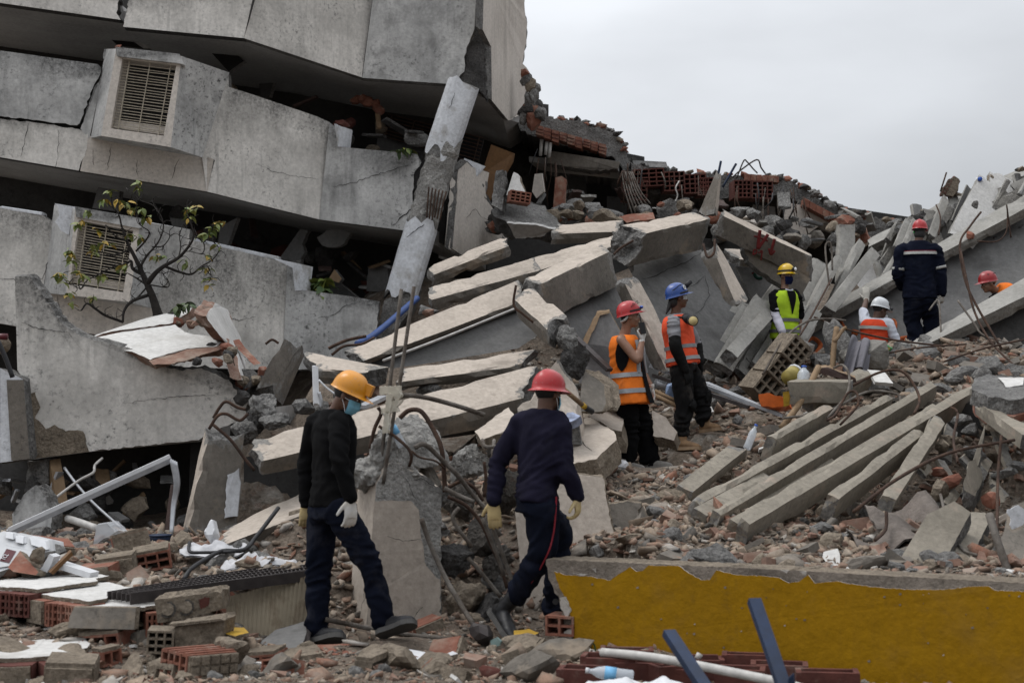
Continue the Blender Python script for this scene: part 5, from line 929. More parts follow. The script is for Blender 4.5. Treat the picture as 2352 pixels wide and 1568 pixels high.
for k in range(4):
    u, v = 1620 + k * 70 + g.uniform(-20, 20), 1195 - k * 12 + g.uniform(-10, 10); L = g.uniform(150, 330); Y = 10.5
    bar('narrow_joist', (u, v, Y + k * .05), (u + L, v - L * .58, Y + L / 170), g.uniform(.05, .1), g.uniform(.06, .1), ('joist_tan', 'joist_tan', 'broken'), tip=g.uniform(10, 30), seed=790 + k, chip=.02, seg=.12, label='narrow tan joist lying in the gaps of the long row', cat='joist', group='narrow joists in the row')
for k, (u, v, Y, s, m, lab) in enumerate([(2205, 470, 21, .1, 'broken', 'grey stone below the perforated lump'), (2240, 470, 20.3, .07, 'broken', 'small stone resting on the white slab joist'), (2228, 540, 19.8, .08, 'terracotta', 'orange brick piece resting on the beam edge'), (2276, 412, 21.2, .08, 'mortar', 'tan stone beside the small white jug')]):
    rock('concrete_lump', (u, v, Y), (s, s * .7, s * .8), m, 500 + k, label=lab, cat='concrete lump', rough=.1, group='lumps on the right crest')
jg = thing('plastic_jug', 'small white jug with blue cap on the right crest', 'jug', (2250, 420, 21))
put('jug_body', mesh('jug_body', *tube_geo([P(2250, 422, 21), P(2250, 418, 21), P(2250, 408, 21)], [.07, .075, .05], 10, 3), 'white_paint', smooth=True), jg); put('cap', mesh('cap', *tube_geo([P(2251, 411, 20.95), P(2251, 411, 20.88)], .035, 10, 1), 'plastic_blue', smooth=True), jg)
# things lying about on the right
ct = []
for k, (u, v, Y) in enumerate([(1945, 848, 14.2)]):
    g = random.Random(3); Vs, Fs = [], []; N = 18
    a0, a1, b0_, b1_ = P(1962, 775, 15.2), P(2008, 790, 15.3), P(1930, 852, 14.3), P(1990, 848, 14.3)
    for i in range(N + 1):
        for j in range(N + 1):
            s, t_ = i / N, j / N; p = a0.lerp(a1, s).lerp(b0_.lerp(b1_, s), t_)
            p += Vector((0, -.07 * math.sin(s * 17 + t_ * 2) * (.4 + t_ * .6) - .25 * math.sin(t_ * 2.6) * .4, .03 * math.sin(s * 9 + 2) + .12 * math.sin(t_ * 3.14))); Vs.append(p)
    Fs = [(i * (N + 1) + j, (i + 1) * (N + 1) + j, (i + 1) * (N + 1) + j + 1, i * (N + 1) + j + 1) for i in range(N) for j in range(N)]
    Vs2 = [v + Vector((0, .02, -.006)) for v in Vs]; n0 = len(Vs)
    put('grey_cloth', mesh('grey_cloth', Vs + Vs2, Fs + [tuple(x + n0 for x in f) for f in Fs], 'cloth_grey', smooth=True), label='grey cloth draped over a concrete lump below the crouching man', cat='cloth')
rock('concrete_lump', (1985, 820, 14.9), (.3, .25, .24), 'beam_rough', 520, label='big pale concrete lump under the draped grey cloth', cat='concrete lump'); rock('concrete_lump', (1925, 790, 15.3), (.16, .15, .26), 'broken', 521, label='upright grey lump behind the forked branch', cat='concrete lump')
def bottle(name, c, axis, L, r, mat, capm, label, lab=None, **kw):
    o = thing(name, label, 'bottle', c, **kw); c = V(c); a = Vector(axis).normalized(); pr = [(0, .75), (.03, 1), (.3, .96), (.33, 1), (.62, 1), (.75, .8), (.86, .38), (.93, .36)]
    def lathe(nm, prof, m):
        vs_, fs = [], []; n = 14; u1 = a.orthogonal().normalized(); u2 = a.cross(u1)
        for f, q in prof:
            for k in range(n): w = 2 * math.pi * k / n; vs_.append(c + a * (f - .5) * L + (u1 * math.cos(w) + u2 * math.sin(w)) * r * q)
        for i in range(len(prof) - 1):
            for k in range(n): fs.append((i * n + k, i * n + (k + 1) % n, (i + 1) * n + (k + 1) % n, (i + 1) * n + k))
        fs += [tuple(range(n))[::-1], tuple(range((len(prof) - 1) * n, len(prof) * n))]
        put(nm, mesh(nm, vs_, fs, m, smooth=True), o)
    lathe('bottle_body', pr, mat); lathe('cap', [(.93, .42), (1.0, .42)], capm)
    if lab: lathe('paper_label', [(.36, 1.03), (.6, 1.03)], lab)
    return o
bottle('plastic_bottle', (2086 - 360, 1003, 12.6), (.3, .1, .7), .24, .035, 'bottle_clear', 'plastic_blue', 'clear bottle with blue cap standing by the ribbed rod on the slope')
bottle('plastic_bottle', (1846, 866, 13.3), (.1, .3, .9), .22, .06, 'bottle_clear', 'plastic_blue', 'wide clear bottle with blue cap behind the pale concrete block')
bottle('plastic_bottle', (1533, 1150, 11.6), (1, .2, -.1), .26, .035, 'bottle_clear', 'white_paint', 'clear crushed bottle lying on brick chips below the women', None)
tb = thing('yellow_tub', 'small yellow printed tub lying by the hollow blocks', 'tub', (1818, 862, 13.6))
put('tub_body', mesh('tub_body', *tube_geo([P(1810, 868, 13.6), P(1826, 857, 13.7)], [.075, .085], 12, 1), 'lime_print', smooth=True), tb); put('tub_rim', mesh('tub_rim', *tube_geo([P(1826, 857, 13.69), P(1828, 855.5, 13.7)], .09, 12, 1), 'white_paint', smooth=True), tb)
plate('orange_wrapper', [(1742, 905, 13.9, 1), (1760, 902, 13.9, 2), (1800, 912, 13.9, 2), (1806, 930, 13.9, 2), (1775, 936, 13.9, 2), (1748, 932, 13.9, 2)], (.1, .2, -.04), 'plastic_orange', seed=2, label='crumpled orange plastic sheet below the hollow blocks', cat='plastic sheet')
plate('yellow_card', [(1798, 900, 13.7), (1812, 898, 13.7), (1812, 930, 13.7), (1800, 934, 13.7)], (.02, .05, 0), 'paint_yellow', seed=2, label='yellow printed card beside the orange plastic sheet', cat='card')
plate('green_package', [(2004, 786, 15.2, 1), (2022, 784, 15.2, 1), (2046, 798, 15.2, 1), (2040, 806, 15.2, 1), (2020, 800, 15.2, 1), (2004, 794, 15.2)], (.05, .1, 0), 'paint_green', seed=2, label='torn green and yellow package behind the draped grey cloth', cat='package')
plate('yellow_end', [(2026, 790, 15.18), (2046, 799, 15.18), (2040, 806, 15.18), (2024, 799, 15.18)], (0, .01, 0), 'lime_print', bpy.data.objects['green_package'], 3)
plate('cardboard_flap', [(1882, 846, 13.4, 1), (1900, 843, 13.4, 1), (1965, 868, 13.3, 1), (1968, 880, 13.3, 1), (1884, 857, 13.4)], (.05, .3, .03), ('wood_dark', 'wood_pale'), seed=4, label='brown board flap folded over the pale concrete block', cat='board')
for k, (pts, Y, lab) in enumerate([([(1992, 848), (2030, 852), (2052, 880), (2010, 876)], 13.6, 'white paper sheet crumpled among the brick chips on the right'), ([(1600, 930), (1630, 925), (1640, 945), (1606, 950)], 14.6, 'white tile lying right of the tan boots'), ([(1740, 1020), (1800, 1000), (1800, 1010), (1744, 1032)], 12.6, 'white strip lying beside the clear bottle on the slope')]):
    plate('white_sheet', [(u, v, Y + (.3 if i in (0, 1) else 0), 1) for i, (u, v) in enumerate(pts)], (0, .03, -.03), 'white_plaster', seed=k, label=lab, cat='sheet')
# metal channels and tubes behind the women
for k, (a, b, m, lab) in enumerate([((1495, 840, 14.6), (1800, 985 - 30, 14.0), 'alu', 'upper long grey metal channel sloping behind the women'), ((1500, 862, 14.4), (1720, 935, 14.0), 'steel_dark', 'lower dark metal channel sloping behind the women'), ((1310, 765, 13.6), (1400, 850, 13.3), 'steel_dark', 'metal channel leaning behind the red helmet woman'), ((1620, 880, 14.8), (1735, 930, 14.2), 'alu', 'short grey metal channel end right of the black trousers')]):
    bar('metal_channel', a, b, .09, .035, (m, m, m), seed=200 + k, chip=.0, end=(0, 0), wob=.002, seg=.2, label=lab, cat='metal channel', group='metal channels')
tube('grey_pipe', [(1505, 880, 14.6), (1560, 895, 14.5), (1620, 905, 14.5)], .05, 'alu', n=10, label='grey plastic pipe lying behind the legs of the two women', cat='pipe')
for k, (a, b, lab) in enumerate([((1505, 898, 14.2), (1562, 925, 14.0), 'upper wooden tool handle lying between the women'), ((1505, 908, 14.1), (1555, 932, 13.9), 'lower wooden tool handle lying between the women')]): tube('tool_handle', [a, b], .022, 'wood_pale', label=lab, cat='tool handle')
sv = thing('shovel', 'wooden shovel handle with yellow and black collar slanting behind the red helmet man', 'shovel', (1330, 920, 11.6))
tube('shaft', [(1286, 886, 11.3), (1338, 930, 11.5)], .02, 'wood_pale', sv, n=10); tube('collar', [(1337, 929, 11.5), (1344, 935, 11.52)], .024, 'paint_yellow', sv, n=10); tube('socket', [(1344, 935, 11.52), (1360, 945, 11.6)], .024, 'black_rubber', sv, n=10)
rock('blue_ball', (1545, 898, 14.3), (.1, .1, .1), 'plastic_pale_blue', 3, rough=0, label='pale blue plastic ball behind the dusty trousers', cat='ball')
plate('striped_cloth', [(1294, 948, 11.9, 2), (1316, 946, 11.9, 2), (1334, 955, 11.8, 2), (1312, 968, 11.7, 2), (1300, 970, 11.7, 2)], (.02, .1, -.06), 'cloth_stripe', seed=3, label='blue striped cloth behind the head of the red helmet man', cat='cloth')
rock('white_sack', (1408, 1085, 12.6), (.18, .15, .13), 'cloth_white', 8, sub=4, rough=.12, label='crumpled white sack at the feet of the orange vest woman', cat='sack'); rock('white_sack', (1392, 1100, 12.4), (.12, .1, .08), 'cloth_white', 9, sub=4, rough=.15, label='small white rag beside the crumpled sack', cat='sack')
g = random.Random(8)
for k, (u, v, Y, w, lab) in enumerate([(2110, 1190, 9.9, .35, 'upper crumpled brown carpet flap below the joists'), (2060, 1225, 9.6, .3, 'lower crumpled brown carpet flap above the yellow wall')]):
    Vs = []; N = 12; c = P(u, v, Y)
    for i in range(N + 1):
        for j in range(N + 1):
            x, y = (i / N - .5) * 2 * w, (j / N - .5) * w * 1.3; Vs.append(c + Vector((x, y, .1 * noise.noise(Vector((x * 5, y * 5, k))) + .06 * math.sin(x * 14 + k) - .35 * y * -1 - .1 * abs(x))))
    Fs = [(i * (N + 1) + j, (i + 1) * (N + 1) + j, (i + 1) * (N + 1) + j + 1, i * (N + 1) + j + 1) for i in range(N) for j in range(N)]
    n0 = len(Vs); put('carpet_flap', mesh('carpet_flap', Vs + [v - Vector((0, 0, .012)) for v in Vs], Fs + [tuple(x + n0 for x in f) for f in Fs], 'carpet', smooth=True), label=lab, cat='carpet')

g = random.Random(52)
for k in range(26):        # slab slivers and bricks in the cavity under the joists
    u, v = g.uniform(2110, 2350), g.uniform(960, 1150); Y = 11.9 - (v - 960) / 200 * 1.4; L = g.uniform(12, 45); a = R(g.uniform(40, 130))
    if k % 2: bar('slab_sliver', (u - math.cos(a) * L, v + math.sin(a) * L, Y), (u + math.cos(a) * L, v - math.sin(a) * L, Y + .3), g.uniform(.06, .16), .04, (g.choice(['joist_tan', 'cream_grey', 'beam_rough']), 'joist_tan', 'broken'), up=(.3, -.8, .5), seed=k, chip=.02, label='thin slab sliver standing in the cavity at right', cat='slab', group='slab slivers in the cavity')
    else: rock('cavity_lump', (u, v, Y), (g.uniform(.06, .13), .08, g.uniform(.04, .09)), g.choice(['terracotta', 'broken', 'mortar', 'terracotta']), 1200 + k, sub=2, rough=.1, label='broken lump lying in the cavity at right', cat='lump', group='lumps in the cavity')
# ------------------------------------------------------------------ low yellow wall
pY = PL((1300, 1500, 8.75), (2352, 1600, 7.25))
YW = thing('yellow_wall', 'low mustard yellow wall with flaking paint and bare concrete coping at lower right', 'wall', pY.at(1800, 1540))
nrm = Vector((pY.n.x, pY.n.y, 0)).normalized(); nrm = nrm if nrm.y > 0 else -nrm
plate('wall_core', pY.pts([(1254, 1284, 1.5), (1700, 1303, 1), (2420, 1342), (2420, 1680), (1310, 1540), (1314, 1490, 2), (1300, 1440, 4), (1284, 1380, 4), (1264, 1335, 3)]), tuple(nrm * .24), ('wall_cap', 'mortar'), YW, 1, edge_noise=.1)
plate('paint_skin', pY.pts([(1272, 1311, 1), (1300, 1320, 1), (1353, 1323, 1), (1402, 1332, 1), (1420, 1318, 1), (1448, 1301, 1), (1462, 1312), (1476, 1310), (1490, 1297, 1), (1560, 1299, 1), (1580, 1314, 1), (1610, 1331, 1), (1630, 1331), (1645, 1309, 1), (1690, 1319, 1), (1764, 1323, 1),
      (1790, 1326, 1), (1812, 1338, 1), (1835, 1335), (1856, 1319), (1872, 1339, 1), (1920, 1334, 1), (2000, 1347, 1), (2090, 1353, 1), (2170, 1353, 1), (2230, 1346), (2270, 1345, 1), (2286, 1355, 1), (2420, 1360), (2420, 1678), (1314, 1542), (1314, 1489, 1), (1320, 1440, 1.5), (1308, 1408, 1.5), (1313, 1402, 1.5), (1300, 1378, 1.5), (1285, 1350, 1)], -.012), tuple(nrm * .008), ('wall_yellow', 'wall_white_chip'), YW, 2, step=6)
for k, pts in enumerate([[(1285, 1372, 2), (1300, 1370, 2), (1312, 1402, 2), (1300, 1420, 2), (1290, 1400, 2)], [(1296, 1450, 2), (1314, 1440, 2), (1312, 1488, 1), (1292, 1492, 2)], [(1792, 1308, 1), (1812, 1309, 1), (1806, 1316, 1)], [(1360, 1306, 1), (1368, 1304, 1), (1368, 1314, 1)], [(1316, 1316, 1), (1350, 1318, 1), (1340, 1322, 1)], [(1836, 1312, 1), (1852, 1312, 1), (1850, 1320, 1)]]):
    plate('plaster_patch', pY.pts(pts, -.016), tuple(nrm * .006), 'wall_white_chip', YW, 10 + k, step=5)
g = random.Random(6)
for k in range(34):        # flaked spots on the paint
    u = g.uniform(1320, 2340); v0 = 1330 + (u - 1320) * .03; v = v0 + (g.random() ** 2) * 170 + 6; w = g.uniform(1.5, 6)
    plate('flaked_spot', pY.pts([(u, v, 1), (u + w, v - w * .4, 1), (u + w * 1.2, v + w * .5, 1), (u + w * .3, v + w * .7, 1)], -.015), tuple(nrm * .003), g.choice(['wall_white_chip', 'wall_cap', 'wall_cap']), YW, 40 + k, step=2)
put('drain_hole', mesh('drain_hole', *tube_geo([pY.at(1276, 1381, -.02), pY.at(1276, 1381, .05)], .02, 8, 1), 'black_hole'), YW)
hollow_block('clay_block', pY.at(1296, 1432, .06), (0, 0, -20), .2, .18, .12, 2, 2, .014, 'terracotta', None, YW, 3)
# ------------------------------------------------------------------ sheared column stump with its rods
CS = thing('column_stump', 'sheared cream column stump with crushed grey top between the two walking men', 'column', (930, 1480, 9.6))
plate('stump_shaft', PL((862, 1200, 9.5), (1014, 1200, 9.7), (850, 1470, 9.4)).pts([(864, 1111, 3), (880, 1080, 3), (903, 1056, 3), (943, 1081, 3), (974, 1091, 3), (1016, 1127, 2), (1012, 1250, 2), (1017, 1490), (836, 1490), (846, 1390), (858, 1200)]), (-.15, .32, .06), ('concrete_raw', 'cream'), CS, 5, edge_noise=.05)
ps = PL((862, 1200, 9.49), (1014, 1200, 9.69), (850, 1470, 9.39))
plate('render_coat', ps.pts([(860, 1150, 2), (900, 1148, 2), (945, 1150, 2), (962, 1170, 2), (968, 1240, 3), (980, 1300, 3), (1010, 1330, 3), (1012, 1488), (840, 1488), (846, 1390, 1), (856, 1200, 1)], -.004), (0, .006, 0), ('cream', 'broken'), CS, 6)
for k, pp in enumerate([[(920, 1090), (938, 1105), (945, 1130), (958, 1150)], [(938, 1105), (965, 1098), (1000, 1115)], [(890, 1230), (925, 1240), (975, 1238)], [(948, 1420), (965, 1400), (972, 1392)], [(830, 1400), (845, 1330), (852, 1290)]]): crack(CS, ps.pts(pp, -.006), 1.8, 90 + k)
for k, (u, v, Y, sx, sy, sz, m) in enumerate([(852, 1085, 9.68, .15, .13, .14, 'concrete_raw'), (872, 1050, 9.7, .12, .11, .2, 'concrete_raw'), (908, 1060, 9.72, .12, .1, .18, 'concrete_raw'), (832, 1095, 9.72, .1, .1, .11, 'concrete_raw'), (935, 1092, 9.74, .1, .1, .12, 'concrete_raw'), (888, 1022, 9.76, .1, .09, .14, 'concrete_raw')]):
    rock('crushed_concrete', (u, v, Y), (sx, sy, sz), m, 600 + k, sub=4, rough=.22, parent=CS)
for k, pts in enumerate([[(868, 1100, 9.6), (882, 1000, 9.62), (896, 880, 9.65), (922, 664, 9.7)], [(880, 1110, 9.55), (905, 950, 9.58), (918, 880, 9.6), (951, 658, 9.66)], [(850, 1030, 9.6), (860, 985, 9.6), (875, 950, 9.6), (868, 935, 9.6)]]): tube('rebar', pts, .013, 'rebar_dusty' if k < 2 else 'rust', CS, n=8)
RB = [('thick rod bowing right from the taped uprights', [(905, 920, 9.6), (925, 908, 9.6), (975, 912, 9.7), (1045, 930, 9.8), (1112, 952, 9.9)], .017, 'rebar_dusty'), ('rusty rod arching over the round concrete lump', [(918, 960, 9.85), (940, 942, 9.85), (968, 945, 9.8), (995, 985, 9.75), (1014, 1030, 9.7), (1020, 1090, 9.7), (1022, 1130, 9.7)], .017, 'rust'),
 ('bent rod running from the stump top to the lower right', [(870, 978, 9.55), (905, 1000, 9.55), (938, 1030, 9.5), (945, 1050, 9.5), (940, 1070, 9.55)], .011, 'rust'), ('thick dusty rod diving right past the dark rocks', [(952, 1028, 9.6), (975, 1020, 9.6), (1010, 1050, 9.65), (1050, 1090, 9.7), (1090, 1140, 9.8), (1120, 1175, 9.8), (1150, 1230, 9.8)], .017, 'rebar_dusty'),
 ('thin wire looping over the round lump', [(945, 1035, 9.5), (965, 1050, 9.5), (1000, 1058, 9.5), (1020, 1075, 9.55)], .007, 'rust'), ('short thick rod pointing right below the lump', [(1020, 1120, 9.5), (1055, 1138, 9.5), (1088, 1152, 9.5)], .016, 'rebar_dusty'), ('rod curving down between the rocks', [(1028, 1140, 9.6), (1070, 1160, 9.6), (1105, 1200, 9.6), (1128, 1250, 9.6), (1150, 1300, 9.6), (1165, 1350, 9.6)], .013, 'rust'),
 ('hooked rod under the round lump', [(1055, 1165, 9.4), (1040, 1185, 9.4), (1050, 1210, 9.4), (1085, 1255, 9.4)], .014, 'rebar_dusty'), ('long ribbed rod slanting down the stump face', [(968, 1190, 9.3), (985, 1240, 9.3), (1020, 1320, 9.25), (1060, 1390, 9.15), (1088, 1435, 9.05)], .017, 'rebar_dusty'), ('ribbed rod lying along the foot of the stump', [(748, 1422, 8.95), (800, 1432, 9.05), (870, 1446, 9.05), (960, 1460, 9.0), (1060, 1468, 8.95)], .016, 'rebar_dusty'),
 ('upper of two parallel rods below the red helmet man hand', [(1118, 1180, 9.3), (1150, 1260, 9.3), (1172, 1320, 9.3), (1192, 1370, 9.3)], .014, 'rebar_dusty'), ('lower of two parallel rods below the red helmet man hand', [(1108, 1190, 9.35), (1140, 1270, 9.35), (1158, 1320, 9.35)], .013, 'rebar_dusty'), ('rod slanting to the boot of the red helmet man', [(1075, 1280, 9.4), (1110, 1320, 9.4), (1150, 1370, 9.4)], .014, 'rebar_dusty'),
 ('short rod jutting from the cream chunk, upper', [(1135, 1010, 10.2), (1132, 1040, 10.1), (1128, 1065, 10.1)], .013, 'rebar_dusty'), ('rod bent round the broken chunk by the navy sleeve', [(1108, 1010, 10.1), (1115, 1025, 10.0), (1145, 1025, 10.0)], .014, 'rebar_dusty'), ('rod hanging by the navy sleeve', [(1112, 1060, 10), (1116, 1100, 10), (1112, 1140, 10)], .012, 'rust'), ('dark coil of rods behind the navy sleeve', [(1030, 1120, 9.9), (1060, 1105, 9.9), (1090, 1120, 9.9), (1110, 1150, 9.9)], .013, 'rust'),
 ('black bent rods spilling over the broken post foot', [(490, 960, 12.2), (505, 935, 12.2), (520, 922, 12.2), (545, 935, 12.2), (565, 940, 12.2)], .014, 'rust'), ('second black rod loop over the broken post foot', [(480, 985, 12.1), (500, 955, 12.1), (520, 950, 12.1), (550, 965, 12.1), (570, 950, 12.1)], .014, 'rust'), ('dark rod drooping along the grey post', [(490, 975, 11.9), (530, 1010, 11.9), (560, 1050, 11.9), (585, 1080, 11.9)], .014, 'rust'),
 ('tangle of rods at the left end of the longest diagonal beam', [(755, 800, 13.3), (775, 790, 13.3), (800, 780, 13.4), (840, 772, 13.5)], .016, 'rust'), ('second tangle rod at the left end of the diagonal beam', [(762, 815, 13.3), (790, 795, 13.3), (830, 790, 13.4), (860, 775, 13.5)], .013, 'rust'), ('thin rods by the broken post foot above the white strip lamp', [(610, 790, 13), (625, 780, 13), (640, 788, 13)], .012, 'rust'), ('bent wire over the leaning post foot', [(1185, 655, 12.9), (1180, 700, 12.9), (1200, 720, 12.9), (1225, 740, 12.9)], .012, 'rust'),
 ('rod fan at the junction of the highest beam', [(1410, 585, 15.8), (1425, 570, 15.8), (1455, 552, 15.8)], .014, 'rust'), ('bent rods at the right junction of the highest beam', [(1615, 560, 15.8), (1625, 590, 15.7), (1640, 580, 15.7), (1642, 550, 15.8)], .014, 'rust'), ('rod sticking up from the tall cream spike', [(1650, 400, 18.05), (1653, 385, 18.05), (1656, 370, 18.05)], .016, 'navy_steel'), ('rod sticking up right of the tall cream spike', [(1660, 430, 18.3), (1680, 395, 18.3), (1691, 376, 18.3)], .016, 'navy_steel'),
 ('wire arch against the sky above the far wing, taller', [(1682, 408, 23), (1700, 392, 23), (1738, 367, 23), (1748, 385, 23), (1758, 399, 23)], .013, 'steel_dark'), ('wire arch against the sky above the far wing, lower', [(1692, 410, 23), (1708, 370, 23), (1716, 372, 23), (1730, 388, 23), (1740, 398, 23)], .012, 'steel_dark')]
for k, (lab, pts, r, m) in enumerate(RB): tube('bent_rod', pts, r, m, n=7, label=lab, cat='steel rod', group='bent steel rods in the middle')
tp = thing('plastic_tape', 'torn clear plastic wrapped around the two upright rods', 'plastic wrap', (900, 930, 9.6))
for k, pts in enumerate([[(871, 888), (918, 886), (920, 904), (872, 906)], [(905, 886), (922, 905), (914, 920), (898, 910)], [(898, 920), (925, 918), (908, 936), (890, 935)], [(874, 938), (908, 930), (915, 944), (875, 950)], [(888, 905), (902, 905), (896, 945), (884, 945)], [(882, 950), (895, 948), (890, 995), (878, 995)]]):
    plate('plastic_strip', [(u, v, 9.5 - .01 * k, 1.5) for u, v in pts], (.01, .06, 0), 'film_cream', tp, k, step=5)
bottle('plastic_bottle', (904, 987, 9.62), (-.45, 0, .8), .26, .032, 'bottle_clear', 'white_paint', 'clear water bottle stuck head up on the crushed stump', 'label_blue')
for k, (u, v, Y, s, m, lab) in enumerate([(968, 1015, 10.1, (.19, .16, .24), 'concrete_raw', 'big round grey lump of crushed concrete behind the stump'), (995, 1110, 10.05, (.09, .09, .17), 'cream_grey', 'cream faced shard right of the round lump'), (1068, 1060, 10.5, (.14, .14, .17), 'concrete_raw', 'angular grey lump left of the navy sleeve'), (1130, 1010, 10.7, (.13, .15, .14), 'concrete_raw', 'broken beam end with cream top by the navy shoulder'),
     (1060, 1160, 10.3, (.15, .15, .16), 'rubble_dark', 'dark lump under the bent rods'), (1110, 1240, 10.0, (.16, .14, .15), 'rubble_dark', 'dark lump at knee height between the men'), (1050, 1280, 9.9, (.13, .14, .12), 'broken_dark', 'dark brown lump right of the stump middle'), (1130, 1300, 9.9, (.12, .12, .14), 'rubble_dark', 'mossy dark lump by the thigh of the red helmet man'),
     (1062, 1390, 9.7, (.17, .16, .19), 'mortar', 'cracked sandy lump right of the stump foot'), (1120, 1420, 9.6, (.14, .15, .14), 'broken_dark', 'dark cracked lump behind the lifted boot'), (1040, 1450, 9.6, (.1, .12, .1), 'broken_dark', 'small dark lump at the stump foot'), (1010, 1150, 10.0, (.06, .06, .1), 'broken', 'small grey shard beside the stump corner'), (1150, 1120, 10.6, (.14, .14, .2), 'rubble_dark', 'dark lump behind the hanging glove'),
     (605, 935, 12.3, (.14, .12, .12), 'broken', 'round grey stone above the lowest beam'), (640, 965, 12.1, (.16, .12, .09), 'broken', 'flat grey stone lying above the lowest beam'), (560, 985, 12.3, (.13, .12, .12), 'broken', 'grey lump on the head of the worn post'), (590, 965, 12.4, (.1, .1, .09), 'broken_dark', 'dark lump between post and round stone'), (700, 935, 12.6, (.18, .1, .06), 'mortar', 'flat dusty lump left of the orange helmet')]):
    rock('concrete_lump', (u, v, Y), s, m, 640 + k, sub=4, rough=.2, label=lab, cat='concrete lump', group='lumps around the stump')
plate('beam_end_top', PL((1090, 1000, 10.3), (1160, 950, 10.9), (1175, 990, 10.4)).pts([(1090, 990, 2), (1168, 935, 2), (1180, 950, 2), (1176, 985, 2), (1105, 1012, 2)]), (.02, .1, -.08), ('cream', 'mortar'), seed=5, label='cream topped beam end jutting up left of the navy shoulder', cat='slab')
for k, (lab, Y, dz, pts, m) in enumerate([
  ('tall cream slab standing behind the red helmet man', 10.3, .25, [(1268, 1090, 2), (1320, 1086, 2), (1384, 1096, 3), (1398, 1180, 3), (1412, 1240, 3), (1416, 1300), (1255, 1310), (1262, 1180)], 'cream'),
  ('narrow cream slab standing left of the thigh of the red helmet man', 9.9, .2, [(1183, 1172, 2), (1215, 1165, 2), (1262, 1180, 2), (1258, 1300, 1), (1240, 1410), (1205, 1412), (1198, 1330, 1), (1190, 1250, 1)], 'cream'),
  ('grey cream slab piece leaning right of the tall slab', 10.6, .25, [(1394, 1160, 2), (1440, 1150, 2), (1472, 1155, 3), (1462, 1190, 3), (1440, 1230, 2), (1410, 1240, 2)], 'cream_grey'),
  ('light cream slab piece at the foot of the rubble slope', 10.9, .35, [(1470, 1160, 2), (1530, 1152, 2), (1565, 1180, 2), (1575, 1220, 2), (1520, 1240, 2), (1440, 1240, 2)], 'cream')]):
    pl = PL((pts[0][0], 1300, Y), (pts[-3][0], 1300, Y + .05), (pts[0][0], 1100, Y + dz))
    plate('standing_slab', pl.pts(pts), (.02, .16, 0), (m, 'mortar'), seed=170 + k, label=lab, cat='slab', group='cream slabs behind the red helmet man')

# ------------------------------------------------------------------ brick slabs with white plaster, lower left
def hz(pts, z): return [(p[0], p[1], (CAMZ - z) * (FPX / (p[1] - 932.0)), *p[2:]) for p in pts]
def brick_slab(label, pts, z, seed, th=.17, blocks=()):
    o = thing('brick_slab', label, 'brick slab', Vector(V(hz(pts, z)[0])), 'plastered brick slabs at lower left')
    h = hz([(p[0], p[1], 1.2) for p in pts], z)
    plate('plaster_face', h, (0, 0, -.022), ('white_plaster', 'mortar'), o, seed, step=6)
    cu, cv = sum(p[0] for p in pts) / len(pts), sum(p[1] for p in pts) / len(pts)
    c = [(cu + (p[0] - cu) * .985, cv + (p[1] - cv) * .97) for p in pts]
    core = plate('brick_core', hz([(p[0], p[1], 1.5) for p in c], z - .024), (0, 0, -th + .024), ('mortar', 'terracotta_dark'), o, seed + 1, step=8)
    for k, (u, v, rz, m) in enumerate(blocks):
        hollow_block('clay_block', hz([(u, v)], z - .02)[0], (90 * (k % 2 == 5), 0, rz), .2, .3, th - .05, 3, 2, .016, m, ['+z'], o, seed + k)
        bpy.context.view_layer.update
    return o
def blocks_under(o, pts, z, n, seed, m='terracotta_dark', th=.17):
    """clay blocks showing along the near edge (pts run left to right)"""
    g = random.Random(seed); ws = [V(hz([p], z)[0]) for p in pts]
    for i in range(len(ws) - 1):
        a, b = ws[i], ws[i + 1]; L = (b - a).length; k = max(1, round(L / .3)); d = (b - a) / k
        ang = math.degrees(math.atan2(d.y, d.x))
        for j in range(k):
            c = a + d * (j + .5) + Vector((0, .085, -.024 - (th - .03) / 2)) + Vector((g.uniform(-.01, .01), g.uniform(-.02, .012), 0))
            hollow_block('clay_block', c, (0, g.uniform(-1.5, 1.5), ang + g.uniform(-3, 3)), .2, d.length - .012, th - .03, g.choice([3, 4]), g.choice([2, 3]), .014, m, ['-y'] if g.random() < .45 else None, o, seed + i * 7 + j)
s1 = brick_slab('white plastered brick slab, farthest of the stack at lower left', [(-20, 1347), (2, 1331), (100, 1321), (140, 1315), (215, 1316), (251, 1321), (220, 1328), (225, 1333), (180, 1340), (135, 1346), (87, 1353), (37, 1348)], .36, 700)
blocks_under(s1, [(-20, 1351), (40, 1352), (87, 1356)], .36, 3, 1)
s2 = brick_slab('white plastered brick slab touching the rusty grating tip', [(85, 1361), (120, 1352), (160, 1346), (215, 1336), (250, 1336), (312, 1352), (252, 1363), (245, 1373), (205, 1380), (160, 1373), (122, 1369)], .33, 710)
blocks_under(s2, [(85, 1366), (125, 1373), (165, 1377), (205, 1383)], .33, 3, 2, 'terracotta')
s3 = brick_slab('white topped brick slab with grey tiled front, nearest the block with round holes', [(168, 1391), (180, 1385), (240, 1377), (355, 1377), (362, 1388), (325, 1394), (205, 1394)], .3, 720, th=.2)
plate('tile_front', PL((168, 1396, 8.4), (320, 1398, 8.4), (158, 1440, 8.36)).pts([(170, 1394), (312, 1395), (308, 1445), (155, 1441), (160, 1415)]), (.01, .06, 0), ('cream_grey', 'mortar'), s3, 3)
blocks_under(s3, [(318, 1398), (362, 1396)], .29, 1, 5, 'terracotta')
s4 = brick_slab('large white plastered brick slab at the bottom left corner', [(-30, 1512), (-20, 1480), (0, 1476), (50, 1463), (125, 1456), (170, 1455), (207, 1476), (200, 1487), (137, 1504), (75, 1509)], .12, 730, th=.2)
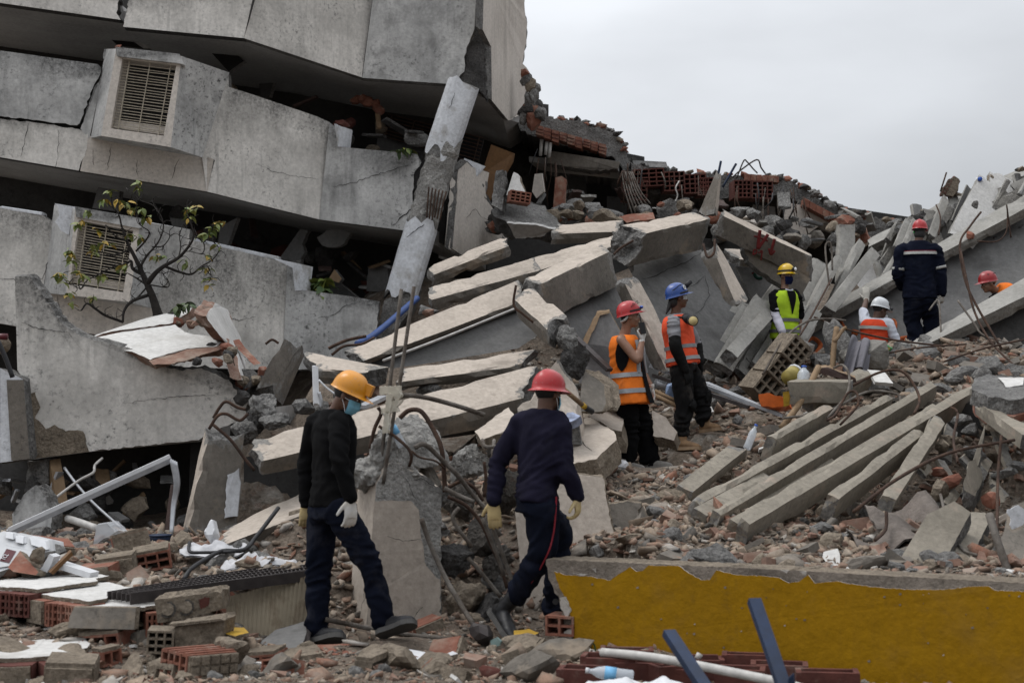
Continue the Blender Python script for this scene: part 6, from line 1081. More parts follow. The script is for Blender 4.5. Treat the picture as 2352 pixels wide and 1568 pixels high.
blocks_under(s4, [(-20, 1518), (75, 1517), (140, 1511)], .12, 3, 8)
bw = thing('mortar_block', 'tan mortar faced block with two round plugs and a broken hole', 'block', (430, 1400, 8.5))
pB = PL((355, 1380, 8.4), (505, 1360, 8.6))
plate('block_body', pB.pts([(355, 1377, 1), (500, 1358, 1), (507, 1362), (508, 1398, 1), (445, 1416, 1), (362, 1430, 1)]), (.02, .17, .02), ('mortar', 'mortar'), bw, 4)
for u, v in ((385, 1399), (427, 1394)):
    put('plug', mesh('plug', *tube_geo([pB.at(u, v, .03), pB.at(u, v, -.014)], [.045, .036], 9, 1), 'mortar'), bw); put('plug_gap', mesh('plug_gap', *tube_geo([pB.at(u, v, .05), pB.at(u, v, -.006)], .05, 9, 1), 'rubble_dark'), bw)
plate('broken_hole', pB.pts([(456, 1376, 1.5), (470, 1370, 1.5), (482, 1372, 1.5), (478, 1390, 1.5), (462, 1398, 1.5)], -.005), (0, .004, 0), 'terracotta_dark', bw, 5, step=4)
bw = thing('mortar_block', 'grey mortar block with open clay cells on its left end', 'block', (440, 1480, 8.2))
plate('block_body', PL((402, 1450, 8.15), (512, 1426, 8.3)).pts([(400, 1440, 1), (512, 1423, 1), (515, 1430), (508, 1478, 2), (450, 1490, 2), (402, 1490, 2)]), (.03, .2, .02), ('mortar', 'mortar'), bw, 6)
hollow_block('clay_block', (372, 1468, 8.2), (0, 3, 8), .2, .15, .13, 3, 3, .012, 'mortar', None, bw, 4); plate('yellow_edge', PL((370, 1430, 8.1), (515, 1422, 8.25)).pts([(385, 1433), (505, 1420), (514, 1424), (400, 1438)]), (0, .1, 0), 'mortar', bw, 2)
bw = thing('hollow_brick', 'big striped hollow clay block with mortar waffle side at the bottom', 'hollow brick', (465, 1560, 7.8))
hollow_block('clay_block', (455, 1528, 7.75), (-4, 3, -38), .34, .22, .17, 4, 3, .013, 'terracotta', ['+x'], bw, 7)
q = Euler((R(-4), R(3), R(-38))).to_matrix(); c0 = P(455, 1528, 7.75)
for k in range(4):
    v, f = box_geo((-.08 + k * .053, 0, .0885), (.022, .335, .008)); put('rib', mesh('rib', [q @ x + c0 for x in v], f, 'terracotta'), bw)
for i in range(5):
    for j in range(3):
        v, f = box_geo((.128, -.135 + i * .067, -.055 + j * .055), (.022, .052, .042)); put('mortar_key', mesh('mortar_key', [q @ x + c0 for x in v], f, 'mortar'), bw)
rock('mortar_lump', (530, 1500, 7.95), (.13, .1, .1), 'mortar', 745, label='pale mortar lump against the striped hollow block', cat='lump')
for k, (u, v, Y, rot, lab, coat) in enumerate([(165, 1545, 7.75, (5, 4, 10), 'tan clay block lying below the bottom left slab', ['-y', '+z']), (118, 1262, 10.2, (10, 8, 30), 'broken clay block under the white air conditioner foam', ['-y']), (300, 1245, 10.6, (-6, -14, 20), 'sandy clay block tilted on the chips above the slab stack', ['-y', '+z']), (270, 1300, 10, (4, -8, 6), 'sandy brick piece in the layered heap behind the slabs', ['-y', '+z']), (225, 1318, 9.8, (4, -6, -4), 'brick piece left in the layered heap behind the slabs', ['-y']),
      (350, 1282, 10.2, (6, -10, 12), 'open clay block right in the layered heap behind the slabs', ['+z']), (690, 1528, 8.4, (3, -6, 14), 'flat broken clay block under the left shoe of the man in black', ['+z', '-y']), (600, 1522, 8.4, (0, -5, -8), 'flat clay block left of the shoe of the man in black', ['+z']), (780, 1514, 8.6, (6, 4, 40), 'shattered clay block right of the left shoe', None), (290, 1440, 8.8, (0, 10, 15), 'cracked clay block under the tiled slab', None), (250, 1470, 8.5, (6, -6, -12), 'clay block end showing cells above the bottom left slab', ['+z'])]):
    hollow_block('clay_block', (u, v, Y), rot, .24, .26, .13, 3, 2, .014, 'terracotta' if k % 3 else 'mortar', coat, seed=20 + k, label=lab, cat='clay block', group='clay blocks at lower left')
# grating, corrugated sheet
GR = thing('steel_grating', 'rusty dark steel grating lying over the corrugated sheet', 'grating', (480, 1340, 9.3))
ga, gb, gc, gd = P(247, 1366, 8.75), P(712, 1290, 10.2), P(712, 1320, 9.4), P(300, 1374, 8.55)
for k in range(6):
    f = k / 5; a = ga.lerp(gd, f); b = gb.lerp(gc, f); v, F_ = tube_geo([a, b], .009, 4, 1); bx = bar('long_bar', a, b, .01, .045, ('steel_dark',) * 3, chip=0, end=(0, 0), wob=0, seg=1.5, parent=GR)
for k in range(42):
    f = (k + .5) / 42; f2 = min(1, f + .035); bar('cross_bar', ga.lerp(gb, f), gd.lerp(gc, f2), .008, .035, ('steel_dark',) * 3, chip=0, end=(0, 0), wob=0, seg=1.5, parent=GR)
bar('rim', gd + Vector((0, -.01, 0)), gc + Vector((0, -.01, 0)), .012, .07, ('steel_dark',) * 3, chip=0, end=(0, 0), wob=0, seg=1.5, parent=GR)
Vs, Fs = [], []; ca, cb, cc, cd = P(515, 1372, 9.2), P(705, 1322, 9.35), P(705, 1452, 9.25), P(530, 1468, 9.0); N, M = 90, 4
for i in range(N + 1):
    for j in range(M + 1):
        s_, t_ = i / N, j / M; p = ca.lerp(cb, s_).lerp(cd.lerp(cc, s_), t_); Vs.append(p + Vector((0, .014 * math.sin((i - j * 3) * 2 * math.pi / 5), 0)))
Fs = [(i * (M + 1) + j, (i + 1) * (M + 1) + j, (i + 1) * (M + 1) + j + 1, i * (M + 1) + j + 1) for i in range(N) for j in range(M)]; n0 = len(Vs)
put('corrugated_sheet', mesh('corrugated_sheet', Vs + [v + Vector((0, .008, 0)) for v in Vs], Fs + [tuple(x + n0 for x in f)[::-1] for f in Fs], 'corrugated_rust', smooth=True), label='tan rusty corrugated sheet standing behind the legs of the man in black', cat='metal sheet')
plate('torn_grey_sheet', PL((595, 1470, 8.9), (700, 1425, 9.1), (600, 1490, 8.7)).pts([(596, 1476, 1), (632, 1446, 1), (698, 1426, 1), (704, 1450, 2), (690, 1490, 1), (640, 1490, 1)]), (.02, .06, -.02), ('grey_render', 'steel_dark'), seed=7, label='folded pale grey sheet behind the left foot of the man in black', cat='sheet')
# air conditioner with its name plate, foam, metal gutter
AC = thing('air_conditioner', 'white wall air conditioner lying on its side among bricks at left', 'air conditioner', (40, 1290, 9.6))
pa = PL((0, 1285, 9.5), (105, 1255, 9.8), (8, 1222, 9.75))
plate('case', pa.pts([(-40, 1240), (8, 1219), (60, 1230), (108, 1240), (112, 1266), (75, 1276), (30, 1302), (-40, 1325)]), (.05, .2, -.03), ('ac_white', 'ac_white'), AC, 1)
plate('front_panel', pa.pts([(-10, 1268), (12, 1252), (86, 1268), (70, 1276), (26, 1298), (-10, 1304)], -.015), (.0, .012, 0), ('ac_white', 'alu'), AC, 2)
for k, pts in enumerate([[(14, 1222), (30, 1224), (30, 1238), (13, 1234)], [(36, 1230), (54, 1233), (53, 1248), (36, 1244)], [(68, 1232), (104, 1242), (107, 1262), (72, 1250)]]): plate('vent_block', pa.pts(pts, -.03), (.01, .05, 0), 'white_paint', AC, 3 + k)
np_ = plate('name_plate', pa.pts([(15, 1259.5), (37, 1265.3), (21, 1292), (-1, 1287)], -.02), (0, .006, 0), 'ac_red', AC, 9)
def lettering(txt, origin, ux, uy, size, mat, parent):
    cu = bpy.data.curves.new('t', 'FONT'); cu.body = txt; cu.size = size; cu.extrude = .0015; cu.resolution_u = 3
    ob = bpy.data.objects.new('t', cu); COL.objects.link(ob); dg = bpy.context.evaluated_depsgraph_get(); me = bpy.data.meshes.new_from_object(ob.evaluated_get(dg)); bpy.data.objects.remove(ob)
    ux, uy = Vector(ux).normalized(), Vector(uy).normalized(); uz = ux.cross(uy)
    for v in me.vertices: c = v.co.copy(); v.co = Vector(origin) + ux * c.x + uy * c.y + uz * c.z
    me.materials.clear(); me.materials.append(MATS[mat]); return put('lettering', me, parent)
o0, o1, o2 = pa.at(10, 1286.5, -.028), pa.at(28, 1263, -.028), pa.at(2, 1280, -.028)
lettering('TCL', o0, o1 - o0, (o2 - o0) - (o1 - o0) * ((o2 - o0).dot(o1 - o0) / (o1 - o0).length_squared), .042, 'white_paint', np_)
plate('foam_wedge', [(83, 1318, 9.5, 1), (98, 1300, 9.5, 1), (113, 1272, 9.5), (124, 1278, 9.5), (116, 1300, 9.5, 1), (106, 1318, 9.5)], (.02, .08, 0), 'white_paint', seed=4, label='curved white foam wedge leaning beside the orange clay tile', cat='foam')
plate('clay_tile', PL((18, 1300, 9.4), (88, 1312, 9.4), (46, 1265, 9.6)).pts([(18, 1302), (46, 1264, 1), (88, 1313, 1), (82, 1320), (30, 1312)]), (.02, .12, -.02), ('terracotta', 'mortar'), seed=5, label='smooth orange clay tile leaning on the air conditioner', cat='clay tile')
rock('stone', (88, 1276, 9.5), (.07, .06, .05), 'mortar', 750, label='round sandy stone lying on the air conditioner', cat='stone')
bar('white_profile', (122, 1290, 9.6), (216, 1320, 9.5), .1, .04, ('white_paint',) * 3, chip=0, end=(0, 0), wob=.001, seed=3, label='flattened white metal profile lying behind the white slabs', cat='metal profile')
bar('wood_splinter', (118, 1314, 9.45), (166, 1266, 9.6), .03, .03, ('wood_board',) * 3, seed=4, chip=.005, label='brown wood splinter leaning on the white profile', cat='wood')
MG = thing('metal_gutter', 'long bent white metal gutter slanting across the dark opening at left', 'gutter', (200, 1150, 11.2))
bar('gutter_run', (18, 1224, 11.0), (392, 1054, 11.6), .07, .05, ('alu',) * 3, chip=0, end=(0, 0), wob=.002, parent=MG, seed=1); bar('gutter_lip', (20, 1216, 10.9), (390, 1047, 11.5), .02, .03, ('white_paint',) * 3, chip=0, end=(0, 0), wob=.001, parent=MG, seed=1)
for k in range(4): tube('gutter_tail', [(392 + k * 4, 1054 + k * 2, 11.5), (402 + k * 3, 1110, 11.5), (396 + k * 2, 1160, 11.5), (392 + k, 1228, 11.4)], .012, 'alu', MG, n=5)
tube('hanging_pipe', [(118, 1150, 12.2), (180, 1104, 12.3), (214, 1085, 12.3), (218, 1068, 12.4), (235, 1052, 12.5)], .012, 'pvc_white', label='broken white pipe hanging in the dark opening at left', cat='pipe')
tube('hanging_pipe', [(148, 1074, 12.4), (175, 1110, 12.3), (215, 1155, 12.2), (290, 1222, 12)], .012, 'alu', label='thin grey tube slanting down in the dark opening at left', cat='pipe')
for k, (pts, Y, m, lab) in enumerate([([(62, 1060, 2), (108, 1053), (112, 1110, 2), (95, 1111, 2), (70, 1085, 2)], 12.7, 'broken', 'grey broken chunk hanging under the fallen parapet'), ([(28, 1180, 2), (55, 1135, 2), (82, 1113, 2), (100, 1135, 3), (118, 1170, 2), (118, 1215), (30, 1230)], 11.6, 'facade_dark', 'grey stained slab piece standing in the dark opening at left')]):
    plate('broken_slab', [(p[0], p[1], Y, *p[2:]) for p in pts], (.04, .15, 0), (m, 'broken'), seed=20 + k, label=lab, cat='slab')
for k, (a, b, w, m, lab) in enumerate([((122, 1058, 12.8), (140, 1160, 12.6), .1, 'wood_pale', 'pale timber prop standing in the dark opening at left'), ((400, 1115, 11.9), (385, 1225, 11.7), .05, 'wood_dark', 'dark timber prop beside the worn post')]): bar('timber_prop', a, b, w, w, (m,) * 3, seed=5 + k, chip=.01, label=lab, cat='timber')
plate('plastic_bag', [(212, 1262, 10.9, 1), (222, 1205, 10.9, 2), (245, 1200, 10.9, 2), (264, 1222, 10.9, 2), (250, 1232, 10.9, 2), (226, 1245, 10.9, 1)], (.05, .15, 0), 'film', seed=3, label='torn translucent plastic bag above the sandy blocks', cat='plastic bag')
tube('pipe_piece', [(155, 1190, 11.2), (185, 1200, 11.1), (222, 1213, 11)], .03, 'pvc_white', label='taped white pipe poking at the plastic bag', cat='pipe')
rock('white_jug', (488, 1222, 10.4), (.085, .08, .1), 'white_paint', 12, rough=.02, label='crumpled white plastic jug beside the sloping slab edge', cat='jug')
bk = thing('bucket', 'dark blue bucket half buried in front of the worn post', 'bucket', (368, 1245, 11))
put('bucket_body', mesh('bucket_body', *tube_geo([P(367, 1243, 11), P(368, 1229, 11)], [.075, .085], 14, 1), 'navy_steel', smooth=True), bk); put('rim', mesh('rim', *tube_geo([P(368, 1229.5, 11), P(368, 1227, 11)], .092, 14, 1), 'navy_steel', smooth=True), bk)
def cloth(name, c, w, d, mat, label, seed, amp=.05, tilt=0.0):
    Vs = []; N = 16; c = V(c); g = random.Random(seed)
    for i in range(N + 1):
        for j in range(N + 1):
            a, r_ = 2 * math.pi * i / N, j / N; k = 1 + .35 * noise.noise(Vector((math.cos(a) * 1.3, math.sin(a) * 1.3, seed)))
            x, y = math.cos(a) * r_ * w * k, math.sin(a) * r_ * d * k; p = Vector((x, y, tilt * y + amp * (noise.noise(Vector((x * 9, y * 9, seed))) + .6 * noise.noise(Vector((x * 22, y * 22, seed)))) + amp * .8 * (1 - r_))); Vs.append(c + p)
    Fs = [(i * (N + 1) + j, (i + 1) * (N + 1) + j, (i + 1) * (N + 1) + j + 1, i * (N + 1) + j + 1) for i in range(N) for j in range(N)]; n0 = len(Vs)
    return put(name, mesh(name, Vs + [v - Vector((0, 0, .01)) for v in Vs], Fs + [tuple(x + n0 for x in f) for f in Fs], mat, smooth=True), label=label, cat='cloth')
cloth('white_cloth', (490, 1262, 10.3), .26, .14, 'cloth_white', 'white sheet spread on the chips above the grating', 3, .05, .3); cloth('white_cloth', (560, 1296, 9.9), .16, .12, 'cloth_white', 'knotted white rag beside the grating', 4, .06, .2); cloth('white_cloth', (610, 1290, 10), .22, .1, 'cloth_white', 'white cloth lying along the grating edge behind the man in black', 5, .04, .1)
tube('black_hose', [(422, 1330, 9.6), (440, 1305, 9.7), (470, 1285, 9.9), (510, 1265, 10.1), (560, 1262, 10.2), (590, 1230, 10.4), (640, 1165, 10.6)], .016, 'black_rubber', n=8, label='black hose snaking over the chips to the sloping slab', cat='hose')
tube('black_hose', [(435, 1245, 10.4), (436, 1266, 10.2), (470, 1268, 10.1), (540, 1266, 10.1)], .012, 'black_rubber', n=8, label='thin black hose beside the white sheet', cat='hose')
tube('blue_hose', [(820, 790, 14.2), (850, 775, 14.4), (885, 748, 14.8), (920, 718, 15.2), (958, 685, 15.6)], .035, 'cable_blue', n=9, label='blue hose below the white corner column', cat='hose')
rc = rock('stone', (5, 790, 12.0), (.1, .1, .08), 'mortar', 760, label='tan stone at the left picture edge above the pilaster', cat='stone')
tube('red_bar', [(-10, 773, 11.8), (17, 773, 11.8)], .028, 'ac_red', label='dark red bar poking in at the left picture edge', cat='bar'); tube('black_pole', [(-4, 784, 11.6), (12, 820, 11.6), (29, 866, 11.6)], .02, 'black_rubber', label='black pole leaning at the left picture edge', cat='pole')
LP = thing('strip_lamp', 'white strip lamp case hanging behind the orange helmet', 'lamp', (725, 890, 11.8))
bar('lamp_case', (724, 840, 11.8), (727, 932, 11.75), .05, .03, ('white_paint',) * 3, chip=.004, parent=LP); tube('lamp_tail', [(733, 900, 11.75), (738, 920, 11.75), (736, 935, 11.75)], .014, 'alu', LP, n=6)
tube('white_strip', [(732, 872, 12), (750, 890, 12), (770, 905, 12)], .009, 'white_paint', label='white strip slanting towards the orange helmet', cat='strip')
bar('metal_profile', (830, 935, 11.2), (880, 912, 11.6), .08, .03, ('alu',) * 3, chip=0, end=(0, 0), label='bright metal profile between the mask and the upright rods', cat='metal profile')
# ------------------------------------------------------------------ very front, lower right
for k, (u, v, Y, rz, w, lab) in enumerate([(1400, 1528, 7.75, -12, .30, 'open clay frame left of the water bottle'), (1340, 1556, 7.5, -14, .26, 'open clay frame at the very bottom left of the bottle'), (1470, 1540, 7.7, -8, .26, 'open clay frame behind the water bottle'), (1530, 1548, 7.6, 20, .16, 'short clay frame between bottle and the lower blue leg'), (1575, 1552, 7.6, -6, .16, 'short clay frame touching the lower blue leg'),
       (1440, 1508, 8.1, -6, .3, 'long clay frame against the wall foot under the pipe'), (1722, 1524, 7.85, -10, .3, 'clay frame right of the lower blue leg by the wall'), (1790, 1544, 7.65, -10, .3, 'clay frame behind the taller blue leg'), (1700, 1556, 7.5, -12, .26, 'clay frame under the white pipe'), (1900, 1562, 7.45, -8, .32, 'clay frame right of the taller blue leg'), (1620, 1532, 7.8, -4, .2, 'clay frame piece under the blue tipped pipe')]):
    hollow_block('open_clay_block', (u, v, Y), (90, 0, rz), .11, w, .15, 1, 1, .028, 'terracotta_dark', None, seed=40 + k, label=lab, cat='clay block', group='open clay frames at the wall foot')
tube('white_pipe', [(1382, 1497, 7.75), (1470, 1505, 7.6), (1560, 1519, 7.4), (1764, 1560, 7.0), (1850, 1582, 6.8)], .024, 'pvc_white', n=12, label='long white plastic pipe lying on the clay frames', cat='pipe')
tube('pipe_stub', [(1602, 1512, 7.7), (1608, 1500, 7.7)], .018, 'pvc_white', label='short white pipe stub against the yellow wall', cat='pipe')
bt = bottle('plastic_bottle', (1400, 1546, 7.15), (-1, .1, .12), .24, .034, 'bottle_clear', 'white_paint', 'clear water bottle with blue label lying at the front', 'label_blue')
cloth('white_foam', (1450, 1572, 6.95), .26, .12, 'white_paint', 'torn white foam sheet at the very front', 9, .03); cloth('white_foam', (1540, 1580, 6.9), .2, .1, 'white_paint', 'second torn white foam sheet at the very front', 10, .03)
bar('dark_beam', (1176, 1530, 8.0), (1330, 1496, 8.4), .14, .07, ('wood_dark',) * 3, seed=9, chip=.012, label='dark brown timber lying left of the yellow wall foot', cat='timber')
for k, (a, b, lab) in enumerate([((1536, 1452, 6.4), (1640, 1610, 6.0), 'shorter dark blue metal leg poking up at the front'), ((1732, 1378, 6.4), (1812, 1610, 6.0), 'taller dark blue metal leg poking up at the front')]):
    LG = thing('blue_metal_post', lab, 'metal post', b, 'blue metal legs')
    bar('post_tube', a, b, .058, .034, ('navy_steel',) * 3, chip=.002, end=(0, 0), wob=.001, parent=LG, seg=.3); 
    if k: plate('bracket', [(1812, 1556, 6.05), (1822, 1547, 6.05), (1826, 1580, 6.05), (1808, 1580, 6.05)], (.01, .03, 0), 'navy_steel', LG, 3)
rock('pink_block', (1215, 1540, 7.75), (.2, .15, .12), 'cream_grey', 770, rough=.05, label='big pinkish block at the bottom centre', cat='block'); rock('clay_shard', (1130, 1545, 7.8), (.12, .03, .06), 'terracotta_dark', 771, rough=.03, label='dark clay shard standing left of the pinkish block', cat='clay shard')
for k, (pts, m, z, lab) in enumerate([([(912, 1498), (940, 1490), (1000, 1500), (975, 1516), (935, 1512)], 'white_paint', .07, 'white tile lying at the bottom centre'), ([(1016, 1503), (1040, 1494), (1052, 1500), (1020, 1508)], 'white_paint', .06, 'small white tile right of the larger tile'), ([(610, 1545), (648, 1522), (672, 1520), (668, 1545), (640, 1556)], 'white_paint', .06, 'white tile shard at the bottom left centre'), ([(605, 1540), (640, 1545), (636, 1552), (604, 1548)], 'white_paint', .05, 'narrow white tile shard at the bottom left'), ([(822, 1553), (880, 1562), (888, 1568), (840, 1566)], 'paint_yellow', .03, 'yellow painted chip at the bottom edge'), ([(1180, 1447), (1215, 1443), (1238, 1452), (1200, 1470), (1180, 1465)], 'paint_yellow', .1, 'yellow painted slab chip behind the lifted boot'), ([(510, 1440), (560, 1440), (572, 1452), (540, 1460), (520, 1455)], 'paint_yellow', .16, 'yellow painted chip below the corrugated sheet')]):
    plate('painted_chip', hz([(p[0], p[1], 1) for p in pts], z), (0, 0, -.02), (m, 'mortar'), seed=k, label=lab, cat='chip')
plate('glass_shard', [(1126, 1470, 8.9, 1), (1140, 1463, 8.9, 1), (1150, 1472, 8.9, 1), (1146, 1482, 8.9, 1), (1128, 1486, 8.9, 1)], (.01, .02, .0), 'glass_green', seed=4, label='green glass shard under the lifted boot', cat='glass shard')
rock('dark_crate', (1108, 1458, 9.0), (.1, .12, .08), 'steel_dark', 780, rough=.02, sub=2, label='dark angular box corner behind the lifted boot', cat='box')
# ------------------------------------------------------------------ the bare tree
TR = thing('bare_tree', 'nearly bare crooked tree with a few green and yellow leaves before the grated window', 'tree', (360, 722, 14.5))
def c5(x, y, Y=14.5): return (x * .25, 392 + y * .25, Y)
BR = [([(1450, 1330), (1440, 1290), (1400, 1160), (1350, 1040), (1310, 950), (1270, 860), (1210, 740), (1160, 640), (1120, 520), (1090, 400), (1040, 340), (1020, 250)], [.075, .062, .05, .042, .036, .03, .024, .018, .013, .01, .008, .006], 0), ([(1350, 1040), (1430, 940), (1520, 870), (1640, 800), (1730, 700), (1780, 600), (1750, 480), (1720, 400)], [.04, .032, .026, .022, .018, .012, .009, .006], -.3),
 ([(1520, 880), (1650, 930), (1760, 950), (1850, 880), (1950, 820), (2010, 740), (2000, 690)], [.02, .017, .014, .011, .009, .006, .005], .3), ([(1310, 950), (1220, 900), (1205, 830), (1150, 860), (1050, 880), (930, 940), (800, 1010), (740, 1090)], [.03, .024, .018, .013, .011, .009, .007, .005], .2), ([(1370, 1140), (1210, 1200), (1140, 1290), (1130, 1390)], [.025, .022, .018, .016], -.2), ([(1130, 1390), (970, 1330), (880, 1270), (800, 1220), (750, 1280)], [.018, .018, .016, .014, .01], -.4),
 ([(1290, 880), (1350, 780), (1430, 690), (1480, 600), (1500, 480), (1420, 330), (1280, 270), (1230, 210), (1160, 160)], [.02, .016, .013, .011, .009, .008, .006, .005, .004], .35), ([(1170, 650), (1060, 600), (970, 500)], [.014, .009, .005], -.3), ([(1200, 720), (1100, 760), (960, 780), (860, 740)], [.014, .01, .007, .005], .1), ([(1250, 740), (1340, 640), (1370, 560), (1290, 500), (1260, 400), (1250, 280)], [.014, .012, .009, .007, .006, .004], -.2),
 ([(1400, 700), (1500, 690), (1560, 600), (1500, 560)], [.01, .008, .006, .004], -.1), ([(1780, 600), (1870, 660), (1860, 760), (1740, 740)], [.01, .008, .006, .005], -.2), ([(1780, 580), (1880, 640), (1960, 580), (1990, 490)], [.01, .008, .006, .004], .2), ([(1850, 890), (1910, 880), (1940, 960), (1930, 1000)], [.008, .007, .005, .004], 0), ([(1390, 1050), (1540, 1070), (1545, 1010), (1500, 950)], [.01, .008, .006, .004], 0), ([(1350, 1050), (1260, 990), (1170, 940)], [.018, .012, .007], .2),
 ([(1340, 1080), (1250, 1180), (1220, 1200)], [.012, .01, .009], -.1), ([(740, 1090), (690, 1060), (630, 1040), (580, 980)], [.006, .005, .004, .003], .1), ([(1640, 800), (1660, 700), (1650, 600), (1680, 500)], [.01, .008, .006, .004], .15), ([(1420, 330), (1400, 270), (1470, 390)], [.006, .004, .004], .1)]
trunk_parts = [tube_geo([c5(x, y, 14.5 + dy * math.sin(i / max(1, len(p) - 1) * 1.6) + (0 if i else 0)) for i, (x, y) in enumerate(p)], [q * .78 for q in r], 7, 4) for p, r, dy in BR]
g = random.Random(5); twigs = []
for p, r, dy in BR:
    for i in range(1, len(p)):
        for q in range(2):
            x, y = p[i]; a = g.uniform(0, 6.28); L = g.uniform(40, 120)
            twigs.append(tube_geo([c5(x, y), c5(x + math.cos(a) * L * .5 + g.uniform(-15, 15), y + math.sin(a) * L * .5 - 10, 14.5 + g.uniform(-.1, .1)), c5(x + math.cos(a + .5) * L, y + math.sin(a + .5) * L - 20, 14.5 + g.uniform(-.2, .2))], [.006, .004, .0025], 4, 3))
put('trunk', mesh('trunk', *merge(trunk_parts), 'bark', smooth=True), TR); put('twigs', mesh('twigs', *merge(twigs), 'bark', smooth=True), TR)
LF = {}
for m in ('leaf', 'leaf_yellow', 'leaf_dark'):
    vs_ = [(0, 0, 0)]; n = 5
    for i in range(1, n): f = i / n; w = .26 * math.sin(math.pi * f ** .8); vs_ += [(f, -w, -.28 * f * f + .05), (f, 0, -.28 * f * f), (f, w, -.28 * f * f + .05)]
    vs_.append((1, 0, -.32)); fs = [(0, 2, 1), (0, 3, 2)]
    for i in range(n - 2): a = 1 + i * 3; fs += [(a, a + 1, a + 4, a + 3), (a + 1, a + 2, a + 5, a + 4)]
    a = 1 + (n - 2) * 3; e = len(vs_) - 1; fs += [(a, a + 1, e), (a + 1, a + 2, e)]; LF[m] = mesh('leaf', vs_, fs, m, smooth=True)
CL = [(1010, 200), (940, 260), (1100, 260), (1160, 300), (1280, 110), (1250, 150), (1200, 350), (1300, 350), (1340, 430), (740, 470), (800, 380), (900, 550), (640, 720), (660, 820), (850, 680), (950, 660), (860, 750), (1000, 690), (560, 960), (570, 1020), (640, 1130), (640, 1220), (860, 1160), (930, 960), (1100, 880), (1150, 870), (1720, 350), (1790, 340), (1730, 420), (1990, 480), (2030, 480), (1950, 530), (1840, 590), (1920, 580), (2000, 680), (1720, 830), (1480, 790), (1900, 790), (1910, 900), (1910, 1000), (1920, 1060), (730, 930), (760, 960), (1280, 600), (1180, 590), (1440, 780), (640, 770), (720, 500), (540, 940), (1220, 440), (1250, 370)]
def leaves(parent, clumps, n, size, mats, seed, Y):
    g = random.Random(seed)
    for (x, y) in clumps:
        c = P(x, y, Y + g.uniform(-.15, .15))
        for k in range(n):
            o = bpy.data.objects.new('leaf', LF[g.choice(mats)]); COL.objects.link(o); o.parent = parent; s = size * g.uniform(.7, 1.25); o.scale = (s, s, s)
            o.rotation_euler = (g.uniform(-.6, .6), g.uniform(-.2, .9), g.uniform(0, 6.28)); o.location = c + Vector((g.uniform(-.025, .025), g.uniform(-.025, .025), g.uniform(-.02, .02))) - wloc(parent)
leaves(TR, [(x * .25, 392 + y * .25) for x, y in CL[:49]], 6, .088, ['leaf', 'leaf', 'leaf', 'leaf_yellow'], 4, 14.45)
pt = thing('balcony_plant', 'small green plant on the lower dark balcony', 'plant', (735, 668, 20)); leaves(pt, [(733, 655), (738, 645), (725, 660), (745, 660), (750, 640), (738, 662), (728, 664)], 6, .2, ['leaf_dark', 'leaf'], 6, 20); tube('stem', [(735, 672, 20), (736, 650, 20)], .012, 'bark', pt)
pt = thing('balcony_plant', 'small green plant on the upper parapet by the cracked column', 'plant', (930, 350, 20)); leaves(pt, [(925, 344), (935, 340), (945, 344), (915, 347)], 6, .12, ['leaf_dark', 'leaf'], 7, 20.0); tube('stem', [(930, 354, 20.1), (932, 342, 20)], .01, 'bark', pt)
pt = thing('dry_plant', 'dark wilted plant on the rim of the white slab', 'plant', (415, 712, 13.9)); leaves(pt, [(405, 706), (415, 703), (425, 700), (432, 702), (410, 710)], 5, .1, ['leaf_dark'], 8, 13.9); tube('stem', [(415, 712, 13.9), (416, 702, 13.9)], .01, 'bark', pt)
for k, (pts, lab) in enumerate([([(1368, 1500, 8.45), (1365, 1480, 8.45), (1352, 1466, 8.4)], 'tall grass blade at the foot of the yellow wall'), ([(1392, 1500, 8.4), (1390, 1484, 8.4)], 'short grass blade at the foot of the yellow wall')]): tube('grass_blade', pts, [.006, .005, .002], 'leaf_dark', n=4, label=lab, cat='grass')
# ------------------------------------------------------------------ loose rubble: thousands of pieces as real geometry, the larger ones single
PALC = [((0.27, 0.21, 0.158), 28), ((0.185, 0.165, 0.142), 14), ((0.24, 0.155, 0.112), 22), ((0.20, 0.098, 0.066), 9), ((0.30, 0.25, 0.2), 12), ((0.42, 0.395, 0.36), 4), ((0.14, 0.10, 0.078), 8), ((0.10, 0.094, 0.086), 5)]
_pc = [c for c, w in PALC for _ in range(w)]
def hull_piece(seed, flat):
    g = random.Random(seed); bm = bmesh.new()
    for i in range(9): bm.verts.new((g.uniform(-1, 1), g.uniform(-1, 1), g.uniform(-1, 1) * flat))
    r = bmesh.ops.convex_hull(bm, input=bm.verts); 
    bmesh.ops.delete(bm, geom=[v for v in bm.verts if not v.link_faces], context='VERTS'); bmesh.ops.triangulate(bm, faces=bm.faces); bm.verts.index_update()
    v = np.array([x.co[:] for x in bm.verts]); f = np.array([[q.index for q in x.verts] for x in bm.faces]); bm.free(); return v, f
def shard_piece(seed, th):
    g = random.Random(seed * 7 + 3); n = g.choice([4, 4, 5, 5, 6]); a0 = g.uniform(0, 6.28); asp = g.uniform(.45, .9); v = []
    an = sorted(a0 + (i + g.uniform(-.32, .32)) * 6.283 / n for i in range(n)); rr = [g.uniform(.7, 1.15) for _ in range(n)]
    for z, k in ((-th, g.uniform(.85, 1.1)), (th, 1.0)): v += [(math.cos(a) * r * k, math.sin(a) * r * k * asp, z + g.uniform(-.2, .2) * th) for a, r in zip(an, rr)]
    f = []
    for i in range(1, n - 1): f += [(0, i + 1, i), (n, n + i, n + i + 1)]
    for i in range(n): j = (i + 1) % n; f += [(i, j, n + j), (i, n + j, n + i)]
    return np.array(v), np.array(f)
BASES = [hull_piece(i, fl) for i, fl in enumerate([.4, .5, .6, .8, .7])] + [shard_piece(i, th) for i, th in enumerate([.1, .13, .16, .2, .25, .3, .12, .18, .22, .35, .15, .28])]
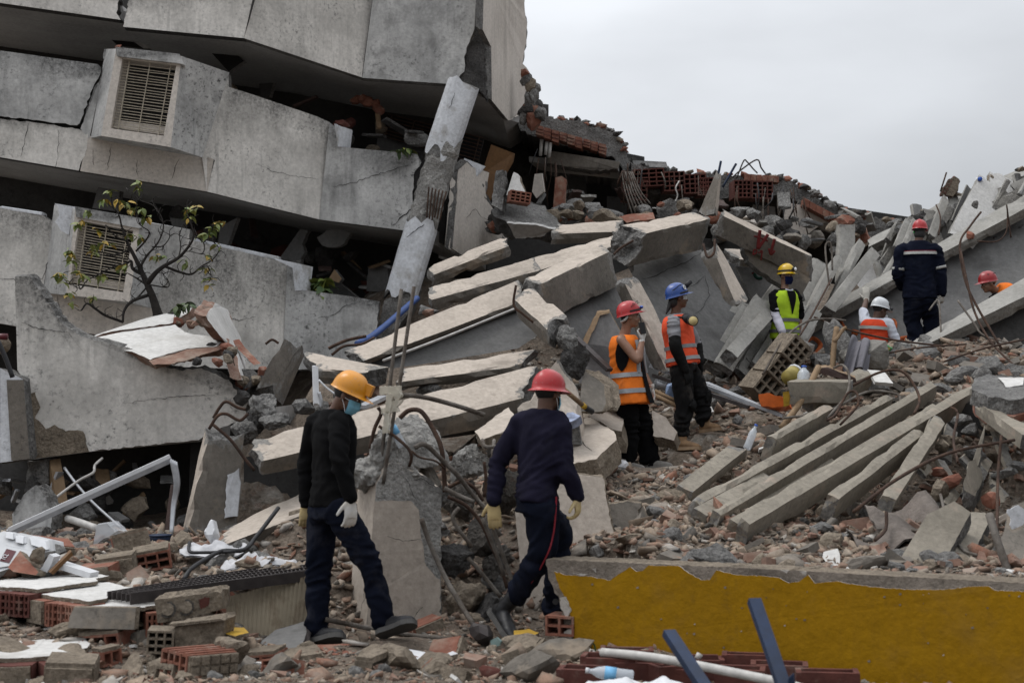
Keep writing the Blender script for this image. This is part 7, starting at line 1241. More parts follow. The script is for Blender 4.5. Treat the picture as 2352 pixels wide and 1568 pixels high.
def rotm(g, tilt):
    return np.array(Euler((g.gauss(0, tilt), g.gauss(0, tilt), g.uniform(0, 6.28))).to_matrix())
def scatter(n, region, size, seed, name, lift=.25, tilt=.45, mat='rubble', cols=None):
    g = random.Random(seed); VV, FF, CC = [], [], []; o = 0; k = 0
    while k < n:
        x, y = region(g); 
        if any((x - q.x) ** 2 + (y - q.y) ** 2 < .05 for q in AVOID): continue
        s = size(g); v, f = BASES[g.randrange(len(BASES))]; q = rotm(g, tilt)
        sc_ = s * np.array([g.uniform(.7, 1.3), g.uniform(.7, 1.2), g.uniform(.7, 1.1)])
        w = (v * sc_) @ q.T + np.array([x, y, gz(x, y) + s * lift * g.uniform(-.4, 1.2)])
        c = np.array(g.choice(cols or _pc)) * g.uniform(.75, 1.2)
        VV.append(w); FF.append(f + o); CC.append(np.tile(np.append(c, 1), (len(w), 1))); o += len(w); k += 1
    VV, FF, CC = np.vstack(VV), np.vstack(FF), np.vstack(CC)
    me = bpy.data.meshes.new(name); me.vertices.add(len(VV)); me.vertices.foreach_set('co', VV.ravel().astype('f'))
    me.loops.add(FF.size); me.loops.foreach_set('vertex_index', FF.ravel().astype('i')); me.polygons.add(len(FF)); me.polygons.foreach_set('loop_start', np.arange(0, FF.size, 3).astype('i')); me.update(calc_edges=True)
    ca = me.color_attributes.new('col', 'FLOAT_COLOR', 'POINT'); ca.data.foreach_set('color', CC.ravel().astype('f')); me.materials.append(MATS[mat]); me.validate()
    return put(name, me, recentre=False)
def inview(x, y, m=.3): return abs(x) < y * .365 + m
def reg(x0, x1, y0, y1):
    def f(g):
        y = g.uniform(y0, y1); lim = y * .37 + .2; return g.uniform(max(x0, -lim), min(x1, lim)), y
    return f
def reg_slope(g):
    y = 9.0 + 5.5 * g.random() ** 1.3; x = g.uniform(.3, y * .37 + .1); return x, y
tag(scatter(13000, reg(-4, 4, 7.2, 9.6), lambda g: (.008 + .026 * g.random() ** 2.4) * (2.6 if g.random() < .05 else 1), 1, 'gravel'), 'fine pale brick and mortar chips strewn over the foreground', 'rubble', kind='stuff')
tag(scatter(15000, reg_slope, lambda g: (.010 + .05 * g.random() ** 3) * (2.0 if g.random() < .05 else 1), 2, 'brick_gravel'), 'brick and mortar chips covering the slope above the yellow wall', 'rubble', kind='stuff')
tag(scatter(5000, reg(-5, 1.5, 9.4, 12.5), lambda g: .02 + .06 * g.random() ** 2, 3, 'rubble_gravel'), 'dusty chips between the fallen beams and slabs', 'rubble', kind='stuff')
tag(scatter(5000, reg(0, 8, 12.5, 18), lambda g: .025 + .07 * g.random() ** 2.2, 4, 'slope_debris'), 'broken bits covering the upper right slope', 'rubble', kind='stuff')
# single, larger pieces (shared meshes)
PM = {}; g_th = [.5, .8, 1.1, .6, 1.4, .9]
for kind_, m in (('brick_fragment', 'terracotta_dusty'), ('concrete_fragment', 'broken'), ('mortar_fragment', 'mortar'), ('plaster_fragment', 'white_plaster'), ('slab_fragment', 'cream_grey')):
    PM[kind_] = []
    for i in range(6):
        fl = {'brick_fragment': .25, 'plaster_fragment': .14, 'slab_fragment': .25}.get(kind_, .6); 
        if kind_ in ('brick_fragment', 'plaster_fragment', 'slab_fragment'): v, f = shard_piece(60 + i + len(kind_), fl * g_th[i % 6]); v, f = [Vector(x) for x in v], [tuple(int(q) for q in x) for x in f]
        else: v, f = rock_geo((1, .8, fl), 900 + i + len(kind_), 2, 9, .05)
        PM[kind_].append(mesh(kind_, v, f, m))
def sprinkle(kind_, n, region, size, seed, label, group, cat):
    g = random.Random(seed)
    for k in range(n):
        x, y = region(g)
        while any((x - q.x) ** 2 + (y - q.y) ** 2 < .09 for q in AVOID): x, y = region(g)
        s = size(g); o = bpy.data.objects.new(kind_, g.choice(PM[kind_])); COL.objects.link(o)
        o.scale = (s * g.uniform(.8, 1.3), s * g.uniform(.7, 1.1), s * g.uniform(.8, 1.2)); o.rotation_euler = (g.gauss(0, .35), g.gauss(0, .35), g.uniform(0, 6.28)); o.location = (x, y, gz(x, y) + s * .22)
        tag(o, label, cat, group)
R1 = reg(-3.2, 3.2, 7.4, 9.3)
sprinkle('brick_fragment', 60, R1, lambda g: g.uniform(.04, .1), 31, 'loose reddish clay piece in the foreground rubble', 'clay pieces in the foreground', 'clay piece')
sprinkle('mortar_fragment', 50, R1, lambda g: g.uniform(.04, .09), 32, 'loose sandy mortar lump in the foreground rubble', 'mortar lumps in the foreground', 'mortar lump')
sprinkle('concrete_fragment', 30, R1, lambda g: g.uniform(.03, .07), 33, 'loose grey concrete bit in the foreground rubble', 'concrete bits in the foreground', 'concrete bit')
sprinkle('plaster_fragment', 18, R1, lambda g: g.uniform(.03, .07), 34, 'flat white plaster or tile flake in the foreground rubble', 'white flakes in the foreground', 'plaster flake')
sprinkle('brick_fragment', 190, reg_slope, lambda g: g.uniform(.045, .11), 35, 'loose reddish clay piece on the slope above the yellow wall', 'clay pieces on the slope', 'clay piece')
sprinkle('mortar_fragment', 70, reg_slope, lambda g: g.uniform(.05, .12), 36, 'loose sandy mortar lump on the slope above the yellow wall', 'mortar lumps on the slope', 'mortar lump')
sprinkle('concrete_fragment', 60, reg_slope, lambda g: g.uniform(.05, .13), 37, 'loose grey concrete lump on the slope above the yellow wall', 'concrete lumps on the slope', 'concrete lump')
sprinkle('plaster_fragment', 25, reg_slope, lambda g: g.uniform(.04, .09), 38, 'flat white plaster flake on the slope above the yellow wall', 'white flakes on the slope', 'plaster flake')
sprinkle('slab_fragment', 26, reg_slope, lambda g: g.uniform(.09, .18), 39, 'flat cream render piece on the slope above the yellow wall', 'render pieces on the slope', 'render piece')
R3 = reg(-4.5, .8, 9.5, 12.5)
sprinkle('brick_fragment', 60, R3, lambda g: g.uniform(.05, .12), 40, 'loose reddish clay piece left of and behind the walking men', 'clay pieces on the left', 'clay piece')
sprinkle('concrete_fragment', 50, R3, lambda g: g.uniform(.06, .14), 41, 'loose grey concrete lump left of and behind the walking men', 'concrete lumps on the left', 'concrete lump')
sprinkle('mortar_fragment', 40, R3, lambda g: g.uniform(.05, .12), 42, 'loose sandy mortar lump left of and behind the walking men', 'mortar lumps on the left', 'mortar lump')
R4 = reg(1.5, 7, 13, 17.5)
sprinkle('brick_fragment', 60, R4, lambda g: g.uniform(.07, .16), 43, 'reddish clay piece high on the right slope', 'clay pieces high on the slope', 'clay piece')
sprinkle('concrete_fragment', 50, R4, lambda g: g.uniform(.08, .2), 44, 'grey concrete lump high on the right slope', 'concrete lumps high on the slope', 'concrete lump')
sprinkle('slab_fragment', 25, R4, lambda g: g.uniform(.1, .22), 45, 'flat render piece high on the right slope', 'render pieces high on the slope', 'render piece')

# bigger slabs and blocks in the near rubble
g = random.Random(91)
for k in range(30):
    y = g.uniform(7.6, 9.2); x = g.uniform(-3.0, -.1) if k % 3 else g.uniform(-.6, .7)
    if any((x - q.x) ** 2 + (y - q.y) ** 2 < .2 for q in AVOID): continue
    w = g.uniform(.1, .24); kind_ = g.choice(['mortar', 'cream_grey', 'broken', 'mortar'])
    rock('broken_block', Vector((x, y, gz(x, y) + .02)), (w, w * g.uniform(.5, .8), w * g.uniform(.25, .5)), kind_, 1100 + k, sub=3, rough=.08, rot=(g.gauss(0, .25), g.gauss(0, .25), g.uniform(0, 6)), label='broken masonry block lying in the foreground rubble', cat='block', group='broken blocks in the foreground')
for k in range(22):
    y = g.uniform(7.6, 9.4); x = g.uniform(-3.2, .2); 
    if any((x - q.x) ** 2 + (y - q.y) ** 2 < .2 for q in AVOID): continue
    hollow_block('brick_piece', Vector((x, y, gz(x, y) + .03)), (g.gauss(0, 18), g.gauss(0, 18), g.uniform(0, 360)), g.uniform(.08, .2), g.uniform(.1, .2), g.uniform(.06, .1), g.choice([1, 2, 3]), g.choice([1, 2]), .012, g.choice(['terracotta', 'terracotta', 'mortar']), g.choice([None, ['+z'], ['-y']]), seed=k, label='broken hollow brick piece lying in the foreground rubble', cat='brick piece', group='hollow brick pieces in the foreground')
for k in range(40):
    x, y = reg_slope(g); w = g.uniform(.08, .22)
    if any((x - q.x) ** 2 + (y - q.y) ** 2 < .3 for q in AVOID): continue
    rock('broken_block', Vector((x, y, gz(x, y) + .02)), (w, w * g.uniform(.5, .8), w * g.uniform(.15, .4)), g.choice(['mortar', 'cream_grey', 'broken', 'cream', 'terracotta_dusty']), 1140 + k, sub=3, rough=.08, rot=(g.gauss(0, .3), g.gauss(0, .3), g.uniform(0, 6)), label='broken slab block lying on the slope above the yellow wall', cat='block', group='broken blocks on the slope')
# ------------------------------------------------------------------ people
def fabric(name, c, dust=None, rough=0.95, bump=.3):
    t = NT(name)
    k = t.mix(t.ramp(t.noise(5, 4, .6), .35, .65), c, tuple(x * .72 for x in c))
    if dust: k = t.mix(t.math('MULTIPLY', t.ramp(t.noise(7, 6, .7, off=3), .5, .72, 0, dust[1]), t.ramp(t.noise(2.2, 3, .5, off=8), .4, .6)), k, dust[0])
    t.col(k); t.set(rough, 0, .08); t.bump(t.math('ADD', t.noise(24, 5, .6, stretch=(1, 1, .45)), t.math('MULTIPLY', t.noise(220, 2, .5), .25)), bump, .012)
fabric('knit_black', (.0055, .0055, .006), ((.02, .019, .018), .35)); fabric('trouser_navy', (.006, .008, .0165), ((.06, .06, .07), .35)); fabric('shirt_navy', (.0125, .0115, .024), ((.04, .04, .055), .3)); fabric('trouser_black', (.005, .005, .0055)); fabric('trouser_dusty', (.012, .012, .0125), ((.14, .125, .11), .6))
fabric('jacket_navy', (.0065, .0085, .0185), ((.035, .04, .058), .35)); fabric('vest_orange', (.80, .19, .025), ((.34, .13, .05), .6), .8); fabric('vest_coral', (.80, .105, .045), ((.36, .09, .05), .6), .8); fabric('vest_lime', (.42, .62, .035), ((.24, .30, .06), .6), .8); fabric('vest_red', (.62, .07, .028), rough=.8)
fabric('tee_black', (.007, .007, .008)); fabric('tee_grey', (.24, .24, .255)); fabric('tee_white', (.52, .54, .60)); fabric('sleeve_white', (.56, .55, .62)); fabric('glove_white', (.60, .585, .56), ((.42, .33, .18), .5)); fabric('glove_yellow', (.50, .39, .20), ((.62, .58, .5), .4)); fabric('glove_grey', (.42, .40, .36)); fabric('glove_black', (.012, .012, .012)); fabric('mask_navy', (.008, .012, .05))
plain('mask_blue', (.20, .46, .60), .8, var=.12, bump=.5, bs=30); plain('reflective', (.26, .27, .28), .45, .25, var=.1); plain('reflective_dark', (.13, .13, .135), .5, .2, var=.1); plain('reflective_pale', (.40, .40, .38), .5, .1); plain('boot_black', (.018, .018, .02), .5, var=.4, scale=25, bump=.4); plain('boot_tan', (.24, .145, .075), .8, var=.2, bump=.4); plain('sole_tan', (.28, .19, .115), .8); plain('shoe_grey', (.23, .215, .195), .8, var=.2, bump=.4)
plain('sole_grey', (.075, .072, .068), .8); plain('shoe_dark', (.022, .022, .025), .6, var=.3, bump=.4); plain('hair', (.009, .008, .008), .6, bump=.6, bs=90); plain('eye_white', (.6, .58, .55), .3, var=0); plain('piping_red', (.20, .008, .018), .8); plain('lining', (.02, .02, .02), .8); plain('green_dot', (.02, .45, .08), .5)
for nm, c in (('helmet_orange', (.60, .24, .008)), ('helmet_red', (.38, .010, .013)), ('helmet_blue', (.012, .055, .24)), ('helmet_yellow', (.55, .35, .008)), ('helmet_white', (.52, .54, .56)), ('helmet_dark_red', (.27, .006, .009))):
    t = NT(nm); k = t.mix(t.ramp(t.noise(9, 4), .35, .65), c, tuple(x * .86 for x in c))
    k = t.mix(t.ramp(t.noise(38, 7, .75, off=2), .57, .72, 0, .5), k, (.30, .27, .24)); k = t.mix(t.ramp(t.noise(60, 4, .6, stretch=(1, .12, 1), off=5), .62, .7, 0, .5), k, (.05, .04, .04)); t.col(k); t.set(.34, 0, .5); t.bump(t.noise(60, 4), .06, .004)
def skin(name, c):
    t = NT(name); t.col(t.mix(t.ramp(t.noise(18, 4, .6), .35, .65), c, tuple(x * .8 for x in c))); t.set(.5, 0, .4); t.bump(t.noise(90, 3, .5), .12, .004)
    t.b.inputs['Subsurface Weight'].default_value = .08; t.b.inputs['Subsurface Radius'].default_value = (.01, .004, .002)
skin('skin_brown', (.105, .05, .03)); skin('skin_tan', (.23, .118, .074)); skin('skin_dark', (.085, .042, .026)); skin('skin_mid', (.185, .098, .064))

def loft(rings, n=18, cap=True, pw=2.0):
    vs_, fs = [], []
    for c, a, b in rings:
        for k in range(n):
            w = 2 * math.pi * k / n; x, y = math.cos(w), math.sin(w); q = (abs(x) ** pw + abs(y) ** pw) ** (-1 / pw) if pw != 2 else 1
            vs_.append(c + a * x * q + b * y * q)
    for i in range(len(rings) - 1):
        for k in range(n): fs.append((i * n + k, i * n + (k + 1) % n, (i + 1) * n + (k + 1) % n, (i + 1) * n + k))
    if cap: fs += [tuple(range(n))[::-1], tuple(range((len(rings) - 1) * n, len(rings) * n))]
    return vs_, fs
def limb(pts, rad, n=12, sub=4):
    r = []; m = len(pts)
    c = catmull(pts, sub); k = len(c)
    for i in range(k): f = i / (k - 1) * (m - 1); j = min(m - 2, int(f)); r.append(rad[j] + (rad[j + 1] - rad[j]) * (f - j))
    ex0, ex1 = (c[0] - c[1]).normalized() * r[0] * .7, (c[-1] - c[-2]).normalized() * r[-1] * .7
    c = [c[0] + ex0] + c + [c[-1] + ex1]; r = [r[0] * .6] + r + [r[-1] * .6]
    vs_, fs = [], []; d0 = (c[1] - c[0]).normalized(); a = d0.orthogonal().normalized()
    for i in range(len(c)):
        d = (c[min(i + 1, len(c) - 1)] - c[max(i - 1, 0)]).normalized(); a = (a - d * a.dot(d)).normalized(); b = d.cross(a)
        for q in range(n): w = 2 * math.pi * q / n; vs_.append(c[i] + a * math.cos(w) * r[i] + b * math.sin(w) * r[i])
    for i in range(len(c) - 1):
        for q in range(n): fs.append((i * n + q, i * n + (q + 1) % n, (i + 1) * n + (q + 1) % n, (i + 1) * n + q))
    fs += [tuple(range(n))[::-1], tuple(range((len(c) - 1) * n, len(c) * n))]; return vs_, fs
def ell(M, c, r, n=14):
    bm = bmesh.new(); bmesh.ops.create_uvsphere(bm, u_segments=n, v_segments=n - 4, radius=1)
    vs_ = [M(Vector((v.co.x * r[0] + c[0], v.co.y * r[1] + c[1], v.co.z * r[2] + c[2]))) for v in bm.verts]; bm.verts.index_update(); fs = [tuple(v.index for v in f.verts) for f in bm.faces]; bm.free(); return vs_, fs
def fuse(name, parts, mat, vox, parent, folds=None, smooth=4, joints=(), label=None):
    me = mesh(name, *merge(parts), mat); ob = bpy.data.objects.new('tmp', me); COL.objects.link(ob)
    m = ob.modifiers.new('r', 'REMESH'); m.mode = 'VOXEL'; m.voxel_size = vox; s = ob.modifiers.new('s', 'SMOOTH'); s.factor = .5; s.iterations = smooth
    dg = bpy.context.evaluated_depsgraph_get(); me2 = bpy.data.meshes.new_from_object(ob.evaluated_get(dg)); bpy.data.objects.remove(ob); bpy.data.meshes.remove(me)
    if folds:
        amp, fr = folds; co = [v.co.copy() for v in me2.vertices]; no = [v.normal.copy() for v in me2.vertices]
        for i, v in enumerate(me2.vertices):
            p = co[i]; k = .6
            for j, rad in joints:
                d = (p - j).length; k += 1.6 * math.exp(-(d / rad) ** 2)
            q = Vector((p.x * fr * .6, p.y * fr * .6, p.z * fr * 1.45 + 3 * noise.noise(p * 3))); h = 1 - 2.2 * abs(noise.noise(q)) + .5 * noise.noise(q * 2.3)
            v.co = p + no[i] * (amp * k * (h - .4))
    me2.materials.clear(); me2.materials.append(MATS[mat]); me2.polygons.foreach_set('use_smooth', [True] * len(me2.polygons)); me2.update(); me2.name = name
    return put(name, me2, parent, label=label)

def frame(yaw, pitch, roll=0):
    """x right, y forward, z up; yaw 0 faces picture right, 90 faces away; pitch positive looks down"""
    m = Matrix.Rotation(R(yaw - 90), 3, 'Z') @ Matrix.Rotation(R(-pitch), 3, 'X') @ Matrix.Rotation(R(roll), 3, 'Y'); return m
def helmet(parent, c, q, s, mat, style='cap', name='helmet'):
    vs_, fs = [], []; n = 36; rows = 12; a, b, h = .104 * s, .127 * s, .126 * s
    M = lambda v: c + q @ Vector(v)
    def brim(w):
        f = max(0, math.sin(w)); return ({'cap': .008 + .055 * f ** 3, 'full': .032 + .02 * f ** 2}[style]) * s
    for r in range(-2, rows + 1):
        for k in range(n):
            w = 2 * math.pi * k / n; x, y = math.cos(w), math.sin(w)
            if r < 0: e = brim(w) * (-r) / 2; vs_.append(M(((a + e) * x, (b + e) * y, -.006 * s * (-r) - (.10 * e if style == 'cap' else .25 * e))))
            else:
                f = r / rows * math.pi / 2 * .985; z = h * math.sin(f) ** .9; px, py = a * math.cos(f) ** .8 * x, b * math.cos(f) ** .8 * y
                z += .009 * s * math.exp(-(px / (.02 * s)) ** 2) * math.sin(f); vs_.append(M((px, py, z)))
    R_ = rows + 3
    for i in range(R_ - 1):
        for k in range(n): fs.append((i * n + k, i * n + (k + 1) % n, (i + 1) * n + (k + 1) % n, (i + 1) * n + k))
    fs.append(tuple(range((R_ - 1) * n, R_ * n))); nv = len(vs_)
    inner = [c + (v - c) * .955 for v in vs_[2 * n:]]   # lining
    o = put(name, mesh(name, vs_, fs, mat, smooth=True), parent)
    f2 = [(i * n + k, i * n + (k + 1) % n, (i + 1) * n + (k + 1) % n, (i + 1) * n + k) for i in range(rows) for k in range(n)]
    put('lining', mesh('lining', inner, f2, 'lining', smooth=True), o); return o
def band(parent, c, q, s, z, mat, name='strap', k0=0, k1=36, rr=1.03, w=.018):
    n = 36; vs_ = []
    for dz in (-w / 2, w / 2):
        f = math.asin(min(.95, max(0, (z + dz) / .132))) ; 
        for k in range(k0, k1 + 1): a = 2 * math.pi * k / n; vs_.append(c + q @ Vector((.108 * s * rr * math.cos(f) ** .8 * math.cos(a), .132 * s * rr * math.cos(f) ** .8 * math.sin(a), (z + dz) * s)))
    m = k1 - k0 + 1; return put(name, mesh(name, vs_, [(i, i + 1, m + i + 1, m + i) for i in range(m - 1)], mat, smooth=True), parent)
def hand(parent, wrist, d, n, side, mat, curl=.35, s=1.0, name='glove', thumb=.6, cuffm=None):
    d, n = Vector(d).normalized(), Vector(n); n = (n - d * n.dot(d)).normalized(); w = d.cross(n) * side
    M = lambda x, y, z: wrist + (d * x + w * y + n * z) * s
    P_ = [loft([(M(0, 0, 0), w * .028 * s, n * .02 * s), (M(.03, 0, .002), w * .036 * s, n * .019 * s), (M(.075, 0, .002), w * .043 * s, n * .017 * s), (M(.1, 0, .004), w * .040 * s, n * .013 * s)], 14)]
    for i, (y, L) in enumerate(((-.031, .062), (-.011, .074), (.010, .078), (.031, .07))):
        p = M(.092, y, .003); a = curl * .5; pts = [p]; y2 = y * 1.1
        for k, sl in enumerate((.45, .32, .25)):
            a += curl * (.7 + .25 * k + .08 * i); p = p + (d * math.cos(a) + n * math.sin(a) + w * (y * 1.2) * (1 if k == 0 else .3)).normalized() * L * sl * s; pts.append(p)
        P_.append(limb(pts, [.0105 * s, .0098 * s, .009 * s, .0078 * s], 8, 3))
    t0 = M(.025, .033, .006); dd = (d * .75 + w * thumb + n * (.25 + curl * .3)).normalized(); t1 = t0 + dd * .04 * s; t2 = t1 + (dd + d * .3 + n * .2 * curl).normalized() * .032 * s
    P_.append(limb([M(.012, .018, .004), t0, t1, t2], [.014 * s, .0135 * s, .0115 * s, .009 * s], 8, 3))
    o = fuse(name, P_, mat, .0052 * s, parent, smooth=2)
    if cuffm: put('cuff', mesh('cuff', *loft([(M(-.035, 0, 0), w * .031 * s, n * .029 * s), (M(-.02, 0, 0), w * .031 * s, n * .028 * s), (M(.012, 0, .001), w * .033 * s, n * .024 * s)], 14), cuffm, smooth=True), o)
    return o
def shoe(parent, ankle, heel, toe, mat, solem, shaft=.0, w=.048, name='shoe', lace=True):
    d = (toe - heel); L = d.length; d.normalize(); up = (ankle - heel); up = (up - d * up.dot(d)); up = up.normalized() if up.length > .01 else Vector((0, 0, 1))
    if up.z < 0: up = -up
    sd_ = d.cross(up); M = lambda f, h: heel + d * (L * f) + up * h
    ank = ankle + up * shaft
    parts = [loft([(M(.0, .05), sd_ * w * .55, up * .035), (M(.08, .055), sd_ * w * .8, up * .05), (M(.3, .06), sd_ * w * .85, up * .055), (M(.55, .05), sd_ * w * .95, up * .045), (M(.78, .042), sd_ * w * 1.02, up * .036), (M(.93, .036), sd_ * w * .8, up * .028), (M(1.0, .03), sd_ * w * .45, up * .018)], 16),
             limb([M(.2, .06), M(.2, .06).lerp(ank, .5), ank], [.05, .052, .05 if not shaft else .056], 14)]
    o = fuse(name, parts, mat, .008, parent, (.0025, 30), 3)
    out = []
    for f, k in ((-.03, .5), (.0, .75), (.12, .95), (.35, .86), (.55, .95), (.75, 1.12), (.9, .95), (1.0, .6), (1.03, .3)): out.append((f, k * w * 1.08))
    ring = [M(f, 0) + sd_ * k for f, k in out] + [M(f, 0) - sd_ * k for f, k in out[::-1]]; n = len(ring)
    put('sole', mesh('sole', ring + [p + up * .032 for p in ring], [tuple(range(n))[::-1], tuple(range(n, 2 * n))] + [(i, (i + 1) % n, n + (i + 1) % n, n + i) for i in range(n)], solem), o)
    if lace:
        for k in range(4): f = .36 + k * .07; put('lace', mesh('lace', *tube_geo([M(f, .098 - .012 * k) - sd_ * .025, M(f + .01, .106 - .012 * k), M(f, .098 - .012 * k) + sd_ * .025], .004, 5, 2), 'sole_grey' if mat != 'boot_tan' else 'sole_tan'), o)
    return o

class Person:
    def __init__(s, label, Y0, J, skin, hs=1.0, scale=1.0):
        s.J = {k: P(v[0], v[1], Y0 + (v[2] if len(v) > 2 else 0)) for k, v in J.items()}; j = s.J; s.hs = hs; s.sc = scale; s.skin = skin
        s.root = thing('person', label, 'person', Vector((j['pel'].x, j['pel'].y, min(p.z for p in j.values()) - .02)))
        s.up = (j['neck'] - j['pel']).normalized(); rs = (j['rs'] - j['ls']).normalized(); rh = (j['rh'] - j['lh']).normalized()
        s.rs, s.rh = rs, rh; s.fwd = s.up.cross(rs).normalized()
    def ring(s, f, infl=0.0, wide=1.0):
        """f from 0 (pelvis) to 1 (base of neck), below 0 = skirt of a garment"""
        j = s.J; tab = [(-.35, .185, .135), (-.12, .168, .12), (0, .165, .118), (.3, .142, .105), (.55, .152, .115), (.75, .168, .118), (.88, .162, .1), (.96, .115, .078), (1.04, .062, .062)]
        for i in range(len(tab) - 1):
            if f <= tab[i + 1][0] or i == len(tab) - 2: a, b = tab[i], tab[i + 1]; break
        t_ = (f - a[0]) / (b[0] - a[0]); w = (a[1] + (b[1] - a[1]) * t_) * s.sc * wide + infl; d = (a[2] + (b[2] - a[2]) * t_) * s.sc + infl
        c = j['pel'].lerp(j['neck'], f); lat = s.rh.lerp(s.rs, min(1, max(0, f))).normalized(); fw = s.up.cross(lat).normalized(); lat = fw.cross(s.up).normalized()
        mid = (j['rs'] + j['ls']) / 2 
        return (c, lat * w, fw * d)
    def torso(s, f0, f1, infl=0.0, wide=1.0, n=20, steps=12, flare=0.0, pw=2.3):
        rings = []
        for i in range(steps + 1):
            f = f0 + (f1 - f0) * i / steps; c, a, b = s.ring(f, infl, wide); fl = 1 + flare * max(0, .5 - f); rings.append((c, a * fl, b * fl))
        return loft(rings, n, pw=pw)
    def arm(s, side, k=1.0, add=0.0, upto=1.0, r=(.054, .052, .043, .041, .031)):
        j = s.J; a, b, c = j[side + 's'], j[side + 'e'], j[side + 'w']; inn = a + (j['neck'] - a) * .25
        if upto < 1: c = b + (c - b) * max(0, upto * 2 - 1) if upto > .5 else b
        pts = [inn, a, a.lerp(b, .5), b, b.lerp(c, .5), c] if upto > .5 else [inn, a, a.lerp(b, upto)]
        rr = [x * s.sc * k + add for x in (r[0], r[0], r[1], r[2], r[3], r[4])][:len(pts)]
        return limb(pts, rr, 14)
    def leg(s, side, add=0.0, r=(.09, .078, .058, .056, .040)):
        j = s.J; a, b, c = j[side + 'h'], j[side + 'k'], j[side + 'a']; return limb([a + (j['pel'] - a) * .2 + s.up * .04, a, a.lerp(b, .5), b, b.lerp(c, .45), c], [r[0] * s.sc + add, r[0] * s.sc + add, r[1] * s.sc + add, r[2] * s.sc + add, r[3] * s.sc + add, r[4] * s.sc + add], 14)
    def head(s, yaw, pitch, roll=0, hair=True, eyes=True, bare=False):
        q = frame(yaw, pitch, roll); c = s.J['head']; k = s.hs; s.q = q; M = lambda v: c + q @ (v * k); s.M = M; s.c = c
        H = [ell(M, (0, -.008, .035), (.073, .092, .085)), ell(M, (0, .028, -.03), (.060, .064, .085)), ell(M, (0, .062, -.088), (.032, .028, .024)), ell(M, (0, .098, -.026), (.0135, .020, .024)), ell(M, (0, .078, .018), (.05, .016, .012)), ell(M, (0, .086, -.062), (.021, .010, .010)), ell(M, (.034, .055, -.035), (.026, .03, .022)), ell(M, (-.034, .055, -.035), (.026, .03, .022))]
        for x in (-1, 1): H.append(ell(M, (x * .076, -.008, -.012), (.011, .019, .031)))
        j = s.J; nk = limb([M(Vector((0, -.02, -.03))), M(Vector((0, -.022, -.09))).lerp(j['neck'], .4), j['neck'] - s.up * .03], [.056 * k, .052 * s.sc, .066 * s.sc], 14)
        body = H + [nk, s.torso(-.1, 1.0, -.03), s.arm('r', .74 if not bare else .95), s.arm('l', .74 if not bare else .95), s.leg('r', -.026), s.leg('l', -.026)]
        s.body = fuse('body', body, s.skin, .0095, s.root, smooth=3)
        if eyes:
            for x in (-1, 1):
                put('eye', mesh('eye', *ell(M, (x * .031, .0825, .0), (.011, .006, .006), 8), 'eye_white', smooth=True), s.body); put('pupil', mesh('pupil', *ell(M, (x * .031, .088, .0), (.0045, .003, .005), 8), 'hair', smooth=True), s.body)
                put('eyebrow', mesh('eyebrow', *tube_geo([M(Vector((x * .015, .093, .019))), M(Vector((x * .034, .090, .023))), M(Vector((x * .05, .075, .017)))], .0045 * k, 5, 3), 'hair'), s.body)
            put('mouth', mesh('mouth', *tube_geo([M(Vector((-.02, .090, -.062))), M(Vector((0, .097, -.0625))), M(Vector((.02, .090, -.062)))], .0022 * k, 5, 3), 'hair'), s.body)
        if hair: put('hair', mesh('hair', *ell(M, (0, -.022, .03), (.079, .088, .085)), 'hair', smooth=True), s.root)
    def helm(s, mat, style='cap', tilt=0, dz=.036, size=1.0, back=0.0, roll=0):
        s.hq = s.q @ Matrix.Rotation(R(-tilt), 3, 'X') @ Matrix.Rotation(R(roll), 3, 'Y'); s.hc = s.M(Vector((0, -.004 - back, dz))); s.hsz = s.hs * size
        s.hel = helmet(s.root, s.hc, s.hq, s.hsz, mat, style); return s.hel
    def hp(s, w, z, rr=1.0):        # a point on the helmet: angle (90 = front), height 0..1
        f = math.asin(z); return s.hc + s.hq @ Vector((.108 * s.hsz * rr * math.cos(f) ** .8 * math.cos(R(w)), .132 * s.hsz * rr * math.cos(f) ** .8 * math.sin(R(w)), .132 * s.hsz * z ** .9 * rr))
    def mask(s, mat, name='face_mask', straps=True, deep=1.0):
        vs_ = []; A, B_ = 16, 10; M = s.M
        for i in range(B_ + 1):
            t_ = i / B_; z = -.012 - .108 * t_; bul = .016 * math.sin(math.pi * min(1, t_ * 1.15)) * deep
            for k in range(A + 1):
                a = (k / A - .5) * 2 * R(78 - 14 * t_); pl = .002 * math.sin(t_ * 19); nose = .016 * math.exp(-(a / .28) ** 2) * (1 - t_) ** .7
                vs_.append(M(Vector(((.068 + bul * .4) * math.sin(a), .022 + (.068 + bul + pl) * math.cos(a) + nose * 1.2 - .01 * t_, z))))
        o = put(name, mesh(name, vs_, [(i * (A + 1) + k, i * (A + 1) + k + 1, (i + 1) * (A + 1) + k + 1, (i + 1) * (A + 1) + k) for i in range(B_) for k in range(A)], mat, smooth=True), s.root)
        if straps:
            for x in (-1, 1):
                for z in (-.02, -.10): put('ear_loop', mesh('ear_loop', *tube_geo([M(Vector((x * .064, .04, z))), M(Vector((x * .072, .018, z * .55 - .005))), M(Vector((x * .082, -.01, -.005 + z * .2)))], .0022, 5, 3), 'white_paint'), o)
        return o
    def shirt(s, mat, f0=-.08, add=.016, sleeve=1.0, amp=.009, wide=1.03, name='shirt', upto=1.0, vox=.0125, top=1.02, arms=('r', 'l')):
        j = s.J; parts = [s.torso(f0, top, add, wide)] + [s.arm(x, 1.0, add * .95, sleeve) for x in arms]
        return fuse(name, parts, mat, vox, s.root, (amp, 10.0), 3, [(j['re'], .11), (j['le'], .11), (j['rs'], .1), (j['ls'], .1), (j['pel'] + s.up * .05, .16)])
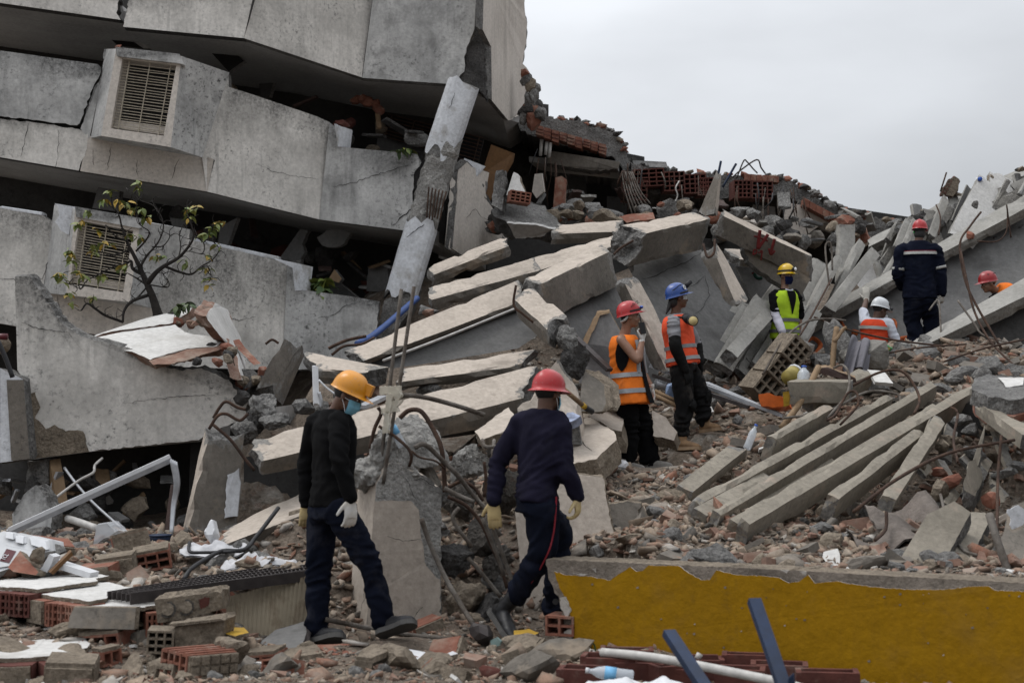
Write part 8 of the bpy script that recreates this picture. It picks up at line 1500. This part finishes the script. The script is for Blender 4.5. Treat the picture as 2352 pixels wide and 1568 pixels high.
    def trousers(s, mat, add=.014, amp=.011, r=(.09, .08, .064, .064, .058), name='trousers', top=.12):
        j = s.J; return fuse(name, [s.torso(-.16, top, .008, 1.0)] + [s.leg('r', add, r), s.leg('l', add, r)], mat, .0115, s.root, (amp, 10.0), 3, [(j['rk'], .14), (j['lk'], .14), (j['ra'], .13), (j['la'], .13), (j['pel'] - s.up * .08, .12)])
    def vest(s, mat, f0=-.25, top=.95, add=.036, flare=.15, amp=.006, wide=.98, name='vest'):
        rings = []
        for i in range(13):
            f = f0 + (top - f0) * i / 12; c, a, b = s.ring(f, add, wide if f < .8 else wide * .92); k = 1 + flare * max(0, .5 - f); rings.append((c, a * k, b * k))
        s.vp = (add, flare, wide); return fuse(name, [loft(rings, 22, pw=2.4)], mat, .0125, s.root, (amp, 6.0), 3, [(s.J['pel'], .2)])
    def stripe(s, f, h, mat, parent, extra=.012, a0=0, a1=360, name='reflective_stripe'):
        add, flare, wide = s.vp; vs_ = []; n = 40
        for ff in (f, f + h):
            c, a, b = s.ring(ff, add + extra, wide); k = 1 + flare * max(0, .5 - ff)
            for i in range(n + 1): w = R(a0 + (a1 - a0) * i / n); x, y = math.cos(w), math.sin(w); q = (abs(x) ** 2.4 + abs(y) ** 2.4) ** (-1 / 2.4); vs_.append(c + a * x * q * k + b * y * q * k)
        return put(name, mesh(name, vs_, [(i, i + 1, n + 2 + i, n + 1 + i) for i in range(n)], mat, smooth=True), parent)
    def surf_pt(s, f, ang, extra=0.0, add=None, flare=None, wide=None):
        A, F_, W_ = s.vp if hasattr(s, 'vp') else (.016, 0, 1.03); A = A if add is None else add; F_ = F_ if flare is None else flare; W_ = W_ if wide is None else wide
        c, a, b = s.ring(f, A + extra, W_); k = 1 + F_ * max(0, .5 - f); w = R(ang); x, y = math.cos(w), math.sin(w); q = (abs(x) ** 2.4 + abs(y) ** 2.4) ** (-1 / 2.4); return c + a * x * q * k + b * y * q * k

# --- man in black, orange helmet, walking right
p = Person('man in black top, navy trousers, orange hard hat and blue face mask walking right', 8.9, dict(head=(799, 908, -.02), neck=(770, 944, .02), rs=(779, 972, -.14), ls=(726, 972, .14), re=(779, 1056, -.24), rw=(806, 1144, -.25), le=(704, 1050, .18), lw=(703, 1156, .16), pel=(763, 1158), rh=(786, 1180, -.09), lh=(742, 1180, .09), rk=(852, 1302, -.06), ra=(882, 1430, -.02), lk=(731, 1325, .12), la=(728, 1445, .1)), 'skin_brown', .92, .92)
p.head(-8, 24); p.helm('helmet_orange', 'cap', 0, .036, 1.0); p.mask('mask_blue')
put('peak_block', mesh('peak_block', *box_geo(p.hc + p.hq @ Vector((0, .112, .05)), (.06, .05, .07), p.hq), 'helmet_orange'), p.hel)
p.shirt('knit_black', -.03, .017, amp=.008); p.trousers('trouser_navy', .012, .012, (.095, .084, .068, .066, .064))
hand(p.root, p.J['rw'] + Vector((0, 0, -.01)), (.02, -.05, -1), (-.55, .75, .2), -1, 'glove_white', .3, 1.08, cuffm='glove_white'); hand(p.root, p.J['lw'], (-.02, 0, -1), (-.3, 1, 0), 1, 'glove_yellow', .35, 1.02, cuffm='glove_yellow')
shoe(p.root, P(884, 1428, 8.88), P(870, 1462, 8.85), P(953, 1434, 8.75), 'shoe_dark', 'sole_grey'); shoe(p.root, P(730, 1444, 9.0), P(704, 1484, 8.98), P(788, 1466, 8.86), 'shoe_dark', 'sole_grey')
# --- man in navy, red full-brim helmet, seen from behind
p = Person('man in navy shirt with red full brim hard hat walking away beside the yellow wall', 9.0, dict(head=(1260, 905, .02), neck=(1252, 944), rs=(1287, 976, -.05), ls=(1195, 976, .06), re=(1297, 1076, -.12), rw=(1327, 1140, -.05), le=(1146, 1060, .1), lw=(1134, 1152, .04), pel=(1232, 1146), rh=(1246, 1168, -.08), lh=(1240, 1168, .1), rk=(1246, 1268, -.05), ra=(1186, 1366, .12), lk=(1283, 1222, .34), la=(1272, 1400, .5)), 'skin_brown', .94, .96)
p.head(48, 8); p.helm('helmet_red', 'full', -4, .036, 1.0); p.mask('mask_blue')
p.shirt('shirt_navy', -.02, .02, amp=.009, wide=1.08); p.trousers('trouser_navy', .014, .012, (.098, .088, .072, .068, .062))
j = p.J; put('side_stripe', mesh('side_stripe', *tube_geo([j['rh'] + Vector((.085, -.06, .08)), j['rh'].lerp(j['rk'], .3) + Vector((.075, -.075, 0)), j['rh'].lerp(j['rk'], .65) + Vector((.06, -.075, 0)), j['rk'] + Vector((.03, -.085, 0)), j['rk'].lerp(j['ra'], .5) + Vector((.03, -.075, -.02)), j['ra'] + Vector((.035, -.065, .03))], .006, 5, 4), 'piping_red'), p.root)
hand(p.root, p.J['lw'], (.05, .05, -1), (.1, 1, 0), -1, 'glove_yellow', .2, 1.1, cuffm='glove_yellow'); hand(p.root, p.J['rw'], (.05, .1, -1), (-.8, .3, -.2), -1, 'glove_yellow', .5, 1.08, cuffm='glove_white')
shoe(p.root, P(1180, 1378, 9.1), P(1128, 1408, 9.22), P(1176, 1478, 8.98), 'boot_black', 'sole_grey', .09, .05, 'boot'); shoe(p.root, P(1272, 1410, 9.5), P(1255, 1440, 9.5), P(1310, 1440, 9.6), 'boot_black', 'sole_grey', .09, .05, 'boot')
# --- woman in orange vest with radio
p = Person('woman in red hard hat, open orange vest and wide black trousers holding a radio', 13.5, dict(head=(1446, 727, 0), neck=(1433, 768, .02), rs=(1427, 782, -.15), ls=(1440, 782, .16), re=(1465, 828, -.24), rw=(1475, 783, -.16), le=(1470, 845, .22), lw=(1497, 890, .12), pel=(1443, 890), rh=(1440, 905, -.08), lh=(1456, 905, .08), rk=(1444, 985, -.07), ra=(1438, 1064, -.06), lk=(1478, 985, .1), la=(1494, 1062, .12)), 'skin_tan', .9, .9)
p.head(4, 0, bare=True); p.helm('helmet_red', 'cap', -14, .03, 1.02, .004); put('hair_back', mesh('hair_back', *ell(p.M, (0, -.05, -.03), (.06, .04, .055)), 'hair', smooth=True), p.root)
lettering('ALVIS', p.hp(22, .55, 1.02), p.hq @ Vector((-.25, 1, .22)), p.hq @ Vector((-.5, .0, 1)), .028, 'lining', p.hel); lettering('SM PTA RG', p.hp(10, .38, 1.03), p.hq @ Vector((-.25, 1, .22)), p.hq @ Vector((-.4, 0, 1)), .02, 'lining', p.hel)
put('goggles', mesh('goggles', *ell(lambda v: p.hc + p.hq @ (v * p.hsz), (0, .145, .035), (.05, .018, .018)), 'plastic_blue', smooth=True), p.hel); band(p.hel, p.hc, p.hq, p.hsz, .018, 'lining', 'goggle_strap', 0, 18, 1.03); put('harness', mesh('harness', *tube_geo([p.M(Vector((.08, -.03, .0))), p.M(Vector((.075, -.06, -.04))), p.M(Vector((.03, -.095, -.06)))], .012, 6, 3), 'reflective_pale'), p.hel)
p.shirt('tee_black', .0, .008, 0, .005, 1.0, 'tank_top', top=.86, arms=()); p.trousers('trouser_black', .016, .013, (.10, .096, .09, .09, .088))
v = p.vest('vest_orange', -.32, .97, .045, .36, .008); p.stripe(-.12, .085, 'reflective', v); p.stripe(.18, .085, 'reflective', v)
for a0 in (60, 120): put('shoulder_stripe', mesh('shoulder_stripe', *tube_geo([p.surf_pt(.25, a0, .012), p.surf_pt(.5, a0, .012), p.surf_pt(.7, a0, .014), p.surf_pt(.86, a0, .012)], .022, 6, 4, .3), 'reflective'), v)
put('shirt_front', mesh('shirt_front', *[x for x in [[p.surf_pt(f, a, .014) for f in (-.33, -.1, .2, .5, .75, .9) for a in (76, 90, 104)], [(i * 3 + k, i * 3 + k + 1, i * 3 + k + 4, i * 3 + k + 3) for i in range(5) for k in range(2)]]], 'tee_black', smooth=True), p.root)
put('tank_side', mesh('tank_side', *[[p.surf_pt(f, a, .013) for f, w in ((.30, 4), (.38, 15), (.5, 22), (.65, 22), (.78, 16), (.86, 8)) for a in (5 - w, 5 - w * .5, 5, 5 + w * .5, 5 + w)], [(i * 5 + k, i * 5 + k + 1, i * 5 + k + 6, i * 5 + k + 5) for i in range(5) for k in range(4)]], 'tee_black', smooth=True), p.root)
hand(p.root, p.J['rw'], (.25, .1, 1), (-.8, .5, .2), 1, 'glove_white', .75, .98, cuffm='glove_white'); hand(p.root, p.J['lw'], (.15, 0, -1), (-.6, -.3, 0), 1, 'glove_white', .4, .95, cuffm='glove_white')
rd = thing('radio', 'black handheld radio at the mouth of the orange vest woman', 'radio', p.J['rw'] + Vector((.02, -.03, .1))); put('radio_body', mesh('radio_body', *box_geo(p.J['rw'] + Vector((0, -.02, .12)), (.03, .05, .11), frame(10, -10)), 'black_rubber'), rd); put('antenna', mesh('antenna', *tube_geo([p.J['rw'] + Vector((-.01, -.02, .17)), p.J['rw'] + Vector((-.025, -.02, .25))], .006, 6, 1), 'black_rubber'), rd)
shoe(p.root, P(1440, 1062, 13.44), P(1420, 1084, 13.42), P(1480, 1083, 13.28), 'shoe_grey', 'shoe_grey'); shoe(p.root, P(1496, 1060, 13.6), P(1480, 1083, 13.6), P(1544, 1077, 13.45), 'shoe_grey', 'shoe_grey')
# --- woman in blue helmet
p = Person('woman in blue hard hat, coral vest, dusty black trousers and tan boots', 14.0, dict(head=(1557, 684, 0), neck=(1551, 724, .02), rs=(1546, 742, -.17), ls=(1574, 740, .17), re=(1552, 797, -.26), rw=(1574, 850, -.2), le=(1600, 792, .22), lw=(1608, 832, .1), pel=(1569, 836), rh=(1564, 850, -.09), lh=(1582, 850, .1), rk=(1572, 932, -.08), ra=(1564, 994, -.04), lk=(1612, 908, .14), la=(1617, 968, .16)), 'skin_brown', .9, .95)
p.head(14, -4); p.helm('helmet_blue', 'cap', -12, .03, 1.02, .006); put('hair_back', mesh('hair_back', *ell(p.M, (0, -.055, -.04), (.062, .055, .075)), 'hair', smooth=True), p.root); put('ponytail', mesh('ponytail', *tube_geo([p.M(Vector((0, -.08, -.04))), p.M(Vector((0, -.11, -.1))), p.M(Vector((0, -.15, -.17)))], [.03, .022, .006], 8, 4), 'hair', smooth=True), p.root)
lp = put('helmet_lamp', mesh('helmet_lamp', *tube_geo([p.hp(92, .45, 1.0), p.hp(92, .45, 1.0) + p.hq @ Vector((0, .07, .035))], .025, 12, 1), 'black_rubber', smooth=True), p.hel)
c_ = p.hp(38, .42, 1.012); put('round_emblem', mesh('round_emblem', *loft([(c_, p.hq @ Vector((-.55, .7, -.3)) * .026, p.hq @ Vector((-.3, .1, .9)) * .026), (c_ + (c_ - p.hc).normalized() * .004, p.hq @ Vector((-.55, .7, -.3)) * .026, p.hq @ Vector((-.3, .1, .9)) * .026)], 18), 'white_paint'), p.hel); put('emblem_mark', mesh('emblem_mark', *loft([(c_ + (c_ - p.hc).normalized() * .005, p.hq @ Vector((-.55, .7, -.3)) * .012, p.hq @ Vector((-.3, .1, .9)) * .014), (c_ + (c_ - p.hc).normalized() * .007, p.hq @ Vector((-.55, .7, -.3)) * .012, p.hq @ Vector((-.3, .1, .9)) * .014)], 10), 'reflective'), p.hel)
band(p.hel, p.hc, p.hq, p.hsz, .012, 'lining', 'strap', 0, 18, 1.03); put('strap', mesh('strap', *tube_geo([p.hp(90 - 180, .2, 1.01), p.hp(-20, .5, 1.02), p.hp(20, .72, 1.02), p.hp(90, .6, 1.02)], .004, 5, 5), 'lining'), p.hel)
put('safety_glasses', mesh('safety_glasses', *[[p.M(Vector((.079 * math.sin(a) * 1.0, .02 + .082 * math.cos(a), z))) for z in (-.022, .02) for a in [R(-80 + 16 * k) for k in range(11)]], [(i, i + 1, 12 + i, 11 + i) for i in range(10)]], 'film', smooth=True), p.root)
p.shirt('tee_grey', -.05, .014, .52, .007); p.trousers('trouser_dusty', .014, .014, (.098, .092, .074, .068, .06))
v = p.vest('vest_coral', -.02, .99, .036, .1, .007); p.stripe(.06, .075, 'reflective', v); p.stripe(.30, .075, 'reflective', v)
gd = fuse('arm_guard', [limb([p.J['rs'].lerp(p.J['re'], .62), p.J['re'], p.J['re'].lerp(p.J['rw'], .5), p.J['rw']], [.062, .062, .056, .046], 14)], 'glove_black', .011, p.root, (.006, 12), 3); fuse('arm_guard', [limb([p.J['ls'].lerp(p.J['le'], .62), p.J['le'], p.J['lw']], [.06, .058, .044], 14)], 'glove_black', .011, p.root, (.006, 12), 3)
rock('knee_pad', p.J['rk'] + Vector((.07, -.03, 0)), (.05, .07, .09), 'glove_black', 4, (0, 0, 0), rough=.03, parent=p.root); rock('knee_pad', p.J['lk'] + Vector((.06, -.03, 0)), (.05, .07, .09), 'glove_black', 5, (0, 0, 0), rough=.03, parent=p.root)
hand(p.root, p.J['rw'], (.35, 0, -1), (-.5, .6, 0), 1, 'glove_black', .35, 1.0); hand(p.root, p.J['lw'], (.1, 0, -1), (-.6, -.3, 0), 1, 'glove_black', .4, .95)
rs_ = thing('respirator', 'black respirator with round cream filter hanging on the chest of the coral vest', 'respirator', P(1588, 736, 13.85)); put('respirator_body', mesh('respirator_body', *ell(lambda v: P(1578, 732, 13.9) + v, (0, 0, 0), (.06, .06, .055)), 'black_rubber', smooth=True), rs_)
put('filter', mesh('filter', *tube_geo([P(1590, 736, 13.85), P(1592, 736.5, 13.72)], .052, 18, 1), 'black_rubber', smooth=True), rs_); put('filter_pad', mesh('filter_pad', *tube_geo([P(1592, 736.5, 13.72), P(1592.2, 736.6, 13.71)], .043, 18, 1), 'film_cream', smooth=True), rs_); plain('filter_cream', (.62, .50, .24), .8); bpy.data.objects['filter_pad'].data.materials[0] = MATS['filter_cream']
put('neck_strap', mesh('neck_strap', *tube_geo([p.surf_pt(.97, 200, .01), p.surf_pt(.97, 270 - 360, .0) if False else p.surf_pt(.97, 0, .012), p.surf_pt(.9, 60, .015), P(1575, 730, 13.85)], .01, 6, 4), 'black_rubber'), rs_)
shoe(p.root, P(1566, 990, 13.96), P(1555, 1036, 13.95), P(1608, 1034, 13.8), 'boot_tan', 'sole_tan', .07, .052, 'boot'); shoe(p.root, P(1620, 964, 14.16), P(1610, 994, 14.2), P(1654, 988, 14.05), 'boot_tan', 'sole_tan', .05, .05, 'boot')
# --- volunteer in lime vest
p = Person('young man in yellow hard hat with lamp, navy face mask and lime vest', 16.7, dict(head=(1806, 633, 0), neck=(1803, 666, 0), rs=(1778, 679, -.04), ls=(1829, 679, .1), re=(1782, 724, -.1), rw=(1797, 762, -.2), le=(1838, 722, .15), lw=(1836, 765, .1), pel=(1803, 768), rh=(1793, 782), lh=(1815, 782, .05), rk=(1795, 860), ra=(1795, 930), lk=(1818, 860), la=(1818, 930)), 'skin_mid', .86, .87)
p.head(-52, 4); p.helm('helmet_yellow', 'cap', -4, .032, 1.02); p.mask('mask_navy', straps=False, deep=1.2)
band(p.hel, p.hc, p.hq, p.hsz, .028, 'lining', 'lamp_strap', 0, 36, 1.02, .022); lc = p.hp(88, .3, 1.02); lp = put('headlamp', mesh('headlamp', *tube_geo([lc, lc + p.hq @ Vector((0, .03, 0))], .026, 14, 1), 'black_rubber', smooth=True), p.hel); put('lamp_lens', mesh('lamp_lens', *tube_geo([lc + p.hq @ Vector((0, .03, 0)), lc + p.hq @ Vector((0, .034, 0))], .021, 14, 1), 'lamp_glass', smooth=True), p.hel)
p.shirt('tee_black', -.1, .016, .6, .007); p.trousers('trouser_black'); fuse('long_sleeve', [limb([p.J['rs'].lerp(p.J['re'], .7), p.J['re'], p.J['re'].lerp(p.J['rw'], .5), p.J['rw']], [.055, .055, .052, .045], 14)], 'sleeve_white', .011, p.root, (.006, 12), 3)
v = p.vest('vest_lime', -.1, .98, .034, .06, .005); p.stripe(.03, .075, 'reflective_dark', v); p.stripe(.28, .075, 'reflective_dark', v)
put('shirt_front', mesh('shirt_front', *[[p.surf_pt(f, a, .012) for f, w in ((.45, 2), (.6, 8), (.78, 15), (.9, 20), (.97, 24)) for a in (92 - w, 92, 92 + w)], [(i * 3 + k, i * 3 + k + 1, i * 3 + k + 4, i * 3 + k + 3) for i in range(4) for k in range(2)]], 'tee_black', smooth=True), p.root); put('collar', mesh('collar', *tube_geo([p.surf_pt(1.0, 60, -.01), p.surf_pt(.97, 90, .0), p.surf_pt(1.0, 120, -.01)], .012, 6, 3), 'tee_white', smooth=True), p.root)
hand(p.root, p.J['rw'], (.2, 0, -1), (-.5, .6, 0), 1, 'glove_grey', .4)
hand(p.root, p.J['lw'], (0, 0, -1), (-.5, .6, 0), -1, 'glove_grey', .4)
# --- crouching man in white helmet
p = Person('crouching man in white hard hat and orange vest over white shirt touching the slab', 17.4, dict(head=(2021, 712, .02), neck=(2012, 733, 0), rs=(2040, 744, -.08), ls=(1988, 741, .1), re=(2056, 780, -.12), rw=(2046, 806, .1), le=(1983, 716, .25), lw=(1990, 688, .45), pel=(2006, 806), rh=(2016, 818, -.08), lh=(1998, 818, .08), rk=(2040, 812, .25), ra=(2030, 850, .0), lk=(2010, 812, .4), la=(2005, 850, .1)), 'skin_dark', .95, .95)
p.head(25, 14, bare=True); p.helm('helmet_white', 'cap', 0, .034, 1.02); put('chin_strap', mesh('chin_strap', *tube_geo([p.hp(160, .35, 1.02), p.hp(60, .75, 1.02), p.hp(30, .4, 1.03), p.hp(75, .12, 1.04)], .006, 5, 5), 'lining'), p.hel); put('goggles', mesh('goggles', *ell(lambda v: p.hc + p.hq @ (v * p.hsz), (0, .16, .02), (.05, .022, .03)), 'black_rubber', smooth=True), p.hel)
put('dust_mask', mesh('dust_mask', *ell(p.M, (0, .105, -.06), (.035, .03, .035)), 'white_paint', smooth=True), p.root)
p.shirt('tee_white', -.05, .016, .55, .007); p.trousers('trouser_navy'); v = p.vest('vest_red', .1, .98, .036, .05, .005); p.stripe(.66, .1, 'reflective_pale', v, .012, 180, 360)
hand(p.root, p.J['lw'], (.05, .3, 1), (.1, 1, 0), 1, 'glove_grey', .15, 1.1, cuffm='glove_grey'); hand(p.root, p.J['rw'], (.3, .4, -.5), (-.3, .5, 0), -1, 'glove_grey', .5)
shoe(p.root, P(2030, 850, 17.4), P(2024, 862, 17.4), P(2060, 862, 17.5), 'boot_black', 'sole_grey'); shoe(p.root, P(2005, 850, 17.5), P(2000, 862, 17.5), P(2035, 862, 17.6), 'boot_black', 'sole_grey')
# --- man in navy uniform
p = Person('man in navy uniform with reflective back stripe and red hard hat seen from behind', 18.2, dict(head=(2113, 531, .02), neck=(2110, 556, 0), rs=(2150, 577, -.05), ls=(2068, 577, 0), re=(2161, 625, -.05), rw=(2164, 675, -.02), le=(2062, 630, .02), lw=(2072, 660, .25), pel=(2112, 672), rh=(2126, 688), lh=(2098, 688), rk=(2138, 728, .12), ra=(2136, 772, .1), lk=(2096, 738, .08), la=(2106, 790, 0)), 'skin_dark', .9, 1.05)
p.head(62, 6); p.helm('helmet_red', 'cap', -2, .036, 1.02); put('neck_cover', mesh('neck_cover', *ell(p.M, (0, -.02, -.05), (.078, .085, .08)), 'lining', smooth=True), p.root); put('ear_dot', mesh('ear_dot', *ell(p.M, (-.076, -.04, -.02), (.012, .016, .016)), 'green_dot', smooth=True), p.root)
p.shirt('jacket_navy', -.12, .026, amp=.010, wide=1.1, name='jacket'); p.trousers('trouser_navy', .02, .013, (.10, .095, .082, .078, .072)); p.vp = (.026, 0, 1.1)
p.stripe(.74, .055, 'reflective_pale', p.root, .020, 205, 335, 'back_stripe'); p.stripe(.80, .012, 'piping_red', p.root, .020, 205, 335, 'red_piping')
for sd_, a, b in (('r', p.J['rs'], p.J['re']), ('l', p.J['ls'], p.J['le'])): put('arm_stripe', mesh('arm_stripe', *loft([(a.lerp(b, f), (b - a).cross(Vector((0, 1, 0))).normalized() * .082, Vector((0, .082, 0))) for f in (.72, .84)], 16), 'reflective_pale', smooth=True), p.root)
hand(p.root, p.J['rw'], (0, .05, -1), (-.6, .6, 0), -1, 'glove_grey', .6, 1.0, cuffm='glove_grey'); hand(p.root, p.J['lw'], (.5, .6, -.2), (.3, -.2, 0), 1, 'glove_grey', .5)
shoe(p.root, P(2106, 788, 18.2), P(2100, 806, 18.2), P(2122, 806, 18.4), 'boot_black', 'sole_grey'); shoe(p.root, P(2136, 770, 18.3), P(2130, 788, 18.3), P(2152, 788, 18.5), 'boot_black', 'sole_grey')
# --- man bent over behind the beam
p = Person('man in red hard hat and orange vest bent down behind the right beam', 17.9, dict(head=(2270, 651, -.02), neck=(2290, 668, .05), rs=(2282, 690, .2), ls=(2286, 688, -.12), re=(2268, 726, .2), rw=(2252, 730, .1), le=(2266, 712, -.2), lw=(2252, 716, -.2), pel=(2348, 690, .05), rh=(2348, 700, .12), lh=(2348, 700, -.05), rk=(2330, 790, .15), ra=(2345, 850, .15), lk=(2330, 790, -.05), la=(2345, 850, -.05)), 'skin_tan', .95, .95)
p.head(188, 16); p.helm('helmet_dark_red', 'cap', -6, .032, 1.02); put('harness', mesh('harness', *tube_geo([p.M(Vector((-.08, .02, .02))), p.M(Vector((-.08, -.05, .015))), p.M(Vector((-.02, -.10, .0)))], .014, 6, 4), 'reflective_pale'), p.hel); lettering('VALLA HUM', p.hp(162, .55, 1.02), p.hq @ Vector((.2, -1, .0)), p.hq @ Vector((.45, 0, 1)), .024, 'lining', p.hel)
p.shirt('tee_black', -.1, .016, 1.0, .007); p.trousers('trouser_navy'); v = p.vest('vest_orange', -.1, 1.02, .036, .05, .005)
hand(p.root, p.J['lw'], (-1, 0, -.3), (0, .3, -1), 1, 'glove_black', .4); hand(p.root, p.J['rw'], (-1, 0, -.3), (0, .3, -1), -1, 'glove_black', .4)
